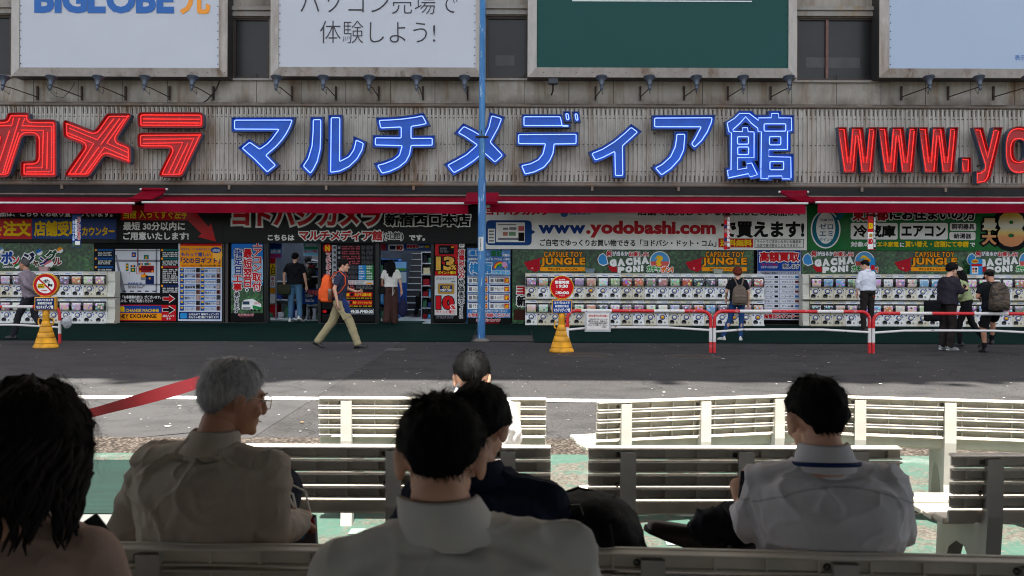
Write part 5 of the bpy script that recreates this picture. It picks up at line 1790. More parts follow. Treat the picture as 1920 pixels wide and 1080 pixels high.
def _card(kind):
    def f(nt, pos, b):
        oi = nd(nt, 'ShaderNodeObjectInfo')
        tc = nd(nt, 'ShaderNodeTexCoord')
        off = nd(nt, 'ShaderNodeVectorMath', operation='ADD')
        nt.links.new(tc.outputs['Object'], off.inputs[0])
        sc = nd(nt, 'ShaderNodeVectorMath', operation='SCALE')
        sc.inputs[0].default_value = (37.0, 11.0, 23.0)
        nt.links.new(oi.outputs['Random'], sc.inputs['Scale'])
        nt.links.new(sc.outputs[0], off.inputs[1])
        v = nd(nt, 'ShaderNodeTexVoronoi')
        v.inputs['Scale'].default_value = 15
        nt.links.new(off.outputs[0], v.inputs['Vector'])
        base = n_ramp(nt, oi.outputs['Random'], [(0, lin((226, 220, 205))), (.12, lin((190, 90, 60))), (.22, lin((100, 170, 205))), (.34, lin((225, 170, 190))), (.46, lin((60, 62, 80))), (.58, lin((190, 215, 160))), (.7, lin((230, 228, 220))), (.8, lin((205, 120, 60))), (.9, lin((150, 140, 175))), (1, lin((215, 60, 60)))])
        hs = nd(nt, 'ShaderNodeHueSaturation')
        hs.inputs['Saturation'].default_value = .75
        nt.links.new(v.outputs['Color'], hs.inputs['Color'])
        m1 = n_ramp(nt, v.outputs['Distance'], [(.40, (1, 1, 1)), (.46, (0, 0, 0))])
        c = n_mix(nt, m1, base, hs.outputs[0])
        # title strip and foot strip printed on the card
        sx = nd(nt, 'ShaderNodeSeparateXYZ')
        nt.links.new(tc.outputs['Object'], sx.inputs[0])
        m2 = n_ramp(nt, sx.outputs[2], [(.50, (0, 0, 0)), (.505, (1, 1, 1))])
        nz = n_noise(nt, n_map(nt, off.outputs[0], (60, 1, 30)), 1, 2)
        tcol = n_mix(nt, n_ramp(nt, nz, [(.45, (0, 0, 0)), (.52, (1, 1, 1))]), base, lin((238, 236, 230)))
        nt.links.new(n_mix(nt, m2, c, tcol), b.inputs['Base Color'])
    return f
M_CARD = custom('capsule toy card', _card(0), .35)
MWD, MHT, MDP = .298, .665, .44
def machine(name, label):
    t = thing(name, (0, 0, 0), label, 'capsule machine', 'capsule toy machines')
    hw = MWD / 2
    # side profile (y forward is negative, z)
    pf = [(0, 0), (-.40, 0), (-.42, .012), (-.42, .028), (-.345, .065), (-.318, .305), (-.35, .325), (-.35, .575), (-.33, .625), (-.28, .658), (0, .665)]
    mb = MB()
    v = [(x, y, z) for x in (-hw, hw) for y, z in pf]
    n = len(pf)
    mb.add(v, [tuple(range(n)), tuple(reversed(range(n, 2 * n)))] + [(i, n + i, n + (i + 1) % n, (i + 1) % n) for i in range(n)], M_MW)
    mb.quad((-.02, -.3455, .592), (.12, -.3455, .592), (.12, -.3375, .612), (-.02, -.3375, .612), M_ML)
    for a, b, c, d in ((.088, .112, .225, .262), (.10, .12, .16, .2), (.05, .125, .125, .15)):
        mb.box(a, b, -.336, -.30, c, d, M_MB if c > .2 else mat('machine sticker', (178, 180, 176), .5))
    mb.build('body', t)
    mb = MB()   # dark curved window case
    pw = [(-.351, .33), (-.385, .338), (-.41, .38), (-.415, .47), (-.40, .535), (-.352, .572)]
    v = [(x, y, z) for x in (-hw + .006, hw - .006) for y, z in pw]
    n = len(pw)
    mb.add(v, [tuple(range(n)), tuple(reversed(range(n, 2 * n)))] + [(i, n + i, n + (i + 1) % n, (i + 1) % n) for i in range(n)], M_MD)
    win = mb.build('display_window', t)
    mb = MB()
    mb.add([(x, y - .004, z) for x in (-.112, .112) for y, z in ((-.387, .342), (-.41, .38), (-.415, .47), (-.402, .532))], [(0, 4, 5, 1), (1, 5, 6, 2), (2, 6, 7, 3)], M_CARD)
    mb.build('display_card', win)
    mb = MB()   # dial
    y = -.326
    mb.lathe([(.068, .02), (.068, -.012), (.046, -.014), (.046, 0)], (0, y, .215), M_MB, 18, 'Y')
    kn = MB()
    kn.lathe([(.047, 0), (.044, -.02), (0, -.022)], (0, y, .215), M_MK, 16, 'Y')
    kn.box(-.038, .038, y - .045, y - .02, .205, .225, M_MK)
    d = mb.build('dial', t)
    kn.build('knob', d)
    mb = MB()   # outlet: a black bowl at the lower left
    mb.lathe([(.058, .03), (.058, -.022), (.05, -.026), (.03, -.012), (0, -.01)], (-.062, -.340, .098), M_MH, 16, 'Y')
    mb.build('outlet', t)
    mb = MB()
    mb.lathe([(.022, .02), (.022, -.012), (0, -.012)], (.062, -.343, .088), mat('coin return metal', (150, 146, 138), .3, .7), 10, 'Y')
    mb.box(-hw + .015, -hw + .05, -.336, -.31, .262, .292, M_MB)
    mb.lathe([(.016, .02), (.016, -.008), (0, -.008)], (.075, -.323, .285), M_MH, 10, 'Y')
    mb.build('coin_slot', t)
    return t
proto = machine('capsule_machine', '')
KIDS[proto.name] = [o for o in COL.objects if o.parent == proto]
for o in list(COL.objects):
    if o.parent in KIDS[proto.name]:
        KIDS.setdefault(o.parent.name, []).append(o)
for o in KIDS[proto.name]:
    KIDS.setdefault(o.name, [])
for k in list(KIDS.values()):
    for o in k:
        KIDS.setdefault(o.name, [])
YG = 25.72           # back of the machines
random.seed(11)
first = True
YGF = YG - .42
zb0 = P(1210, 611, YGF).z
def bank(px0, px1, n, words, rev, zoff=0.0, skip=()):
    global first
    X0, X1 = P(px0, 560, YGF).x, P(px1, 560, YGF).x
    st = (X1 - X0) / n
    for i in range(n):
        j = n - 1 - i if rev else i
        if i in skip:
            continue
        for tier in (0, 1):
            lab = 'white capsule machine in the %s row, %s from the %s end of the %s' % (('lower', 'upper')[tier], ORD[j], 'right' if rev else 'left', words)
            loc = (X0 + st * (i + .5), YG, zb0 + zoff + tier * (MHT + .006))
            if first:
                o = proto
                o.location = loc
                o['label'] = lab
                first = False
            else:
                o = copy_tree(proto, loc, None, lab)
            o.scale = ((st - .006) / MWD, 1, 1)
bank(-24, 198, 10, 'left bank', True)
bank(985, 1434, 20, 'middle bank', False)
bank(1520, 1946, 19, 'right bank', False)
# plain end cabinets that close two of the banks
def cabinet(px0, px1, label, side):
    X0, X1 = P(px0, 560, YGF).x, P(px1, 560, YGF).x
    t = thing('end_cabinet', ((X0 + X1) / 2, YG, zb0), label, 'cabinet', 'plain end cabinets of the capsule machine banks')
    mb = MB()
    for k in (0, 1):
        z = k * .671
        pf = [(0, 0), (-.36, 0), (-.40, .02), (-.33, .125), (-.315, .385), (-.33, .42), (-.33, .6), (-.28, .655), (0, .665)]
        n = len(pf)
        hw = (X1 - X0) / 2
        v = [(x, y, z + q) for x in (-hw, hw) for y, q in pf]
        mb.add(v, [tuple(range(n)), tuple(reversed(range(n, 2 * n)))] + [(i, n + i, n + (i + 1) % n, (i + 1) % n) for i in range(n)], M_MWY)
    mb.build('body', t)
    return t
cabinet(198.5, 213, 'plain cream end cabinet at the right end of the left capsule machines', 1)
cabinet(1507, 1519, 'plain white end cabinet at the left end of the right capsule machines', -1)
# dark plinths under the banks
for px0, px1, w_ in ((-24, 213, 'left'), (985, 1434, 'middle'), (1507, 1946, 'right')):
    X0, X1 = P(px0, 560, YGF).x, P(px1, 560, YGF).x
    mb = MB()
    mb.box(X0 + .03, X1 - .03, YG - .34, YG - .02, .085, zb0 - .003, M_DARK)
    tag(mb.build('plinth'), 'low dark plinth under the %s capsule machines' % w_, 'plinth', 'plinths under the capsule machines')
# clear boxes left on top of machines
def box_on_top(px, label, tint):
    c = P(px, 512, YG - .2)
    z = zb0 + 2 * (MHT + .006)
    t = thing('clear_box', (c.x, YG - .16, z), label, 'box', 'clear plastic boxes on top of the capsule machines')
    mb = MB()
    m = mat(tint[0], tint[1], .2, var=.1, spec=.6)
    v = [(-.10, -.06, 0), (.10, -.06, 0), (.10, .06, 0), (-.10, .06, 0), (-.125, -.08, .10), (.125, -.08, .10), (.125, .08, .10), (-.125, .08, .10)]
    mb.add(v, [(3, 2, 1, 0), (0, 1, 5, 4), (1, 2, 6, 5), (2, 3, 7, 6), (3, 0, 4, 7)], m)
    mb.build('tub', t)
    mb = MB()
    mb.box(-.13, .13, -.085, .085, .095, .108, m)
    mb.build('rim', t)
box_on_top(1106, 'small clear tub on the middle machines under the yellow sign strip', ('clear tub grey', (120, 140, 150)))
box_on_top(1346, 'small cloudy tub on the middle machines left of the red haired person', ('clear tub cloudy', (160, 165, 150)))
box_on_top(82, 'clear tub with an orange label on the left machines', ('clear tub pink', (190, 150, 150)))
# small sheets standing on the right-hand machines
def p30(mb):
    oval(mb, 1626, 488, 6.5, 4, Y, YEL, .003)
    rect(mb, (1633, 497, 1640, 506), Y, RED, .003)
    rect(mb, (1622, 497, 1631, 508), Y, WHT, .003)
    text(mb, '新商品', (1621, 486, 1631, 490), Y, RED, .03, dy=.006)
Y = 25.55
sign('price_sheet', (1617, 484, 1641, 514), Y, SKY, 'blue sheet with a yellow oval standing behind the white shirted man', 'sheet', p30)
def p31(mb):
    oval(mb, 1828, 490, 6.5, 4, Y, YEL, .003)
    text(mb, '新商品', (1823, 488, 1833, 492), Y, RED, .03, dy=.006)
    rect(mb, (1821, 495, 1841, 499), Y, RED, .003)
    rect(mb, (1822, 500, 1834, 513), Y, WHT, .003)
    for k in range(4):
        rect(mb, (1823 + k % 2 * 5, 502 + k // 2 * 5, 1827 + k % 2 * 5, 506 + k // 2 * 5), Y, [RED, BLK, ORG, GREY][k], .006)
sign('price_sheet', (1819, 485, 1842, 515), Y, SKY, 'blue sheet with a yellow oval standing left of the man in the dark cap', 'sheet', p31)
# ---------------------------------------------------------------- blue pole
M_POLE = custom('peeling blue paint', lambda nt, pos, b: nt.links.new(n_mix(nt, n_ramp(nt, n_noise(nt, n_map(nt, pos, (14, 14, 2.2)), 1, 6, .7), [(.57, (0, 0, 0)), (.63, (1, 1, 1))]), n_ramp(nt, n_noise(nt, n_map(nt, pos, (5, 5, .9)), 1, 5), [(.3, lin((24, 82, 138))), (.7, lin((58, 122, 172)))]), lin((150, 180, 200))), b.inputs['Base Color']), .45, .5)
c = P(902.5, 640, 21.0)
t = thing('street_pole', (c.x, 21.0, G(21)), 'tall peeling blue pole standing between the two halves of the shopfront', 'pole')
mb = MB()
mb.lathe([(.082, 0), (.082, 3.4), (.066, 3.46), (.062, 9.5), (0, 9.5)], (0, 0, 0), M_POLE, 20)
mb.build('shaft', t)
mb = MB()
mb.lathe([(.17, 0), (.17, .02), (.09, .06)], (0, 0, .004), mat('concrete foot', (110, 106, 100), .9), 16)
mb.build('foot', t)
mb = MB()
z = P(902, 257, 21).z - G(21)
mb.lathe([(.068, -.02), (.09, -.015), (.09, .015), (.068, .02)], (0, 0, z), M_RUST, 16)
mb.box(-.14, -.07, -.03, .03, z - .02, z + .02, M_RUST)
mb.box(.07, .14, -.03, .03, z - .02, z + .02, M_RUST)
mb.tube([(0, -.08, z), (-.01, -.09, z + .14)], .008, M_RUST, 6)
mb.build('clamp', t)
mb = MB()
Z0, Z1 = P(902, 470, 20.9).z - G(21), P(902, 444, 20.9).z - G(21)
n = 7
mb.add([(.0838 * math.sin(a), -.0838 * math.cos(a), z) for a in [-.9 + 1.4 * k / n for k in range(n + 1)] for z in (Z0, Z1)], [(2 * k, 2 * k + 2, 2 * k + 3, 2 * k + 1) for k in range(n)], col(205, 205, 200))
text_w(mb, 'はり紙禁止', -.03, -.012, Z0 + .02, Z1 - .03, -.0860, BLK, .03, vertical=True)
mb.build('sticker', t)

# ---------------------------------------------------------------- guard rails
M_RW = custom('chipped white paint', lambda nt, pos, b: nt.links.new(n_mix(nt, n_ramp(nt, n_noise(nt, n_map(nt, pos, 9.0), 1, 6, .75), [(.60, (0, 0, 0)), (.64, (1, 1, 1))]), lin((212, 208, 204)), lin((120, 80, 70))), b.inputs['Base Color']), .45, .5)
M_RR = custom('chipped red paint', lambda nt, pos, b: nt.links.new(n_mix(nt, n_ramp(nt, n_noise(nt, n_map(nt, pos, 9.0), 1, 6, .75), [(.58, (0, 0, 0)), (.64, (1, 1, 1))]), lin((196, 26, 32)), lin((190, 150, 145))), b.inputs['Base Color']), .45, .5)
def rail(px0, px1, pyf, Yr, pytop, pylow, stripes, label, left_red=True, ends=(True, True)):
    """hoop rail; stripes: photo x where the paint changes along the top, starting red at its left end"""
    r = .031
    X0, X1 = P(px0, 600, Yr).x, P(px1, 600, Yr).x
    ztop = P((px0 + px1) / 2, pytop, Yr).z
    t = thing('guard_rail', ((X0 + X1) / 2, Yr, 0), label, 'guard rail', 'red and white hoop rails along the kerb')
    path = [Vector((X0, Yr, z)) for z in (0.002, .19, .192, .45, .452)]
    cr = .15
    cn = [Vector((X0 + cr - cr * math.cos(a), Yr, ztop - cr + cr * math.sin(a))) for a in [math.pi / 2 * k / 6 for k in range(7)]]
    xs = [P(s, pytop, Yr).x for s in stripes]
    pieces = []
    def seg(pts, red):
        pieces.append((pts, red))
    seg([Vector((X0, Yr, .002)), Vector((X0, Yr, .20))], True)
    seg([Vector((X0, Yr, .20)), Vector((X0, Yr, .46))], False)
    bounds = [X0 + cr] + xs + [X1 - cr]
    red = True
    first_ = [Vector((X0, Yr, .46)), Vector((X0, Yr, ztop - cr))] + cn[1:]
    for k, (a, b) in enumerate(zip(bounds, bounds[1:])):
        pts = [Vector((a, Yr, ztop)), Vector((b, Yr, ztop))]
        if k == 0:
            pts = first_ + [pts[1]]
        if k == len(bounds) - 2:
            cn2 = [Vector((X1 - cr + cr * math.sin(q), Yr, ztop - cr + cr * math.cos(q))) for q in [math.pi / 2 * j / 6 for j in range(7)]]
            pts = pts[:-1] + cn2 + [Vector((X1, Yr, .46))]
        seg(pts, red)
        red = not red
    seg([Vector((X1, Yr, .46)), Vector((X1, Yr, .20))], False)
    seg([Vector((X1, Yr, .20)), Vector((X1, Yr, .002))], True)
    mb = MB()
    for pts, rd in pieces:
        mb.tube(pts, r, M_RR if rd else M_RW, 12)
    at0(mb, t).build('hoop', t)
    mb = MB()
    zl = P((px0 + px1) / 2, pylow, Yr).z
    zl2 = zl - .045
    mb.tube([(X0 + .02, Yr, zl2), (X0 + (X1 - X0) * .18, Yr, zl - .005), (X0 + (X1 - X0) * .4, Yr, zl), (X0 + (X1 - X0) * .7, Yr, zl), (X1 - .02, Yr, zl2)], .022, M_RW, 8)
    at0(mb, t).build('lower_bar', t)
    return t
YR = 18.3
rail(1064, 1332.5, 657, YR, 583, 614, (1090, 1147, 1226, 1283), 'red and white hoop rail carrying the paper notice')
rail(1339.5, 1630.5, 660, YR, 584, 618, (1387, 1447, 1532, 1581), 'red and white hoop rail in front of the red haired person')
rail(1637.5, 1960, 660, YR, 588, 620, (1687, 1747, 1826, 1890), 'red and white hoop rail where the man in shorts sits, at the right edge')
rail(-160, 112, 641, 20.0, 575, 609, (-100, -40, 5, 62), 'red and white hoop rail behind the cone at the left edge')
# notice hung on the rail
def pn(mb):
    rect(mb, (1100, 587.5, 1142, 618), Y, col(222, 216, 208), .003)
    tx(mb, '安全な通行のためのお願い', (1104, 590, 1139, 594), Y, RED, .02)
    for k, s in enumerate(('歩きながらスマートフォンを', '操作するのは、危険です。', '他の歩行者等の通行に支障が', 'ないようご注意してください。')):
        text(mb, s, (1103 + (k % 2 == 0) * 2, 597 + k * 3.6, 1139, 600 + k * 3.6), Y, BLK, .02, dy=.006)
    text(mb, '新宿区', (1128, 612, 1137, 614), Y, BLK, .02, dy=.006)
Y = YR - .07
sign('notice_plate', (1096.5, 584.5, 1145, 622), Y, mat('aluminium plate', (190, 190, 192), .4, .5, .1), 'white paper notice in a metal plate hung on the rail', 'notice', pn)

# ---------------------------------------------------------------- yellow sign cones
M_CONE = mat('yellow cone plastic', (226, 158, 26), .55, var=.4, vs=7, bump=.1, bs=12)
M_CONED = mat('cone groove', (130, 84, 14), .7, var=.2)
def cone(px, py, Yc, label, face, back=.0, rz=0.0):
    c = P(px, py, Yc)
    t = thing('sign_cone', (c.x, Yc, 0), label, 'sign cone', 'yellow sign cones on the road', rz)
    k = 1.0
    prof = [(0, 0), (.225, 0), (.228, .02), (.22, .05), (.205, .055), (.198, .09)]
    z, r = .09, .196
    for i in range(4):
        z2, r2 = z + .105, r - .030
        prof += [(r, z), (r - .028, z2 - .006), (r - .036, z2 - .004)]
        z, r = z2, r2 - .003
    prof += [(r, z), (.062, .70), (.058, .72), (0, .72)]
    mb = MB()
    mb.lathe(prof, (0, 0, 0), M_CONE, 28)
    for q in (.09, .195, .30, .405):
        rr = np.interp(q, [p_[1] for p_ in prof[5:-1]], [p_[0] for p_ in prof[5:-1]])
        mb.lathe([(rr + .004, q - .004), (rr + .0045, q + .004)], (0, 0, 0), M_CONED, 28)
    body = mb.build('cone_body', t)
    for s in (-1, 1):
        mb = MB()
        mb.tube([(s * .088, 0, .56), (s * .125, 0, .55), (s * .135, 0, .50), (s * .128, 0, .45), (s * .10, 0, .43)], .014, M_CONE, 8)
        mb.build('handle', t)
    mb = MB()
    mb.cbox(-.185, .185, -.07 - back * .2, .05 + back * .5, .71, .965, M_CONE, .015)
    pl = mb.build('plate_box', t)
    mb = MB()
    yf = -.072 - back * .2
    mb.box(-.168, .168, yf - .004, yf, .725, .95, BLU if back == 0 else NAVY)
    text_w(mb, 'ヨドバシカメラ', -.14, .14, .885, .935, yf - .007, WHT, .045)
    text_w(mb, '新宿西口本店', -.125, .125, .825, .87, yf - .007, WHT, .035)
    text_w(mb, 'マルチメディア館', -.15, .15, .74, .81, yf - .007, WHT, .04)
    mb.build('plate', pl)
    mb = MB()
    R0, cz = .222, 1.19
    mb.lathe([(0, .05 + back), (R0 - .02, .05 + back), (R0, .03 + back), (R0, -.05), (R0 - .01, -.062), (R0 - .02, -.05), (R0 - .02, -.045)], (0, 0, cz), M_CONE, 32, 'Y')
    mb.box(-.08, .08, -.04, .04, .955, 1.0, M_CONE)
    disc = mb.build('round_case', t)
    mb = MB()
    face(mb, cz, R0 - .018)
    mb.build('round_face', disc)
    return t
def f_red(mb, cz, r):
    y = -.052
    mb.disc(0, y, cz, r, RED, 36)
    text_w(mb, '年中無休', -.06, .06, cz + .135, cz + .155, y - .004, WHT, .03)
    text_w(mb, '営業時間', -.13, .13, cz + .065, cz + .125, y - .004, WHT, .045)
    text_w(mb, '9:30', -.06, .11, cz - .005, cz + .052, y - .004, WHT, .05)
    text_w(mb, 'AM', -.11, -.075, cz - .01, cz + .05, y - .004, WHT, .03, vertical=True)
    mb.box(-.005, .005, y - .006, y - .004, cz - .05, cz - .025, WHT)
    text_w(mb, '10:00', -.08, .13, cz - .125, cz - .07, y - .004, WHT, .05)
    text_w(mb, 'PM', -.12, -.085, cz - .13, cz - .065, y - .004, WHT, .03, vertical=True)
    text_w(mb, 'ヨドバシカメラ', -.05, .05, cz - .16, cz - .143, y - .004, WHT, .03)
def f_ban(mb, cz, r):
    y = -.052
    mb.disc(0, y, cz, r, col(186, 22, 30), 36)
    mb.disc(0, y - .003, cz, r * .76, CRM, 36)
    # bicycle
    for sx in (-.015, .045):
        mb.tube([(sx + .026 * math.cos(a), y - .008, cz + .066 + .026 * math.sin(a)) for a in [k * math.pi / 7 for k in range(14)]], .004, BLK, 4, closed=True)
    for a, b in (((-.015, .066), (.005, .10)), ((.005, .10), (.04, .10)), ((.015, .066), (.005, .10)), ((.015, .066), (.04, .10)), ((-.015, .066), (.015, .066)), ((.04, .112), (.045, .066)), ((.0, .112), (.012, .112))):
        mb.tube([(a[0], y - .008, cz + a[1]), (b[0], y - .008, cz + b[1])], .004, BLK, 4)
    # truck
    mb.box(.045, .085, y - .008, y - .006, cz - .012, cz + .03, BLK)
    mb.box(.088, .125, y - .008, y - .006, cz - .012, cz + .018, BLK)
    for sx in (.06, .105):
        mb.disc(sx, y - .009, cz - .018, .013, BLK, 14)
    # bar and yellow plate
    q = r * .80
    mb.add([(-q * .68, y - .010, cz + q * .80), (-q * .80, y - .010, cz + q * .68), (q * .68, y - .010, cz - q * .80), (q * .80, y - .010, cz - q * .68)], [(0, 1, 2, 3)], col(186, 22, 30))
    mb.box(-.135, -.015, y - .014, y - .012, cz - .055, cz + .025, YEL)
    text_w(mb, '自転車', -.12, -.03, cz - .005, cz + .018, y - .017, BLK, .03)
    text_w(mb, '通行禁止', -.128, -.022, cz - .045, cz - .015, y - .017, BLK, .03)
    text_w(mb, '新宿警察', -.07, .03, cz - .11, cz - .09, y - .013, RED, .03)
cone(1053, 658, 18.35, 'yellow cone with a round red opening hours sign', f_red)
cone(86, 653, 18.9, 'yellow cone with a round no bicycles and no trucks sign', f_ban, .10, R(12))
# crumpled clear bag tied to the left rail post
c = P(122, 604, 19.9)
mb = MB()
random.seed(2)
mb.ell((c.x + .04, c.y, c.z), (.10, .06, .12), mat('clear plastic bag', (175, 178, 182), .2, var=.3, vs=20, spec=.6), 14, 10)
for i in range(len(mb.v)):
    x, y, z = mb.v[i]
    q = noise.noise(Vector((x * 30, y * 30, z * 30))) * .03
    mb.v[i] = (x + q, y + q, z + q)
tag(mb.build('plastic_bag'), 'crumpled clear plastic bag tied to the post behind the left cone', 'plastic bag')

# ---------------------------------------------------------------- white bollard and red tape
c = P(421, 672, 9.2)
t = thing('bollard', (c.x, 9.2, 0), 'white post with a steel cap behind the white haired man, red belt tied to it', 'bollard')
mb = MB()
mb.lathe([(.055, 0), (.055, c.z - .035), (0, c.z - .035)], (0, 0, 0), col(220, 218, 212), 18)
mb.build('post', t)
mb = MB()
mb.lathe([(.056, c.z - .035), (.058, c.z - .02), (.045, c.z - .004), (.02, c.z + .004), (0, c.z + .005)], (0, 0, 0), mat('steel cap', (150, 150, 150), .25, .9, .05), 18)
mb.build('cap', t)
mb = MB()
m = mat('red belt', (98, 2, 12), .5, var=.1)
p0_, p1_ = P(404, 707, 9.12), P(20, 812, 8.2)
n = 24
v = []
for k in range(n + 1):
    q = k / n
    p = p0_.lerp(p1_, q) - Vector((0, 0, .06 * 4 * q * (1 - q) * .3))
    tw = .05 + .01 * math.sin(q * 7)
    v += [p + Vector((0, .012 * math.sin(q * 9), tw)), p + Vector((0, -.012 * math.sin(q * 9), -tw))]
mb.add(v, [(2 * k, 2 * k + 1, 2 * k + 3, 2 * k + 2) for k in range(n)], m, True)
tag(mb.build('barrier_belt'), 'wide red belt stretched across the road edge from the white post', 'barrier belt')
c = P(20, 812, 8.2)
t = thing('bollard', (c.x, 8.2, 0), 'low white post hidden behind the curly haired woman, red belt tied to it', 'bollard')
mb = MB()
mb.lathe([(.055, 0), (.055, .34), (0, .35)], (0, 0, 0), col(220, 218, 212), 18)
mb.build('post', t)

# ---------------------------------------------------------------- benches
M_BEN = mat('cream bench plastic', (214, 206, 193), .45, var=.22, vs=5, bump=.05, bs=30)
M_BLEG = mat('bench frame paint', (190, 186, 178), .5, var=.14, vs=7)
M_BOLT = mat('bolt steel', (120, 118, 112), .35, .8, .1)
BL = 1.333
def make_bench():
    """origin under the middle of the backrest; the sitter faces +Y"""
    t = thing('bench', (0, 0, 0), '', 'bench', 'cream slatted benches')
    hl = BL / 2
    rec = .10                              # backrest recline: y shift per metre of height
    def yb(z):
        return .02 - (z - .42) * rec
    tops = [.75, .693, .635, .577]
    for k, z in enumerate(tops):
        mb = MB()
        h = .047
        y = yb(z)
        # channel section open to the rear
        mb.cbox(-hl, hl, y - .004, y + .010, z - h, z, M_BEN, .003)
        mb.cbox(-hl, hl, y - .034, y - .003, z - .007, z + .0005, M_BEN, .003)
        mb.cbox(-hl, hl, y - .026, y - .003, z - h - .0005, z - h + .006, M_BEN, .003)
        if k == 0:
            mb.cbox(-hl, hl, y + .009, y + .028, z - .008, z + .004, M_BEN, .004)
        x = -hl + .06
        while x < hl:
            mb.box(x - .003, x + .003, y - .022, y - .004, z - h + .006, z - .007, M_BEN)
            x += .135
        mb.build('back_slat', t)
    for k in range(4):
        mb = MB()
        y = .06 + k * .105
        z = .475 + (.012 if k == 3 else 0) - (.01 if k in (1, 2) else 0)
        mb.cbox(-hl, hl, y, y + .095, z - .03, z, M_BEN, .008)
        mb.build('seat_slat', t)
    mb = MB()
    z = .515
    y = yb(z)
    mb.cbox(-hl, hl, y - .002, y + .016, z - .05, z, M_BEN, .004)
    mb.build('back_slat', t)
    for x in (-.50, 0.0, .485):
        mb = MB()
        w_ = .032
        pf = []
        # upright: tapered post behind the slats down to the foot
        prof = [(yb(.74) - .040, .735), (yb(.74) - .012, .735), (yb(.5) - .012, .50), (.10, .435), (.46, .435), (.47, .41), (.40, .38), (.435, .0), (.36, .0), (.33, .20), (.29, .29), (.22, .335), (.15, .33), (.08, .25), (.045, .12), (.03, 0), (-.045, 0), (-.02, .25), (yb(.5) - .062, .50)]
        vs, fs = fill([prof])
        n = len(vs)
        mb.add([(x - w_, a, b) for a, b in vs] + [(x + w_, a, b) for a, b in vs], [tuple(f) for f in fs] + [tuple(n + i for i in reversed(f)) for f in fs], M_BLEG)
        k = len(prof)
        mb.add([(x - w_, a, b) for a, b in prof] + [(x + w_, a, b) for a, b in prof], [(i, (i + 1) % k, k + (i + 1) % k, k + i) for i in range(k)], M_BLEG)
        for zz in (.72, .59):
            mb.ell((x - w_ - .010, yb(zz) - .008, zz), (.010, .008, .010), M_BOLT, 8, 6)
        mb.build('leg_frame', t)
    return t
bench0 = make_bench()
KIDS[bench0.name] = [o for o in COL.objects if o.parent == bench0]
for o in KIDS[bench0.name]:
    KIDS[o.name] = []
BPOS = [  # middle px of the backrest, distance of its ends (left, right), label
    (633, 2.72, 2.68, 'nearest left bench, the white haired man sits on it'),
    (1580, 2.69, 2.60, 'nearest right bench, a black backpack and the broad man in white on it'),
    (741, 4.255, 4.245, 'left bench of the second row, the bowed man in sunlight sits on it'),
    (1396, 4.24, 4.26, 'right bench of the second row, empty, between the black backpack and the broad man'),
    (812, 5.86, 5.84, 'sunlit left bench of the third row, farthest left'),
    (1318, 5.70, 6.06, 'sunlit angled bench of the third row, left of the broad man'),
    (1780, 6.0, 5.72, 'sunlit angled bench of the third row, at the right edge'),
    (2080, 4.10, 4.14, 'bench at the right edge whose seat catches the sun, only its left end seen'),
]
for i, (px, ya, yb_, lab) in enumerate(BPOS):
    Ym = (ya + yb_) / 2
    X = (px - CX) * Ym / FPX
    rz = math.asin((yb_ - ya) / BL)
    o = bench0 if i == 0 else copy_tree(bench0)
    o.location = (X, Ym, 0)
    o.rotation_euler = (0, 0, rz)
    o['label'] = lab
o = copy_tree(bench0, (-.2, 1.52, 0), 0, 'bench closest to the viewer, under the man in the grey shirt')
o = copy_tree(bench0, (-1.62, 1.72, 0), .05, 'bench below the picture at left, the curly haired woman sits on it')
# ---------------------------------------------------------------- figures
M_SKIN = mat('skin', (205, 158, 132), .55, var=.08, vs=14, spec=.35)
M_SKIND = mat('skin tanned', (176, 126, 100), .55, var=.08, vs=14, spec=.35)
M_EYE = mat('eye', (20, 16, 15), .2, var=0)
M_EYEW = mat('eye white', (210, 205, 200), .3, var=0)
M_LIP = mat('lip', (165, 100, 90), .5, var=0)
def hairmat(name, rgb, rough=.7):
    return custom('hair ' + name, lambda nt, pos, b: nt.links.new(n_ramp(nt, n_noise(nt, n_map(nt, pos, (90, 90, 18)), 1, 4, .6), [(.3, tuple(v * .55 for v in lin(rgb))), (.7, tuple(v * 1.5 for v in lin(rgb)))]), b.inputs['Base Color']), rough, .12)
H_BLACK, H_DARK, H_BROWN, H_GREY, H_RED = hairmat('black', (13, 12, 12)), hairmat('near black', (22, 20, 19)), hairmat('brown', (44, 32, 27)), hairmat('silver', (176, 178, 180), .5), hairmat('red', (98, 44, 30))
H_MIX = hairmat('salt and pepper', (74, 72, 72), .5)
def wrinkle(nt, k=1.0):
    """creases in a cloth: bent ridges added to its surface relief"""
    b = nt.nodes['Principled BSDF']
    tc = nd(nt, 'ShaderNodeTexCoord')
    n = nd(nt, 'ShaderNodeTexNoise', noise_type='RIDGED_MULTIFRACTAL')
    n.inputs['Scale'].default_value = 4.2
    n.inputs['Detail'].default_value = 2.5
    n.inputs['Distortion'].default_value = 1.1
    nt.links.new(n_map(nt, tc.outputs['Object'], (1.0, 1.0, .6)), n.inputs['Vector'])
    bp = nd(nt, 'ShaderNodeBump')
    bp.inputs['Strength'].default_value = .35 * k
    bp.inputs['Distance'].default_value = .02
    nt.links.new(n.outputs['Fac'], bp.inputs['Height'])
    if b.inputs['Normal'].is_linked:
        nt.links.new(b.inputs['Normal'].links[0].from_socket, bp.inputs['Normal'])
    nt.links.new(bp.outputs[0], b.inputs['Normal'])
def cloth(name, rgb, rough=.85, var=.12):
    k = 'cloth ' + name
    if k not in MATS:
        m = mat(k, rgb, rough, var=var, vs=9, bump=.2, bs=90, spec=.15)
        wrinkle(m.node_tree)
    return MATS[k]

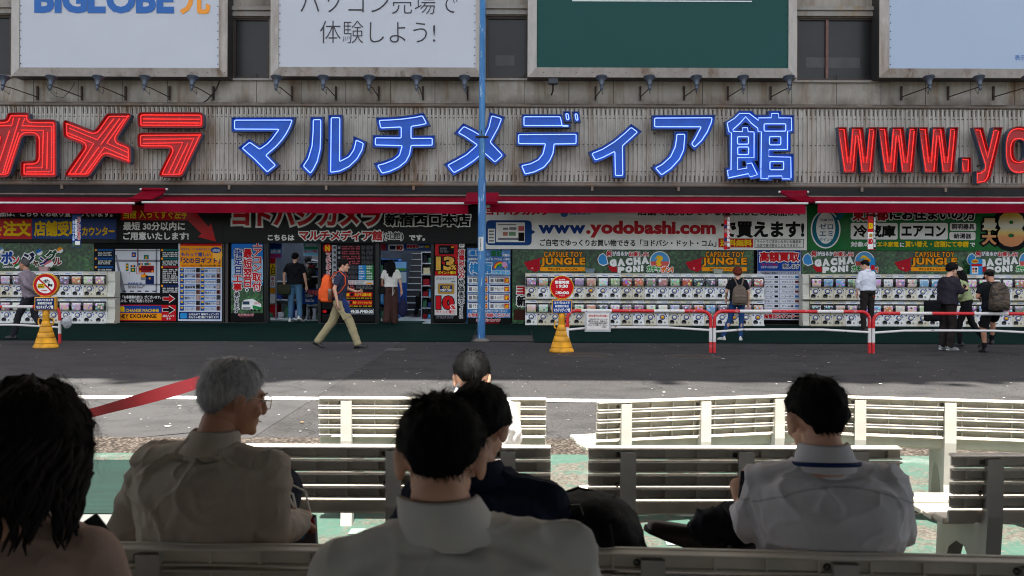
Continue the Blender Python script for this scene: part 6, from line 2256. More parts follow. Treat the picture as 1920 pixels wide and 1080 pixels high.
def remesh(mb, voxel, smooth=2, fold=0.0, ffreq=6.0, seed=0, mats=None):
    me = bpy.data.meshes.new('tmp')
    me.from_pydata(mb.v, [], mb.f)
    o = bpy.data.objects.new('tmp', me)
    COL.objects.link(o)
    r = o.modifiers.new('r', 'REMESH')
    r.mode = 'VOXEL'
    r.voxel_size = voxel
    r.use_smooth_shade = True
    if smooth:
        q = o.modifiers.new('s', 'SMOOTH')
        q.factor = .5
        q.iterations = smooth
    dg = bpy.context.evaluated_depsgraph_get()
    ev = o.evaluated_get(dg)
    m2 = ev.to_mesh()
    n = len(m2.vertices)
    co = np.empty(n * 3)
    m2.vertices.foreach_get('co', co)
    no = np.empty(n * 3)
    m2.vertex_normals.foreach_get('vector', no)
    co, no = co.reshape(-1, 3), no.reshape(-1, 3)
    F = [tuple(p.vertices) for p in m2.polygons]
    ev.to_mesh_clear()
    bpy.data.objects.remove(o)
    bpy.data.meshes.remove(me)
    if fold:
        for i in range(n):
            p = Vector(co[i]) * ffreq + Vector((seed * 3.1, seed * 1.7, 0))
            a = noise.noise(Vector((p.x * 1.0 + p.z * .9, p.y, p.z * .55 - p.x * .4)))
            b_ = noise.noise(Vector((p.x * 2.1 - p.z * 1.3, p.y * 2, p.z * 1.2 + p.x)) + Vector((5, 3, 1)))
            wq = noise.noise(p * .35 + Vector((9, 2, 4)))
            d = fold * (1.5 * max(0.0, 1.0 - abs(a) * 4.0) ** 2 * (.6 + wq) + .55 * max(0.0, 1.0 - abs(b_) * 4.0) ** 2 - .35 + .5 * noise.noise(p * .6))
            co[i] += no[i] * d
    out = MB()
    out.add([tuple(c) for c in co], F, mats, True)
    return out
def limb(mb, pts, rs, m, n=14):
    mb.tube(pts, rs, m, n)
    for p, r in zip(pts, rs):
        mb.ell(p, (r, r, r), m, n, 8)
def torso(mb, pel, nk, right, prof, m, bow=(0, 0, 0)):
    """rings from the pelvis to the base of the neck; prof: (t, half width, half depth, shift back)"""
    pel, nk, right = Vector(pel), Vector(nk), Vector(right).normalized()
    ax = (nk - pel).normalized()
    fw = ax.cross(right).normalized() * -1
    fw = right.cross(ax).normalized() * -1 if fw.length < .5 else fw
    rings = []
    for t, a, b_, s in prof:
        c = pel.lerp(nk, t) + Vector(bow) * math.sin(max(0, min(1, t)) * math.pi) + fw * s
        ring = []
        for k in range(22):
            an = 2 * math.pi * k / 22
            ca, sa = math.cos(an), math.sin(an)
            ring.append(c + right * a * abs(ca) ** .85 * (1 if ca > 0 else -1) + fw * b_ * abs(sa) ** .9 * (1 if sa > 0 else -1))
        rings.append(ring)
    mb.loft(rings, m)
TP = [(-.12, .12, .09, 0), (0, .165, .118, 0), (.28, .152, .108, .0), (.55, .165, .118, .0), (.78, .178, .112, -.005), (.90, .165, .095, -.01), (.97, .115, .075, -.01), (1.03, .062, .06, 0)]
def hand(mb, wrist, d, side, up, m, curl=.5, s=1.0):
    """palm, four bent fingers and a thumb beyond the wrist; d points along the forearm, up is the back of the hand"""
    d = Vector(d).normalized()
    up = Vector(up)
    up = (up - d * up.dot(d)).normalized()
    x = d.cross(up).normalized() * side
    w_ = Vector(wrist)
    mb.tube([w_ - d * .01, w_ + d * .03 * s, w_ + d * .07 * s, w_ + d * .092 * s], [.026 * s, .034 * s, .038 * s, .030 * s], m, 10, sq=(1.0, .48))
    for k, (o, L, r) in enumerate(((.028, .072, .0085), (.009, .082, .009), (-.010, .076, .0085), (-.028, .058, .0075))):
        p = w_ + d * .088 * s + x * o * s
        a, pts = curl * .5, [p]
        for q in (.45, .32, .23):
            p = p + (d * math.cos(a) - up * math.sin(a)) * L * q * s
            pts.append(p)
            a += curl * (1.0 + .1 * k)
        mb.tube(pts, [r * s, r * .95 * s, r * .85 * s, r * .6 * s], m, 7)
    p = w_ + d * .03 * s + x * .030 * s
    t1 = p + (d * .6 + x * .7 - up * .25).normalized() * .036 * s
    t2 = t1 + (d * .9 + x * .15 - up * (.25 + curl * .3)).normalized() * .030 * s
    mb.tube([p, t1, t2], [.012 * s, .010 * s, .007 * s], m, 7)
_HEAD = {}
def head_mesh(skin):
    if skin.name not in _HEAD:
        mb = MB()
        mb.ell((0, -.012, .030), (.075, .092, .086), skin, 20, 14)
        mb.ell((0, .028, -.028), (.060, .062, .080), skin, 18, 12)
        mb.ell((0, .040, -.075), (.044, .048, .036), skin, 14, 10)
        mb.ell((0, .074, -.094), (.020, .018, .016), skin, 10, 8)
        mb.tube([(0, .088, .015), (0, .100, -.010), (0, .107, -.028)], [.008, .010, .012], skin, 8)
        mb.ell((0, .101, -.033), (.017, .012, .009), skin, 10, 6)
        mb.ell((0, .076, .026), (.050, .020, .012), skin, 12, 8)
        for s in (-1, 1):
            mb.ell((s * .038, .064, -.028), (.024, .022, .022), skin, 10, 8)
            ro = Matrix.Rotation(s * R(-22), 3, 'Z') @ Matrix.Rotation(R(-10), 3, 'X')
            mb.ell((s * .079, -.004, -.008), (.010, .020, .034), skin, 10, 8, ro)
            mb.ell((s * .084, -.010, .008), (.008, .016, .018), skin, 8, 6, ro)
        mb.ell((0, .083, -.058), (.023, .010, .006), skin, 10, 6)
        mb.ell((0, .082, -.068), (.020, .010, .006), skin, 10, 6)
        mb.tube([(0, -.022, -.04), (0, -.030, -.10), (0, -.036, -.17)], [.056, .052, .058], skin, 16)
        h = remesh(mb, .0058, 2, mats=skin)
        for s in (-1, 1):
            h.ell((s * .030, .0835, .006), (.011, .006, .0055), M_EYEW, 8, 6)
            h.ell((s * .030, .0885, .006), (.0052, .003, .0052), M_EYE, 8, 6)
            h.tube([(s * .014, .094, .026), (s * .032, .094, .031), (s * .048, .082, .026)], [.003, .0036, .002], M_EYE, 5)
        h.tube([(-.020, .0955, -.063), (0, .099, -.0625), (.020, .0955, -.063)], [.0012, .002, .0012], M_LIP, 5)
        _HEAD[skin.name] = h
    return _HEAD[skin.name]
HL = {   # hairline height by azimuth from the face (0) round to the nape (180)
    'short': [(0, .078), (35, .070), (55, .050), (70, .010), (84, -.012), (100, .018), (118, -.012), (140, -.052), (180, -.072)],
    'full': [(0, .058), (35, .050), (55, .02), (70, -.01), (84, -.02), (100, -.005), (118, -.04), (140, -.07), (180, -.085)],
    'balding': [(0, .10), (35, .092), (55, .06), (70, .010), (84, -.012), (100, .018), (118, -.02), (140, -.06), (180, -.072)],
    'long': [(0, .075), (35, .060), (55, .02), (70, -.03), (84, -.07), (100, -.09), (118, -.10), (140, -.11), (180, -.12)],
}
def hair_cap(style, m, puff=.012, rough=.006, seed=0, freq=22, na=44, nt_=14):
    tab = HL[style]
    mb = MB()
    vs = []
    for i in range(na):
        a = 360 * i / na
        aa = a if a <= 180 else 360 - a
        zl = np.interp(aa, [q[0] for q in tab], [q[1] for q in tab])
        zl += .007 * noise.noise(Vector((i * .9, seed, 0)))
        rx, ry, rz = .075 + puff, .092 + puff, .086 + puff * 1.15
        ct = max(-.985, min(.98, (zl - .030) / rz))
        tm = math.acos(ct)
        for j in range(nt_ + 1):
            t = j / nt_
            th = tm * t
            az = math.radians(a)
            d = Vector((math.sin(th) * math.sin(az), math.sin(th) * math.cos(az), math.cos(th)))
            k = 1.0
            n1 = noise.noise(Vector((d.x * freq * .12, d.y * freq * .12, d.z * freq * .12)) * 3 + Vector((seed, 0, 0)))
            n2 = noise.noise(Vector((math.sin(az) * 6, math.cos(az) * 6, th * 2.2)) * 1.6 + Vector((0, seed, 0)))
            ex = rough * (n1 * 1.2 + n2 * 1.0) - puff * .95 * max(0.0, min(1.0, (t - .72) / .28)) ** 1.5
            # below the widest part follow the skull instead of tucking in
            zz = d.z * rz
            bulge = .010 * max(0, -zz / .08)
            vs.append(Vector((d.x * (rx + ex + bulge), d.y * (ry + ex + (bulge if d.y < 0 else 0)) - .012, zz + .030 + ex * d.z)))
    fs = []
    for i in range(na):
        i2 = (i + 1) % na
        for j in range(nt_):
            f = (i * (nt_ + 1) + j, i * (nt_ + 1) + j + 1, i2 * (nt_ + 1) + j + 1, i2 * (nt_ + 1) + j)
            fs.append(f if j else (f[0], f[1], f[2]))
    mb.add(vs, fs, m, True)
    return mb, vs, na, nt_
def strands(mb, cap, m, n, length=(.03, .06), lift=.006, width=.0011, seed=0, swirl=.25, droop=0.0, tmax=.92, curl=0.0, short_ends=True, out=.35):
    vs, na, nt_ = cap
    rr = random.Random(seed)
    for _ in range(n):
        i, j = rr.randrange(na), rr.uniform(.0, nt_ * tmax)
        L = rr.uniform(*length) * (1 - .62 * (j / nt_) if short_ends else 1)
        j0 = int(j)
        p = vs[i * (nt_ + 1) + j0].lerp(vs[i * (nt_ + 1) + min(nt_, j0 + 1)], j - j0)
        p = p.lerp(vs[((i + 1) % na) * (nt_ + 1) + min(nt_, j0)], rr.random() * .5)
        nrm = (p - Vector((0, -.012, .030))).normalized()
        down = (vs[i * (nt_ + 1) + nt_] - vs[i * (nt_ + 1)]).normalized() if j0 < 2 else (vs[i * (nt_ + 1) + min(nt_, j0 + 1)] - vs[i * (nt_ + 1) + max(0, j0 - 1)]).normalized()
        side = nrm.cross(down)
        d = (down + side * (swirl + rr.uniform(-.35, .35)) + nrm * rr.uniform(0, out)).normalized()
        pts, q = [p - nrm * .002], p
        ph, k2 = rr.random() * 6.28, 4 if curl == 0 else 10
        for k in range(k2):
            q = q + d * (L / k2)
            d = (d + nrm * (-lift * 8 if k > k2 * .5 else lift * 5) + Vector((0, 0, -droop)) + (side * math.sin(ph + k * 1.3) + nrm * math.cos(ph + k * 1.3)) * curl).normalized()
            pts.append(q.copy())
        w_ = side.normalized() * width
        v = []
        for k, pt in enumerate(pts):
            f = 1 - .8 * k / (len(pts) - 1)
            v += [pt - w_ * f, pt + w_ * f]
        mb.add(v, [(2 * k, 2 * k + 1, 2 * k + 3, 2 * k + 2) for k in range(len(pts) - 1)], m, True)
def rot_head(yaw, pitch=0.0, roll=0.0):
    return Matrix.Rotation(R(yaw), 4, 'Z') @ Matrix.Rotation(R(-pitch), 4, 'X') @ Matrix.Rotation(R(roll), 4, 'Y')
def shoe(mb, ankle, d, m, sole, s=1.0, pitch=0.0):
    d = Vector(d).normalized()
    ax = Vector((0, 0, 1)).cross(d).normalized() if abs(d.z) < .9 else Vector((1, 0, 0))
    up = d.cross(ax).normalized() * 1
    if up.z < 0:
        up = -up
    a = Vector(ankle) - up * .085 * s
    for mm, pr in ((m, ((-.075, .028, .075), (-.055, .036, .105), (0, .040, .095), (.06, .043, .068), (.12, .046, .055), (.165, .038, .045), (.185, .018, .03))), (sole, ((-.082, .026, .022), (-.06, .039, .024), (0, .042, .022), (.06, .046, .02), (.12, .049, .02), (.172, .040, .02), (.192, .02, .018)))):
        rings = []
        for y, w_, h in pr:
            c = a + d * y * s
            ring = []
            for k in range(12):
                an = 2 * math.pi * k / 12
                zz = math.sin(an)
                ring.append(c + ax * math.cos(an) * w_ * s + up * (max(0, zz) * h * s + (.002 if zz <= 0 else 0)))
            rings.append(ring)
        mb.loft(rings, mm)

def person(loc, rz, h, label, P_, vox=.018):
    """a clothed figure; P_ gives joints in metres for a 1.70 m figure facing +Y, feet on z = 0"""
    s = h / 1.70
    t = thing('person', loc, label, 'person', None, rz)
    g = P_.get
    pel, nk = Vector(g('pel', (0, 0, .93))), Vector(g('nk', (0, -.01, 1.42)))
    rt = Vector(g('right', (1, 0, 0))).normalized()
    sw = g('sw', .172)
    sh = [nk + rt * sw * k + Vector((0, 0, -.055)) + Vector(g('shoff', ((0, 0, 0), (0, 0, 0)))[0 if k < 0 else 1]) for k in (-1, 1)]
    el = [Vector(q) for q in g('el', ((-.235, -.03, 1.12), (.235, -.03, 1.12)))]
    wr = [Vector(q) for q in g('wr', ((-.25, .06, .88), (.25, .06, .88)))]
    hr = Vector(g('hright', rt)).normalized()
    hips = [pel + hr * .088 * k + Vector((0, 0, -.03)) for k in (-1, 1)]
    kn = [Vector(q) for q in g('kn', ((-.095, .02, .49), (.095, .02, .49)))]
    an = [Vector(q) for q in g('an', ((-.10, -.02, .09), (.10, -.02, .09)))]
    toe = [Vector(q) for q in g('toe', ((-.1, 1, 0), (.1, 1, 0)))]
    wide = g('wide', 1.0)
    skin = g('skin', M_SKIN)
    prof = [(a, b * wide, c * g('deep', wide), d) for a, b, c, d in TP]
    bow = g('bow', (0, 0, 0))
    # body: one continuous skin
    mb = MB()
    torso(mb, pel, nk, rt, [(a, b * .85, c * .85, d) for a, b, c, d in prof if a < .93], skin, bow)
    for k in (0, 1):
        limb(mb, [sh[k], el[k], wr[k]], [.044, .039, .027], skin)
        limb(mb, [hips[k], kn[k], an[k]], [.082, .054, .036], skin)
        limb(mb, [kn[k], kn[k].lerp(an[k], .3) + Vector((0, -.012, 0)), an[k]], [.050, .052, .034], skin)
    hc = Vector(g('head', (0, .025, 1.572)))
    HM = Matrix.Translation(hc) @ rot_head(*g('look', (0, 0)))
    nb = HM @ Vector((0, -.030, -.075))
    limb(mb, [nk + Vector((0, 0, -.02)), nb], [.060, .054], skin)
    body = remesh(mb, vox, 2, mats=skin)
    body.merge(head_mesh(skin), HM @ Matrix.Scale(g('hs', 1.0), 4))
    hd = g('hand', ((0, .2, -1), (0, .2, -1)))
    hu = g('hup', ((-1, 0, 0), (1, 0, 0)))
    for k in (0, 1):
        d = Vector(hd[k]) if hd[k] is not None else (wr[k] - el[k])
        hand(body, wr[k], d, (-1, 1)[k] * g('thumb', 1), hu[k], skin, g('curl', (.45, .45))[k])
    SC = Matrix.Scale(s, 4)
    body.xf(SC).build('body', t)
    # shirt
    fold, ff = g('fold', .006), g('ffreq', 7.0)
    if g('shirt'):
        mb = MB()
        m = g('shirt')
        hem = g('hem', -.02)
        ease = g('ease', .016)
        pr = [(hem - .02, prof[1][1] + ease * 1.2, prof[1][2] + ease * 1.2, 0)] + [(a, b + ease * (1 if a < .95 else .4), c + ease * (1 if a < .95 else .4), d) for a, b, c, d in prof if a > hem + .02 and a < 1.0]
        torso(mb, pel, nk, rt, pr, m, bow)
        sl = g('sleeve', 'short')
        for k in (0, 1):
            limb(mb, [nk + Vector((0, 0, -.008)), nk.lerp(sh[k], .5) + Vector((0, 0, -.004)), sh[k]], [.060, .058, .064], m)
            if sl == 'short':
                e = sh[k].lerp(el[k], .72)
                limb(mb, [sh[k], sh[k].lerp(el[k], .4)], [.063, .064], m)
                mb.tube([sh[k].lerp(el[k], .3), e], [.064, .066], m, 14)
            else:
                q = wr[k].lerp(el[k], .04 if sl == 'long' else .55)
                limb(mb, [sh[k], el[k]], [.066, .056], m)
                limb(mb, [el[k], q], [.056, .043 if sl == 'long' else .05], m)
        shirt = remesh(mb, vox * .9, 2, fold, ff, g('seed', 1), m)
        shirt.xf(SC)
        so = shirt.build('shirt', t)
        if g('collar'):
            mb = MB()
            up = (nb - nk).normalized()
            n = 24
            c0 = nk + up * .008
            chi = g('chi', 0.0)
            fwv = Matrix.Rotation(R(g('look', (0, 0))[0] * .3), 3, 'Z') @ Vector((0, 1, 0))
            rr_ = []
            for rad, off, hh in ((.076, 0, -.05), (.068, 0, .030), (.0665, 0, .052), (.069, 0, .056), (.074, 0, .050), (.083, 0, .018), (.091, 0, -.008), (.088, 0, -.012)):
                ring = []
                for j in range(n):
                    a = 2 * math.pi * j / n
                    d = Vector((math.sin(a), math.cos(a), 0))
                    fr = d.dot(fwv)
                    ring.append(c0 + d * rad + up * (hh + (chi if hh > .015 else 0) - (max(0, fr) * .035 if hh > 0 else 0)) + Vector((0, 0, 0)))
                rr_.append(ring)
            mb.loft(rr_, g('collar'), caps=False)
            mb.xf(SC).build('collar', so)
    # trousers
    if g('pants'):
        mb = MB()
        m = g('pants')
        kind = g('cut', 'straight')
        torso(mb, pel, nk, hr, [(-.16, .10 * wide, .085 * wide, 0), (-.06, .165 * wide, .12 * wide, 0), (.02, .165 * wide + .008, .122 * wide + .006, 0), (.10, .158 * wide, .115 * wide, 0)], m)
        for k in (0, 1):
            if kind == 'shorts':
                e = hips[k].lerp(kn[k], .92)
                limb(mb, [hips[k], hips[k].lerp(kn[k], .5)], [.102, .092], m)
                mb.tube([hips[k].lerp(kn[k], .4), e], [.094, .094], m, 14)
            else:
                w0, w1, w2 = {'straight': (.100, .072, .062), 'slim': (.096, .064, .050), 'wide': (.105, .098, .105), 'cargo': (.104, .084, .070)}[kind]
                limb(mb, [hips[k], kn[k]], [w0, w1], m)
                e = an[k].lerp(kn[k], -.06 if kind != 'wide' else -.12)
                mb.ell(kn[k], (w1, w1, w1), m)
                mb.tube([kn[k], kn[k].lerp(e, .5), e], [w1, (w1 + w2) / 2, w2], m, 14)
                mb.ell(e + (kn[k] - e).normalized() * .03, (w2, w2, w2 * .8), m)
        tr = remesh(mb, vox * .9, 2, fold, ff, g('seed', 1) + 5, m)
        po = tr.xf(SC).build('trousers', t)
        if g('belt'):
            mb = MB()
            torso(mb, pel, nk, hr, [(.075, .158 * wide + .014, .115 * wide + .014, 0), (.125, .156 * wide + .014, .114 * wide + .014, 0)], g('belt'))
            mb.xf(SC).build('belt', po)
    if g('shoes', True):
        for k in (0, 1):
            mb = MB()
            shoe(mb, an[k], toe[k], g('shoecol', mat('black shoe', (22, 21, 21), .45)), g('sole', mat('dark sole', (30, 29, 28), .7)))
            mb.xf(SC).build('shoe', t)
    if g('socks'):
        for k in (0, 1):
            mb = MB()
            limb(mb, [an[k] + Vector((0, 0, -.02)), an[k].lerp(kn[k], .22)], [.042, .046], g('socks'))
            mb.xf(SC).build('sock', t)
    # hair
    hk = g('hair')
    if hk:
        style, hm, puff, rough = hk[:4]
        mb, vs, na, nt_ = hair_cap(style, hm, puff, rough, g('seed', 1))
        st = g('strands', (dict(n=260, length=(.03, .06), width=.0028, lift=.006, swirl=.4),))
        if st:
            for q_, d_ in enumerate(st):
                strands(mb, (vs, na, nt_), hm, seed=g('seed', 1) + q_, **d_)
        if g('mane'):       # long hair: locks falling behind
            rr = random.Random(g('seed', 1))
            for q in range(g('mane')[0]):
                a = R(rr.uniform(*g('mane')[2]))
                r0 = .075 + puff
                p0 = Vector((math.sin(a) * r0, math.cos(a) * (r0 + .012) - .012, rr.uniform(-.03, .05)))
                L = g('mane')[1] * rr.uniform(.75, 1.05)
                pts, p, wv = [], p0, rr.random() * 6
                for k in range(9):
                    u = k / 8
                    pts.append(p0 + Vector((p0.x * .15 * u + .010 * math.sin(wv + u * 7), -.035 * math.sin(u * 2.2) - .02 * u + .008 * math.cos(wv + u * 6), -L * u)))
                mk = g('mane')[3] if len(g('mane')) > 3 else 1.0
                mb.tube(pts, [q_ * mk for q_ in (.016, .021, .022, .021, .020, .018, .015, .011, .004)], hm, 7)
        mb.xf(SC @ HM @ Matrix.Scale(g('hs', 1.0), 4)).build('hair', t)
    ex = g('extra')
    if ex:
        ex(t, s, HM, locals())
    return t
def backpack(t_loc, rz, label, m, m2, w_=.16, d_=.10, h_=.46, straps=None, name='backpack', seed=1, front_pocket=True):
    """rounded pack; its front (pocket) side faces -Y in its own frame, the wearer's back is at +Y"""
    t = thing(name, t_loc, label, 'backpack', None, rz)
    mb = MB()
    rings = []
    for z, a, b in ((0, .80, .70), (.04, .98, .95), (.3, 1.0, 1.0), (.62, .96, .86), (.85, .80, .66), (.96, .52, .44), (1.0, .25, .22)):
        ring = []
        for k in range(20):
            an = 2 * math.pi * k / 20
            ca, sa = math.cos(an), math.sin(an)
            ring.append((w_ * a * abs(ca) ** .6 * (1 if ca > 0 else -1), d_ * b * abs(sa) ** .6 * (1 if sa > 0 else -1) - .01 * z, z * h_))
        rings.append(ring)
    mb.loft(rings, m)
    mb = remesh(mb, .014, 2, .006, 9, seed, m)
    mb.build('bag_body', t)
    if front_pocket:
        mb = MB()
        rings = []
        for z, a, b in ((.08, .7, .2), (.12, .82, .42), (.38, .82, .42), (.50, .74, .30), (.53, .6, .1)):
            ring = []
            for k in range(16):
                an = 2 * math.pi * k / 16
                ca, sa = math.cos(an), math.sin(an)
                ring.append((w_ * a * abs(ca) ** .6 * (1 if ca > 0 else -1), -d_ * .85 + d_ * b * abs(sa) ** .6 * (1 if sa > 0 else -1), z * h_))
            rings.append(ring)
        mb.loft(rings, m)
        mb.tube([(-w_ * .66, -d_ * 1.16, h_ * .40), (0, -d_ * 1.30, h_ * .44), (w_ * .66, -d_ * 1.16, h_ * .40)], .006, m2, 6)
        mb.build('front_pocket', t)
    mb = MB()
    mb.tube([(-w_ * .8, -d_ * .35, h_ * .62), (-w_ * .5, -d_ * .55, h_ * .88), (0, -d_ * .55, h_ * .97), (w_ * .5, -d_ * .55, h_ * .88), (w_ * .8, -d_ * .35, h_ * .62)], .006, m2, 6)
    mb.build('zip', t)
    mb = MB()
    mb.tube([(-.03, d_ * .5, h_ * .96), (-.03, d_ * .55, h_ * 1.05), (.03, d_ * .55, h_ * 1.05), (.03, d_ * .5, h_ * .96)], .008, m2, 6)
    mb.build('grab_loop', t)
    if straps:
        for sx in (-1, 1):
            mb = MB()
            pts = [Vector((sx * w_ * q[0], q[1], q[2])) for q in straps]
            mb.tube(pts, .022, m, 8, sq=(1.0, .35))
            mb.build('strap', t)
    return t
# ---------------------------------------------------------------- people along the shopfront
def spot(px, Y):
    return ((px - CX) * Y / FPX, Y, G(Y) + .012)
STR = [(.75, .09, .06), (.75, .16, .30), (.72, .23, .46), (.70, .19, .56), (.66, .08, .53), (.60, .02, .44)]
# man with the orange backpack, mid-stride to the right
navy, khaki = cloth('navy polo', (46, 50, 70)), cloth('khaki', (158, 146, 112))
L = spot(634, 18.95)
def ex1(t, s, HM, q):
    mb = MB()
    for sx in (-1, 1):
        mb.tube([HM @ Vector((sx * .03 + .022 * math.cos(a), .099 + .002 * math.cos(a), .004 + .017 * math.sin(a))) for a in [k * math.pi / 6 for k in range(12)]], .0022, M_EYE, 5, closed=True)
        mb.tube([HM @ Vector((sx * .053, .096, .008)), HM @ Vector((sx * .078, .0, .008))], .002, M_EYE, 5)
    mb.xf(Matrix.Scale(s, 4)).build('glasses', t)
    mb = MB()     # cargo pocket
    mb.cbox(-.02, .022, -.085, .085, -.10, .07, khaki, .012)
    mb.cbox(-.02, .030, -.092, .092, .06, .10, khaki, .008)
    mb.xf(Matrix.Translation((.155, .16, .66)) @ Matrix.Rotation(R(29), 4, 'X')).build('cargo_pocket', t)
person(L, R(-90), 1.70, 'man in a navy polo and khaki trousers striding right past the shop', dict(
    pel=(0, .02, .915), nk=(0, .06, 1.41), head=(0, .105, 1.565), look=(0, 6), el=((-.22, .14, 1.12), (.235, -.03, 1.13)), wr=((-.12, .33, 1.07), (.235, .03, .885)),
    hand=((.25, .9, .15), (0, .15, -1)), kn=((-.09, -.12, .50), (.09, .24, .51)), an=((-.085, -.40, .125), (.085, .39, .09)), toe=((0, .9, -.35), (0, 1, .12)), shirt=navy, collar=navy, pants=khaki, cut='cargo', hair=('full', H_BLACK, .018, .008), seed=3, hem=-.04, extra=ex1))
M_OR, M_BZ = cloth('orange nylon', (228, 92, 40), .6), mat('black zip', (24, 22, 22), .5)
t = backpack((L[0] - .205, L[1], .885), R(-90), 'orange backpack worn by the man in khaki trousers', M_OR, M_BZ, .165, .125, .52, [(.66, .08, .44), (.70, .15, .555), (.74, .26, .585), (.82, .36, .49), (.9, .37, .34), (1.0, .28, .20), (.85, .12, .10)], seed=4)
c = Vector((L[0] - .12, L[1] - .185, .93))
t = thing('water_bottle', c, 'brown drinks bottle in the side pocket of the orange backpack', 'bottle')
mb = MB()
mb.lathe([(0, 0), (.036, 0), (.038, .15), (.034, .17), (.034, .20), (.03, .205), (0, .205)], (0, 0, 0), mat('brown bottle', (112, 82, 66), .4), 14)
mb.build('bottle', t)
mb = MB()
mb.lathe([(.0355, .168), (.0365, .20), (.03, .212), (0, .212)], (0, 0, 0), mat('bottle lid', (140, 128, 120), .4), 14)
mb.build('lid', t)
mb = MB()
mb.tube([(L[0] + .13, L[1] - .16, .96), (L[0] + .17, L[1] - .17, .86), (L[0] + .20, L[1] - .16, .74), (L[0] + .22, L[1] - .15, .66)], [.03, .06, .075, .055], cloth('blue jacket', (34, 52, 96)), 12, sq=(1.0, .45))
tag(remesh(mb, .012, 2, .006, 10, 2, cloth('blue jacket', ())).build('folded_jacket'), 'dark blue jacket hanging at the front of the striding man', 'jacket')
# man in the left doorway, seen from behind
L = spot(553, 26.2)
jeans = cloth('blue jeans', (70, 104, 130))
L = (L[0], L[1], .13)
person(L, R(-4), 1.83, 'man in a black T-shirt and jeans going in at the left doorway', dict(el=((-.26, -.04, 1.14), (.25, -.02, 1.12)), wr=((-.27, .0, .93), (.28, .04, .87)), shirt=cloth('black tee', (20, 21, 26)), pants=jeans, wide=1.12, kn=((-.10, .03, .49), (.12, -.02, .49)), an=((-.115, .0, .09), (.17, -.16, .13)),
    toe=((-.1, 1, 0), (.25, 1, -.35)), shoecol=mat('white trainers', (205, 203, 196), .6), sole=mat('white sole', (215, 213, 206), .6), hair=('full', H_BLACK, .014, .006), seed=5))
c = (L[0] - .26, L[1] - .10, .98)
t = thing('shoulder_bag', c, 'dark olive shoulder bag on the left hip of the man in jeans', 'bag')
mb = MB()
mb.cbox(-.17, .17, -.075, .075, -.14, .12, cloth('olive canvas', (46, 48, 32)), .05)
remesh(mb, .014, 2, .008, 9, 3, cloth('olive canvas', ())).build('bag_body', t)
mb = MB()
mb.cbox(-.175, .175, -.09, -.07, -.04, .13, cloth('olive canvas', ()), .008)
mb.build('flap', t)
mb = MB()
mb.tube([(.14, -.02, .1), (.30, -.07, .36), (.42, -.06, .54), (.44, .06, .60)], .018, cloth('black webbing', (22, 22, 24)), 8, sq=(1, .3))
mb.build('strap', t)
c = (L[0] + .33, L[1] + .05, .80)
t = thing('camera', c, 'black camera with a long lens in the right hand of the man in jeans', 'camera')
mb = MB()
mb.cbox(-.065, .065, -.03, .03, -.04, .05, mat('camera black', (18, 18, 19), .4), .012)
mb.cbox(-.025, .025, -.02, .02, .045, .075, mat('camera black', ()), .01)
mb.build('camera_body', t)
mb = MB()
mb.lathe([(.036, .0), (.038, .06), (.046, .08), (.046, .14), (.0, .14)], (.02, 0, -.01), mat('camera black', ()), 16, 'X')
mb.build('lens', t)
# person ahead of him
L2 = spot(577, 27.6)
person((L2[0], L2[1], .13), R(4), 1.72, 'person in dark clothes just ahead of the man in jeans, partly hidden', dict(shirt=cloth('dark olive shirt', (38, 38, 34)), sleeve='long', pants=cloth('black trousers', (22, 22, 24)), hair=('full', H_BLACK, .016, .006), seed=6))
backpack((L2[0], L2[1] - .20, 1.02), R(2), 'dark olive backpack worn inside the left doorway', cloth('olive nylon', (40, 42, 30)), M_BZ, .15, .10, .46, seed=7)
# woman with long black hair
L = spot(733, 25.7)
L = (L[0], L[1], .105)
brown = cloth('brown trousers', (66, 44, 38))
def ex2(t, s, HM, q):
    mb = MB()
    for x, y0_, L_ in ((.05, -.14, .25), (.085, -.145, .21)):
        mb.tube([(x, y0_, 1.0), (x + .01, y0_ - .01, 1.0 - L_ * .6), (x - .005, y0_ - .005, 1.0 - L_)], .006, cloth('cream cord', (205, 200, 188)), 6)
    mb.xf(Matrix.Scale(s, 4)).build('waist_tie', t)
person(L, R(3), 1.66, 'long haired woman in a white blouse and brown trousers entering the right doorway', dict(el=((-.24, .02, 1.13), (.25, -.03, 1.12)), wr=((-.22, .14, .96), (.28, .0, .88)), shirt=cloth('white blouse', (214, 210, 200)), ease=.028, fold=.010, pants=brown, cut='wide', wide=.92, hem=.12, kn=((-.085, .0, .49), (.10, .02, .49)), an=((-.11, -.05, .11), (.10, .05, .09)),
    hair=('long', H_BLACK, .018, .006), mane=(46, .36, (70, 290)), seed=8, extra=ex2))
c = (L[0] + .31, L[1], .72)
t = thing('handbag', c, 'large dark blue soft bag in the right hand of the long haired woman', 'bag')
mb = MB()
mb.ell((0, 0, -.20), (.13, .09, .24), cloth('dark spotted bag', (30, 32, 58)), 16, 12)
remesh(mb, .014, 2, .010, 9, 5, cloth('dark spotted bag', ())).build('bag_body', t)
mb = MB()
mb.tube([(-.05, 0, .0), (-.03, 0, .09), (.0, 0, .12), (.03, 0, .09), (.05, 0, .0)], .010, cloth('dark spotted bag', ()), 7)
mb.build('handle', t)
c = (L[0] - .22, L[1] - .06, .98)
t = thing('handbag', c, 'small black handbag under the left arm of the long haired woman', 'bag')
mb = MB()
mb.cbox(-.09, .09, -.06, .06, -.10, .10, cloth('black leather', (18, 18, 19)), .03)
mb.build('bag_body', t)
mb = MB()
mb.tube([(-.05, 0, .09), (-.02, .0, .28), (.03, .03, .42), (.06, .05, .30), (.06, 0, .09)], .010, cloth('black leather', ()), 6)
mb.build('strap', t)
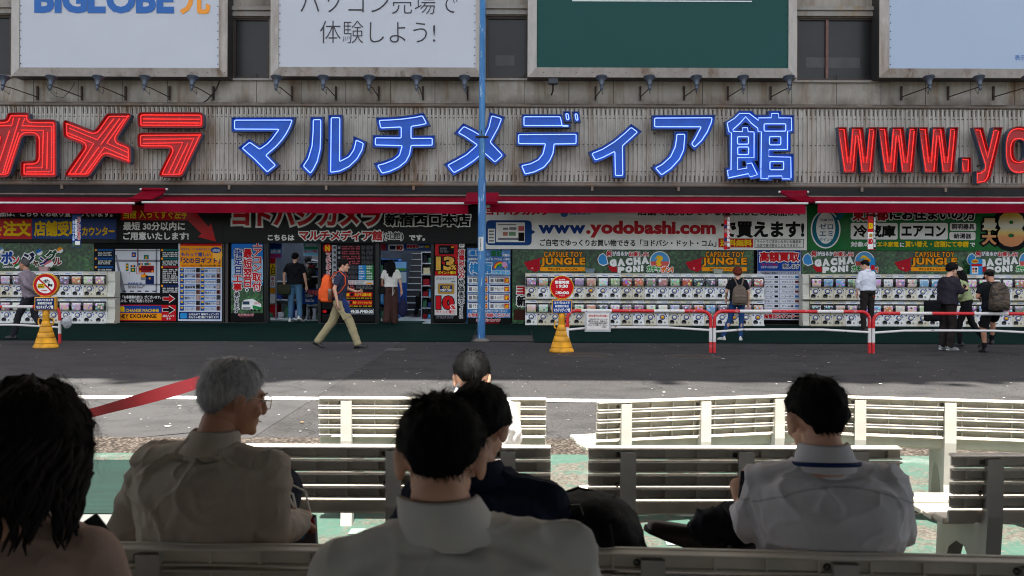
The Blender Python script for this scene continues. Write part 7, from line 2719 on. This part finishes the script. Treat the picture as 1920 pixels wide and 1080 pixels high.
# figures deeper in the shop
L = spot(800, 29.0)
person((L[0], L[1], .12), R(80), 1.72, 'person in a dark suit walking left at the right side of the right doorway', dict(kn=((-.09, .2, .50), (.09, -.05, .48)), an=((-.09, .30, .10), (.09, -.32, .14)), toe=((0, 1, .1), (0, .9, -.4)), shirt=cloth('dark suit', (24, 24, 28)), sleeve='long', hem=-.2, pants=cloth('dark suit', ()), hair=('short', H_BLACK, .012, .005), seed=9))
c = (L[0] - .10, L[1] - .34, .62)
t = thing('briefcase', c, 'black briefcase beside the dark suited person inside the shop', 'briefcase')
mb = MB()
mb.cbox(-.19, .19, -.05, .05, -.14, .14, cloth('black leather', ()), .03)
mb.build('case', t)
mb = MB()
mb.tube([(-.06, 0, .13), (-.05, 0, .19), (.05, 0, .19), (.06, 0, .13)], .01, cloth('black leather', ()), 7)
mb.build('handle', t)
L = spot(752, 31.0)
person((L[0] - .2, 30.0, .12), R(-140), 1.66, 'person in a pale top raising an arm inside, near the stairs', dict(el=((-.24, .1, 1.2), (.28, .12, 1.5)), wr=((-.2, .25, 1.1), (.12, .14, 1.66)), hand=((0, 1, .2), (-.6, 0, .6)), shirt=cloth('pale grey top', (170, 172, 176)), pants=cloth('black trousers', ()), hair=('full', H_BLACK, .014, .006), seed=10))
# old man at the left, walking left
L = spot(58, 20.95)
mauve = cloth('mauve jacket', (128, 116, 124))
person(L, R(80), 1.72, 'old man in a mauve jacket walking left, hands behind his back', dict(pel=(0, .0, .915), nk=(0, .10, 1.39), head=(0, .155, 1.55), look=(0, 2), el=((-.24, -.08, 1.12), (.24, -.10, 1.12)), wr=((-.08, -.24, .98), (.10, -.24, .97)), hand=((.8, -.2, -.4), (-.8, -.2, -.4)), kn=((-.09, .22, .49), (.09, -.02, .49)), an=((-.09, .33, .09), (.09, -.30, .14)), toe=((0, 1, .1), (0, .9, -.4)),
    shirt=mauve, collar=mauve, sleeve='long', ease=.028, hem=-.10, fold=.010, pants=cloth('charcoal trousers', (40, 40, 46)), skin=M_SKIND, hair=('balding', H_MIX, .010, .005), seed=11))
# person with red curly hair and a brown rucksack
L = spot(1383, 21.3)
person(L, R(-4), 1.55, 'person with red curly hair, black T-shirt and jeans at the capsule machines', dict(el=((-.25, -.01, 1.14), (.25, .0, 1.13)), wr=((-.24, .16, .98), (.265, .07, .90)), shirt=cloth('black tee', ()), wide=1.06, pants=cloth('dark blue jeans', (36, 66, 110)), cut='slim', kn=((-.17, .02, .49), (.09, .0, .49)), an=((-.33, .02, .09), (.07, -.03, .09)), toe=((-.5, .8, 0), (.2, .9, 0)),
    shoecol=mat('white trainers', ()), sole=mat('white sole', ()), hair=('full', H_RED, .034, .022), seed=12))
t = backpack((L[0] - .0, L[1] - .19, .78), R(-3), 'worn brown rucksack on the red haired person', cloth('taupe nylon', (104, 92, 80)), M_BZ, .16, .09, .42, None, seed=13)
for sx in (-1, 1):
    mb = MB()
    mb.tube([(sx * .04, -.01, .41), (sx * .085, .05, .54), (sx * .115, .13, .59), (sx * .12, .24, .54)], .020, cloth('taupe nylon', ()), 8, sq=(1, .4))
    mb.build('strap', t)
# man in the white shirt
L = spot(1627, 23.7)
white = cloth('white shirt', (212, 214, 222))
def ex3(t, s, HM, q):
    mb = MB()
    mb.box(.03, .055, -.165, -.150, .80, .83, col(180, 60, 30))
    mb.tube([(.045, -.155, .86), (.045, -.158, .82)], .005, col(190, 130, 90), 6)
    mb.xf(Matrix.Scale(s, 4)).build('key_fob', t)
person(L, R(20), 1.74, 'man in a white shirt and dark trousers looking at the capsule machines', dict(pel=(0, 0, .93), nk=(0, .03, 1.40), head=(0, .10, 1.54), look=(38, 22), el=((-.27, .02, 1.13), (.25, .10, 1.14)), wr=((-.25, .06, .92), (.16, .30, 1.08)), shirt=white, collar=white, sleeve='half', ease=.026, fold=.009, wide=1.08, hem=.06, belt=cloth('black leather', ()), pants=cloth('dark brown trousers', (42, 36, 34)),
    kn=((-.10, .03, .49), (.10, .0, .49)), an=((-.12, -.02, .09), (.11, .05, .09)), hair=('short', H_BLACK, .012, .005), seed=14, extra=ex3))
# man in the dark jacket, facing right
L = spot(1776, 19.0)
dj = cloth('dark plum jacket', (44, 40, 48))
person(L, R(-68), 1.68, 'man in a dark jacket and brown trousers facing right with a black shoulder bag', dict(nk=(0, .05, 1.40), head=(0, .12, 1.54), look=(0, 18), el=((-.22, .12, 1.13), (.24, .10, 1.13)), wr=((-.08, .34, 1.16), (.10, .33, 1.16)), hand=((.1, .9, .4), (-.1, .9, .4)), shirt=dj, sleeve='long', ease=.034, hem=-.10, fold=.010, wide=1.10, pants=cloth('dark brown trousers', ()), cut='cargo', kn=((-.095, .02, .49), (.095, .05, .49)),
    shoecol=mat('grey trainers', (130, 132, 130), .6), sole=mat('white sole', ()), hair=('full', H_BLACK, .028, .016), seed=15))
c = (L[0] - .27, L[1] - .03, .80)
t = thing('tote_bag', c, 'black tote bag hanging behind the man in the dark jacket', 'bag')
mb = MB()
mb.cbox(-.18, .14, -.06, .06, -.24, .16, cloth('black canvas', (17, 17, 20)), .04)
remesh(mb, .014, 2, .008, 8, 6, cloth('black canvas', ())).build('bag_body', t)
mb = MB()
mb.tube([(-.10, 0, .14), (.03, -.02, .38), (.16, -.02, .60), (.20, .03, .62)], .016, cloth('black canvas', ()), 7, sq=(1, .35))
mb.build('strap', t)
t = thing('phone', (L[0] + .40, L[1] + .10, 1.19), 'dark phone in the hands of the man in the dark jacket', 'phone')
mb = MB()
mb.cbox(-.012, .012, -.037, .037, -.06, .08, mat('phone black', (16, 16, 18), .25), .006)
mb.xf(Matrix.Rotation(R(-25), 4, 'Y')).build('case', t)
mb = MB()
mb.box(-.0135, -.0125, -.034, .034, -.056, .076, mat('dark screen', ()))
mb.xf(Matrix.Rotation(R(-25), 4, 'Y')).build('screen', t)
# woman with a cap
L = spot(1806, 19.9)
lime = cloth('pale green jacket', (150, 160, 116))
def ex4(t, s, HM, q):
    cap_on(t, s, HM, cloth('cream cap', (186, 172, 160)))
def cap_on(t, s, HM, m):
    mb = MB()
    na = 24
    v = []
    for i in range(na):
        a = 2 * math.pi * i / na
        for j in range(8):
            th = (math.pi / 2 + .05) * j / 7
            v.append((math.sin(th) * math.sin(a) * .094, math.sin(th) * math.cos(a) * .112 - .010, math.cos(th) * .088 + .045))
    mb.add(v, [(i * 8 + j, i * 8 + j + 1, (i + 1) % na * 8 + j + 1, (i + 1) % na * 8 + j) for i in range(na) for j in range(7)], m, True)
    c_ = mb.xf(Matrix.Scale(s, 4) @ HM)
    co = c_.build('cap', t)
    mb = MB()
    n = 12
    v = []
    for k in range(n + 1):
        a = math.pi * (k / n) - math.pi / 2
        v += [(math.sin(a) * .088, math.cos(a) * .10, .042), (math.sin(a) * .086, .045 + math.cos(a) * .135, .028 - .012 * abs(math.sin(a)))]
    mb.add(v + [(x, y, z - .004) for x, y, z in v], [(2 * k, 2 * k + 1, 2 * k + 3, 2 * k + 2) for k in range(n)] + [(2 * n + 2 + 2 * k, 2 * n + 4 + 2 * k, 2 * n + 5 + 2 * k, 2 * n + 3 + 2 * k) for k in range(n)], m, True)
    mb.xf(Matrix.Scale(s, 4) @ HM).build('peak', co)
person(L, R(62), 1.62, 'woman in a cream cap and pale green jacket, facing the man in the dark jacket', dict(pel=(0, -.06, .92), nk=(0, .06, 1.39), head=(0, .115, 1.545), look=(8, 8), el=((-.235, .0, 1.13), (.235, .02, 1.13)), wr=((-.20, .16, .95), (.10, .26, 1.1)), shirt=lime, sleeve='half', ease=.034, hem=.10, fold=.011, wide=.98, pants=cloth('black trousers', ()), cut='slim', kn=((-.10, .06, .49), (.10, -.16, .51)), an=((-.10, .05, .09), (.10, -.42, .14)), toe=((0, 1, 0), (0, .9, -.4)),
    hair=('long', H_BLACK, .014, .005), mane=(40, .38, (75, 285)), seed=16, extra=ex4))
# man in shorts sitting on the rail
Lx, Ly = spot(1862, 18.46)[:2]
def ex5(t, s, HM, q):
    cap_on(t, s, HM, cloth('dark cap', (50, 46, 42)))
L = (Lx, Ly, .0)
person(L, R(-3), 1.66, 'man in a dark cap and shorts sitting on the rail, seen from behind', dict(pel=(0, .02, .86), nk=(0, .07, 1.33), head=(0, .16, 1.46), look=(0, 26), el=((-.27, .04, 1.06), (.27, .04, 1.06)), wr=((-.14, .24, 1.02), (.14, .24, 1.02)), hand=((.3, .9, 0), (-.3, .9, 0)), shirt=cloth('black tee', ()), wide=1.12, pants=cloth('black shorts', (20, 20, 22)), cut='shorts', kn=((-.13, .12, .46), (.13, .30, .62)), an=((-.11, .10, .09), (.12, .34, .22)),
    socks=cloth('black sock', (20, 20, 22)), shoecol=mat('black shoe', ()), hair=('short', H_BLACK, .008, .004), skin=M_SKIND, seed=17, extra=ex5))
def _camo(nt, pos, b):
    n = n_noise(nt, n_map(nt, pos, (9, 9, 16)), 1, 3)
    r = n_ramp(nt, n, [(.40, lin((40, 34, 28))), (.47, lin((74, 60, 48))), (.53, lin((96, 80, 66))), (.60, lin((54, 50, 38)))])
    nt.links.new(r, b.inputs['Base Color'])
t = backpack((Lx + .0, Ly - .235, .80), R(-2), 'camouflage backpack on the man sitting on the rail', custom('camouflage print', _camo, .8), M_BZ, .18, .11, .50, None, seed=18)
for sx in (-1, 1):
    mb = MB()
    mb.tube([(sx * .06, .0, .44), (sx * .12, .08, .50), (sx * .14, .18, .49)], .022, custom('camouflage print', None), 8, sq=(1, .4))
    mb.build('strap', t)
# ---------------------------------------------------------------- people sitting on the benches
def shirtcloth(name, rgb, zs, cx, hw, pleat=None):
    """plain woven shirt with a yoke seam across the back (a real stitched line)"""
    def f(nt, pos, b):
        n = n_noise(nt, n_map(nt, pos, 7.0), 1, 5)
        base = n_ramp(nt, n, [(.3, tuple(v * .86 for v in lin(rgb))), (.7, tuple(v * 1.06 for v in lin(rgb)))])
        x = nd(nt, 'ShaderNodeSeparateXYZ')
        nt.links.new(pos, x.inputs[0])
        a = nd(nt, 'ShaderNodeMath', operation='SUBTRACT')
        nt.links.new(x.outputs[0], a.inputs[0])
        a.inputs[1].default_value = cx
        q = nd(nt, 'ShaderNodeMath', operation='POWER')
        ab = nd(nt, 'ShaderNodeMath', operation='ABSOLUTE')
        nt.links.new(a.outputs[0], ab.inputs[0])
        nt.links.new(ab.outputs[0], q.inputs[0])
        q.inputs[1].default_value = 2.0
        m = nd(nt, 'ShaderNodeMath', operation='MULTIPLY_ADD')
        nt.links.new(q.outputs[0], m.inputs[0])
        m.inputs[1].default_value = 1.1
        nt.links.new(x.outputs[2], m.inputs[2])
        d = nd(nt, 'ShaderNodeMath', operation='SUBTRACT')
        nt.links.new(m.outputs[0], d.inputs[0])
        d.inputs[1].default_value = zs
        d2 = nd(nt, 'ShaderNodeMath', operation='ABSOLUTE')
        nt.links.new(d.outputs[0], d2.inputs[0])
        seam = n_ramp(nt, d2.outputs[0], [(0.0, (.62, .62, .62)), (.0022, (.62, .62, .62)), (.0034, (1, 1, 1))])
        nt.links.new(n_mix(nt, 1.0, base, seam, 'MULTIPLY'), b.inputs['Base Color'])
        wv = n_noise(nt, n_map(nt, pos, (420, 420, 420)), 1, 2)
        n_bump(nt, wv, b, .12, .002)
        wrinkle(nt, .8)
    return custom('cloth ' + name, f, .85, .15)
H_SILV = custom('hair silver dark nape', lambda nt, pos, b: nt.links.new(n_mix(nt, n_ramp(nt, (lambda s, m: (nt.links.new(pos, s.inputs[0]), nt.links.new(s.outputs[2], m.inputs[0]), m.outputs[0])[2])(nd(nt, 'ShaderNodeSeparateXYZ'), (lambda m: (setattr(m.inputs['From Min'], 'default_value', 1.04), setattr(m.inputs['From Max'], 'default_value', 1.13), m)[2])(nd(nt, 'ShaderNodeMapRange'))), [(0, (0, 0, 0)), (1, (1, 1, 1))]), lin((52, 50, 50)), n_ramp(nt, n_noise(nt, n_map(nt, pos, (120, 120, 26)), 1, 4), [(.3, lin((120, 120, 122))), (.7, lin((196, 197, 200)))])), b.inputs['Base Color']), .5, .3)
FV = .0085
# white haired man, turned to the right
beige = cloth('taupe shirt', (174, 162, 149))
def exA(t, s, HM, q):
    gm = mat('spectacle rim', (190, 170, 140), .3, .6)
    mb = MB()
    for sx in (-1, 1):
        mb.tube([HM @ Vector((sx * .032 + .024 * math.cos(a), .101 - .006 * abs(math.cos(a)), .002 + .019 * math.sin(a))) for a in [k * math.pi / 8 for k in range(16)]], .0014, gm, 5, closed=True)
        mb.tube([HM @ Vector((sx * .056, .096, .010)), HM @ Vector((sx * .076, .05, .012)), HM @ Vector((sx * .081, -.005, .014)), HM @ Vector((sx * .083, -.02, -.004))], .0016, gm, 5)
    mb.build('spectacles', t)
person((-.875, 2.93, 0), 0, 1.70, 'white haired man in a taupe shirt and spectacles on the nearest left bench', dict(
    pel=(0, 0, .57), nk=(.0, -.035, .975), right=(.96, -.28, 0), hright=(1, -.1, 0), sw=.185, head=(.055, .01, 1.118), look=(-58, 10), hs=.93,
    el=((-.26, .02, .74), (.20, -.13, .765)), wr=((-.05, .30, .72), (.232, .08, .735)), hand=((.5, .8, 0), (-.12, .95, .05)), hup=((0, 0, 1), (.5, 0, .8)), curl=(.5, .95),
    kn=((-.13, .42, .53), (.12, .35, .77)), an=((-.13, .44, .09), (-.16, .50, .55)), toe=((-.1, 1, 0), (-.6, .6, -.2)), skin=M_SKIND, shirt=beige, collar=beige, sleeve='long', ease=.030, hem=-.02, fold=.010, ffreq=6.5, wide=1.12, deep=1.12, bow=(0, -.03, 0),
    pants=cloth('navy trousers', (34, 38, 52)), hair=('full', H_SILV, .015, .004), strands=[dict(n=3600, length=(.035, .07), width=.0009, lift=.004, swirl=.15)], seed=21, extra=exA), vox=FV)
t = thing('paper_bag', (-.645, 3.10, .625), 'grey paper bag with red and blue print held by the white haired man', 'bag')
mb = MB()
mb.add([(-.06, -.012, -.03), (.045, -.012, -.02), (.045, .012, -.02), (-.06, .012, -.03), (-.062, -.022, .135), (.035, -.022, .105), (.035, .022, .105), (-.062, .022, .135)], [(0, 1, 5, 4), (1, 2, 6, 5), (2, 3, 7, 6), (3, 0, 4, 7), (3, 2, 1, 0)], cloth('grey paper', (96, 94, 100), .6))
mb.add([(.005, -.0225, .07), (.04, -.021, .06), (.036, -.0235, .104), (.012, -.0235, .11)], [(0, 1, 2, 3)], RED)
mb.disc(-.005, -.0225, .055, .014, SKY, 14)
mb.build('paper_body', t)
for k, dx in ((0, 0), (1, .03)):
    mb = MB()
    mb.tube([(-.06 + dx, -.02 + k * .04, .12), (-.085 + dx, -.02 + k * .04, .17), (-.07 + dx, -.02 + k * .04, .20), (-.03 + dx, -.02 + k * .04, .18), (-.015 + dx, -.02 + k * .04, .115)], .0035, CRM, 6)
    mb.build('handle', t)
# man in grey directly ahead
gsh = shirtcloth('grey office shirt', (200, 197, 192), .985, -.11, .2)
person((-.105, 1.80, 0), 0, 1.72, 'dark haired man in a grey shirt seen from behind, closest to the viewer', dict(
    pel=(0, -.0, .56), nk=(.0, -.03, 1.02), right=(1, 0, .075), sw=.19, head=(-.025, .03, 1.135), look=(3, 22), hs=.93, el=((-.275, -.0, .72), (.275, .02, .74)), wr=((-.1, .30, .70), (.12, .30, .72)), hand=((.4, .9, .1), (-.4, .9, .1)),
    kn=((-.13, .45, .53), (.13, .45, .53)), an=((-.12, .46, .09), (.12, .46, .09)), chi=.010, shirt=gsh, collar=gsh, sleeve='long', ease=.026, hem=-.02, fold=.009, ffreq=6, wide=1.06, deep=1.05, bow=(0, -.035, 0), pants=cloth('charcoal trousers', ()),
    hair=('short', H_BLACK, .013, .008), strands=[dict(n=4200, length=(.03, .062), width=.0009, lift=.010, swirl=.3), dict(n=110, length=(.06, .10), width=.0008, lift=.034, swirl=1.2, tmax=.22)], seed=22), vox=FV)
# man in navy beyond him
nv = cloth('dark navy shirt', (26, 32, 52))
person((-.095, 2.87, 0), 0, 1.66, 'man in a dark navy shirt half hidden behind the man in grey', dict(
    pel=(0, 0, .57), nk=(.015, -.03, .925), right=(1, -.1, 0), sw=.18, head=(.0, .04, 1.06), look=(-14, 26), el=((-.24, .1, .72), (.25, .08, .72)), wr=((-.08, .34, .74), (.08, .34, .74)), hand=((.3, .9, .1), (-.3, .9, .1)), kn=((-.12, .44, .53), (.13, .44, .53)), an=((-.12, .45, .09), (.12, .45, .09)),
    shirt=nv, collar=nv, sleeve='long', ease=.028, hem=-.02, fold=.008, wide=1.05, bow=(0, -.03, 0), pants=cloth('black trousers', ()), hair=('full', H_BLACK, .022, .008), strands=[dict(n=2200, length=(.03, .06), width=.0009, lift=.008, swirl=.4)], seed=23), vox=.010)
# curly haired woman at the left edge
pk = cloth('dusty beige blouse', (160, 136, 124))
person((-1.0, 2.02, 0), 0, 1.62, 'woman with a big mass of dark curly hair at the left edge', dict(
    pel=(0, -.04, .57), nk=(.0, -.03, 1.025), sw=.165, head=(.025, .0, 1.17), look=(-12, 10), hs=.98, el=((-.24, .02, .76), (.215, .06, .76)), wr=((-.1, .30, .76), (.03, .22, .82)), hand=((.4, .9, .1), (.1, .8, .5)), hup=((0, 0, 1), (.3, -.6, .6)), curl=(.5, .8), kn=((-.12, .42, .53), (.12, .42, .53)), an=((-.12, .44, .09), (.12, .44, .09)),
    shirt=pk, sleeve='long', ease=.024, hem=-.02, fold=.006, wide=1.0, bow=(0, -.03, 0), pants=cloth('black trousers', ()), hair=('long', hairmat('dark brown', (26, 21, 20)), .050, .014), strands=[dict(n=7000, length=(.03, .085), width=.0014, lift=.003, swirl=.35, droop=.16, curl=.45, tmax=.97, short_ends=False, out=.12), dict(n=420, length=(.08, .15), width=.0009, lift=.004, swirl=.4, droop=.12, curl=.6, tmax=.98, short_ends=False, out=.3)], mane=(230, .16, (55, 305), .36), seed=24), vox=.010)
t = thing('phone', (-1.0, 2.32, .865), 'dark phone with a blue grip held up by the curly haired woman', 'phone')
Mx = Matrix.Rotation(R(52), 4, 'Y') @ Matrix.Rotation(R(-58), 4, 'X')
mb = MB()
mb.cbox(-.036, .036, -.005, .005, -.072, .072, mat('phone black', ()), .004)
mb.xf(Mx).build('case', t)
mb = MB()
mb.cbox(-.040, .012, -.016, -.0052, -.060, -.005, mat('phone grip blue', (30, 140, 190), .4), .005)
mb.xf(Mx).build('grip', t)
mb = MB()
mb.box(-.033, .033, .0052, .0062, -.068, .068, mat('dark screen', ()))
mb.xf(Mx).build('screen', t)
# broad man in white on the right
wsh = shirtcloth('white office shirt', (206, 204, 210), .905, .905, .2)
def exB(t, s, HM, q):
    mb = MB()
    nk, nb = q['nk'], q['nb']
    n = 28
    mb.tube([nk + Vector((.100 * math.cos(2 * math.pi * k / n), .098 * math.sin(2 * math.pi * k / n) + .006, .022 - .012 * math.sin(2 * math.pi * k / n))) for k in range(n)], .010, cloth('blue lanyard', (22, 40, 88), .6), 8, closed=True, sq=(.3, .62))
    mb.build('lanyard', t)
person((.905, 2.90, 0), 0, 1.72, 'broad man in a white shirt with a blue lanyard on the nearest right bench', dict(
    pel=(0, .0, .58), nk=(.0, -.03, .925), right=(1, -.06, 0), sw=.165, head=(-.015, .01, 1.055), look=(10, 12), hs=.98, el=((-.205, .0, .755), (.215, .0, .745)), wr=((-.17, .24, .76), (.10, .30, .73)), hand=((.1, .8, .6), (-.4, .9, .1)), curl=(.8, .5),
    kn=((-.13, .42, .54), (.26, .37, .70)), an=((-.13, .44, .09), (-.255, .36, .655)), toe=((-.1, 1, 0), (-1, .15, .35)), chi=.010, shirt=wsh, collar=wsh, sleeve='half', ease=.030, hem=.02, fold=.012, ffreq=6.5, wide=1.08, deep=1.25, bow=(0, -.05, 0), pants=cloth('charcoal trousers', ()), shoecol=mat('brown shoe', (54, 46, 42), .4),
    hair=('short', H_BLACK, .012, .008), strands=[dict(n=3600, length=(.025, .06), width=.0009, lift=.012, swirl=.3), dict(n=50, length=(.05, .075), width=.0008, lift=.02, swirl=.8, tmax=.3)], seed=25, extra=exB), vox=FV)
t = thing('phone', (.748, 3.12, .80), 'phone just showing beside the left shoulder of the broad man', 'phone')
mb = MB()
mb.cbox(-.036, .036, -.005, .005, -.07, .07, mat('phone black', ()), .004)
mb.xf(Matrix.Rotation(R(-20), 4, 'X') @ Matrix.Rotation(R(10), 4, 'Y')).build('case', t)
mb = MB()
mb.box(-.033, .033, -.0062, -.0052, -.066, .066, mat('dark screen', ()))
mb.xf(Matrix.Rotation(R(-20), 4, 'X') @ Matrix.Rotation(R(10), 4, 'Y')).build('screen', t)
# man bowed in the sun on the second row
sw_ = cloth('sunlit white shirt', (205, 205, 208))
person((-.185, 4.50, 0), 0, 1.68, 'bowed man in a white shirt sitting in the sun on the second row', dict(
    pel=(0, .02, .57), nk=(.0, .05, .915), sw=.155, head=(.0, .125, 1.005), look=(0, 30), hs=.98, el=((-.20, .06, .75), (.185, .05, .75)), wr=((-.08, .34, .70), (.08, .34, .70)), hand=((.3, .9, .0), (-.3, .9, .0)), kn=((-.12, .44, .53), (.12, .44, .53)), an=((-.12, .45, .09), (.12, .45, .09)),
    shirt=sw_, collar=sw_, sleeve='long', ease=.026, hem=-.02, fold=.009, wide=.98, bow=(0, -.05, 0), pants=cloth('charcoal trousers', ()), hair=('short', hairmat('jet black', (5, 5, 5)), .016, .008), strands=[dict(n=1800, length=(.02, .045), width=.001, lift=.006, swirl=.3)], seed=26), vox=.011)
# black backpack on the nearest right bench
t = backpack((.235, 2.99, .478), R(172), 'bulky black backpack lying on the left end of the nearest right bench', cloth('black nylon', (20, 20, 22), .6), mat('black zip', ()),   .195, .16, .345, [(.5, .15, .30), (.55, .20, .36), (.6, .24, .25), (.6, .2, .10), (.5, .16, .04)], seed=27)
t.rotation_euler = (R(-14), R(6), R(168))
t.location.z = .50
bpy.data.objects.remove(_to)
bpy.data.curves.remove(_tc)
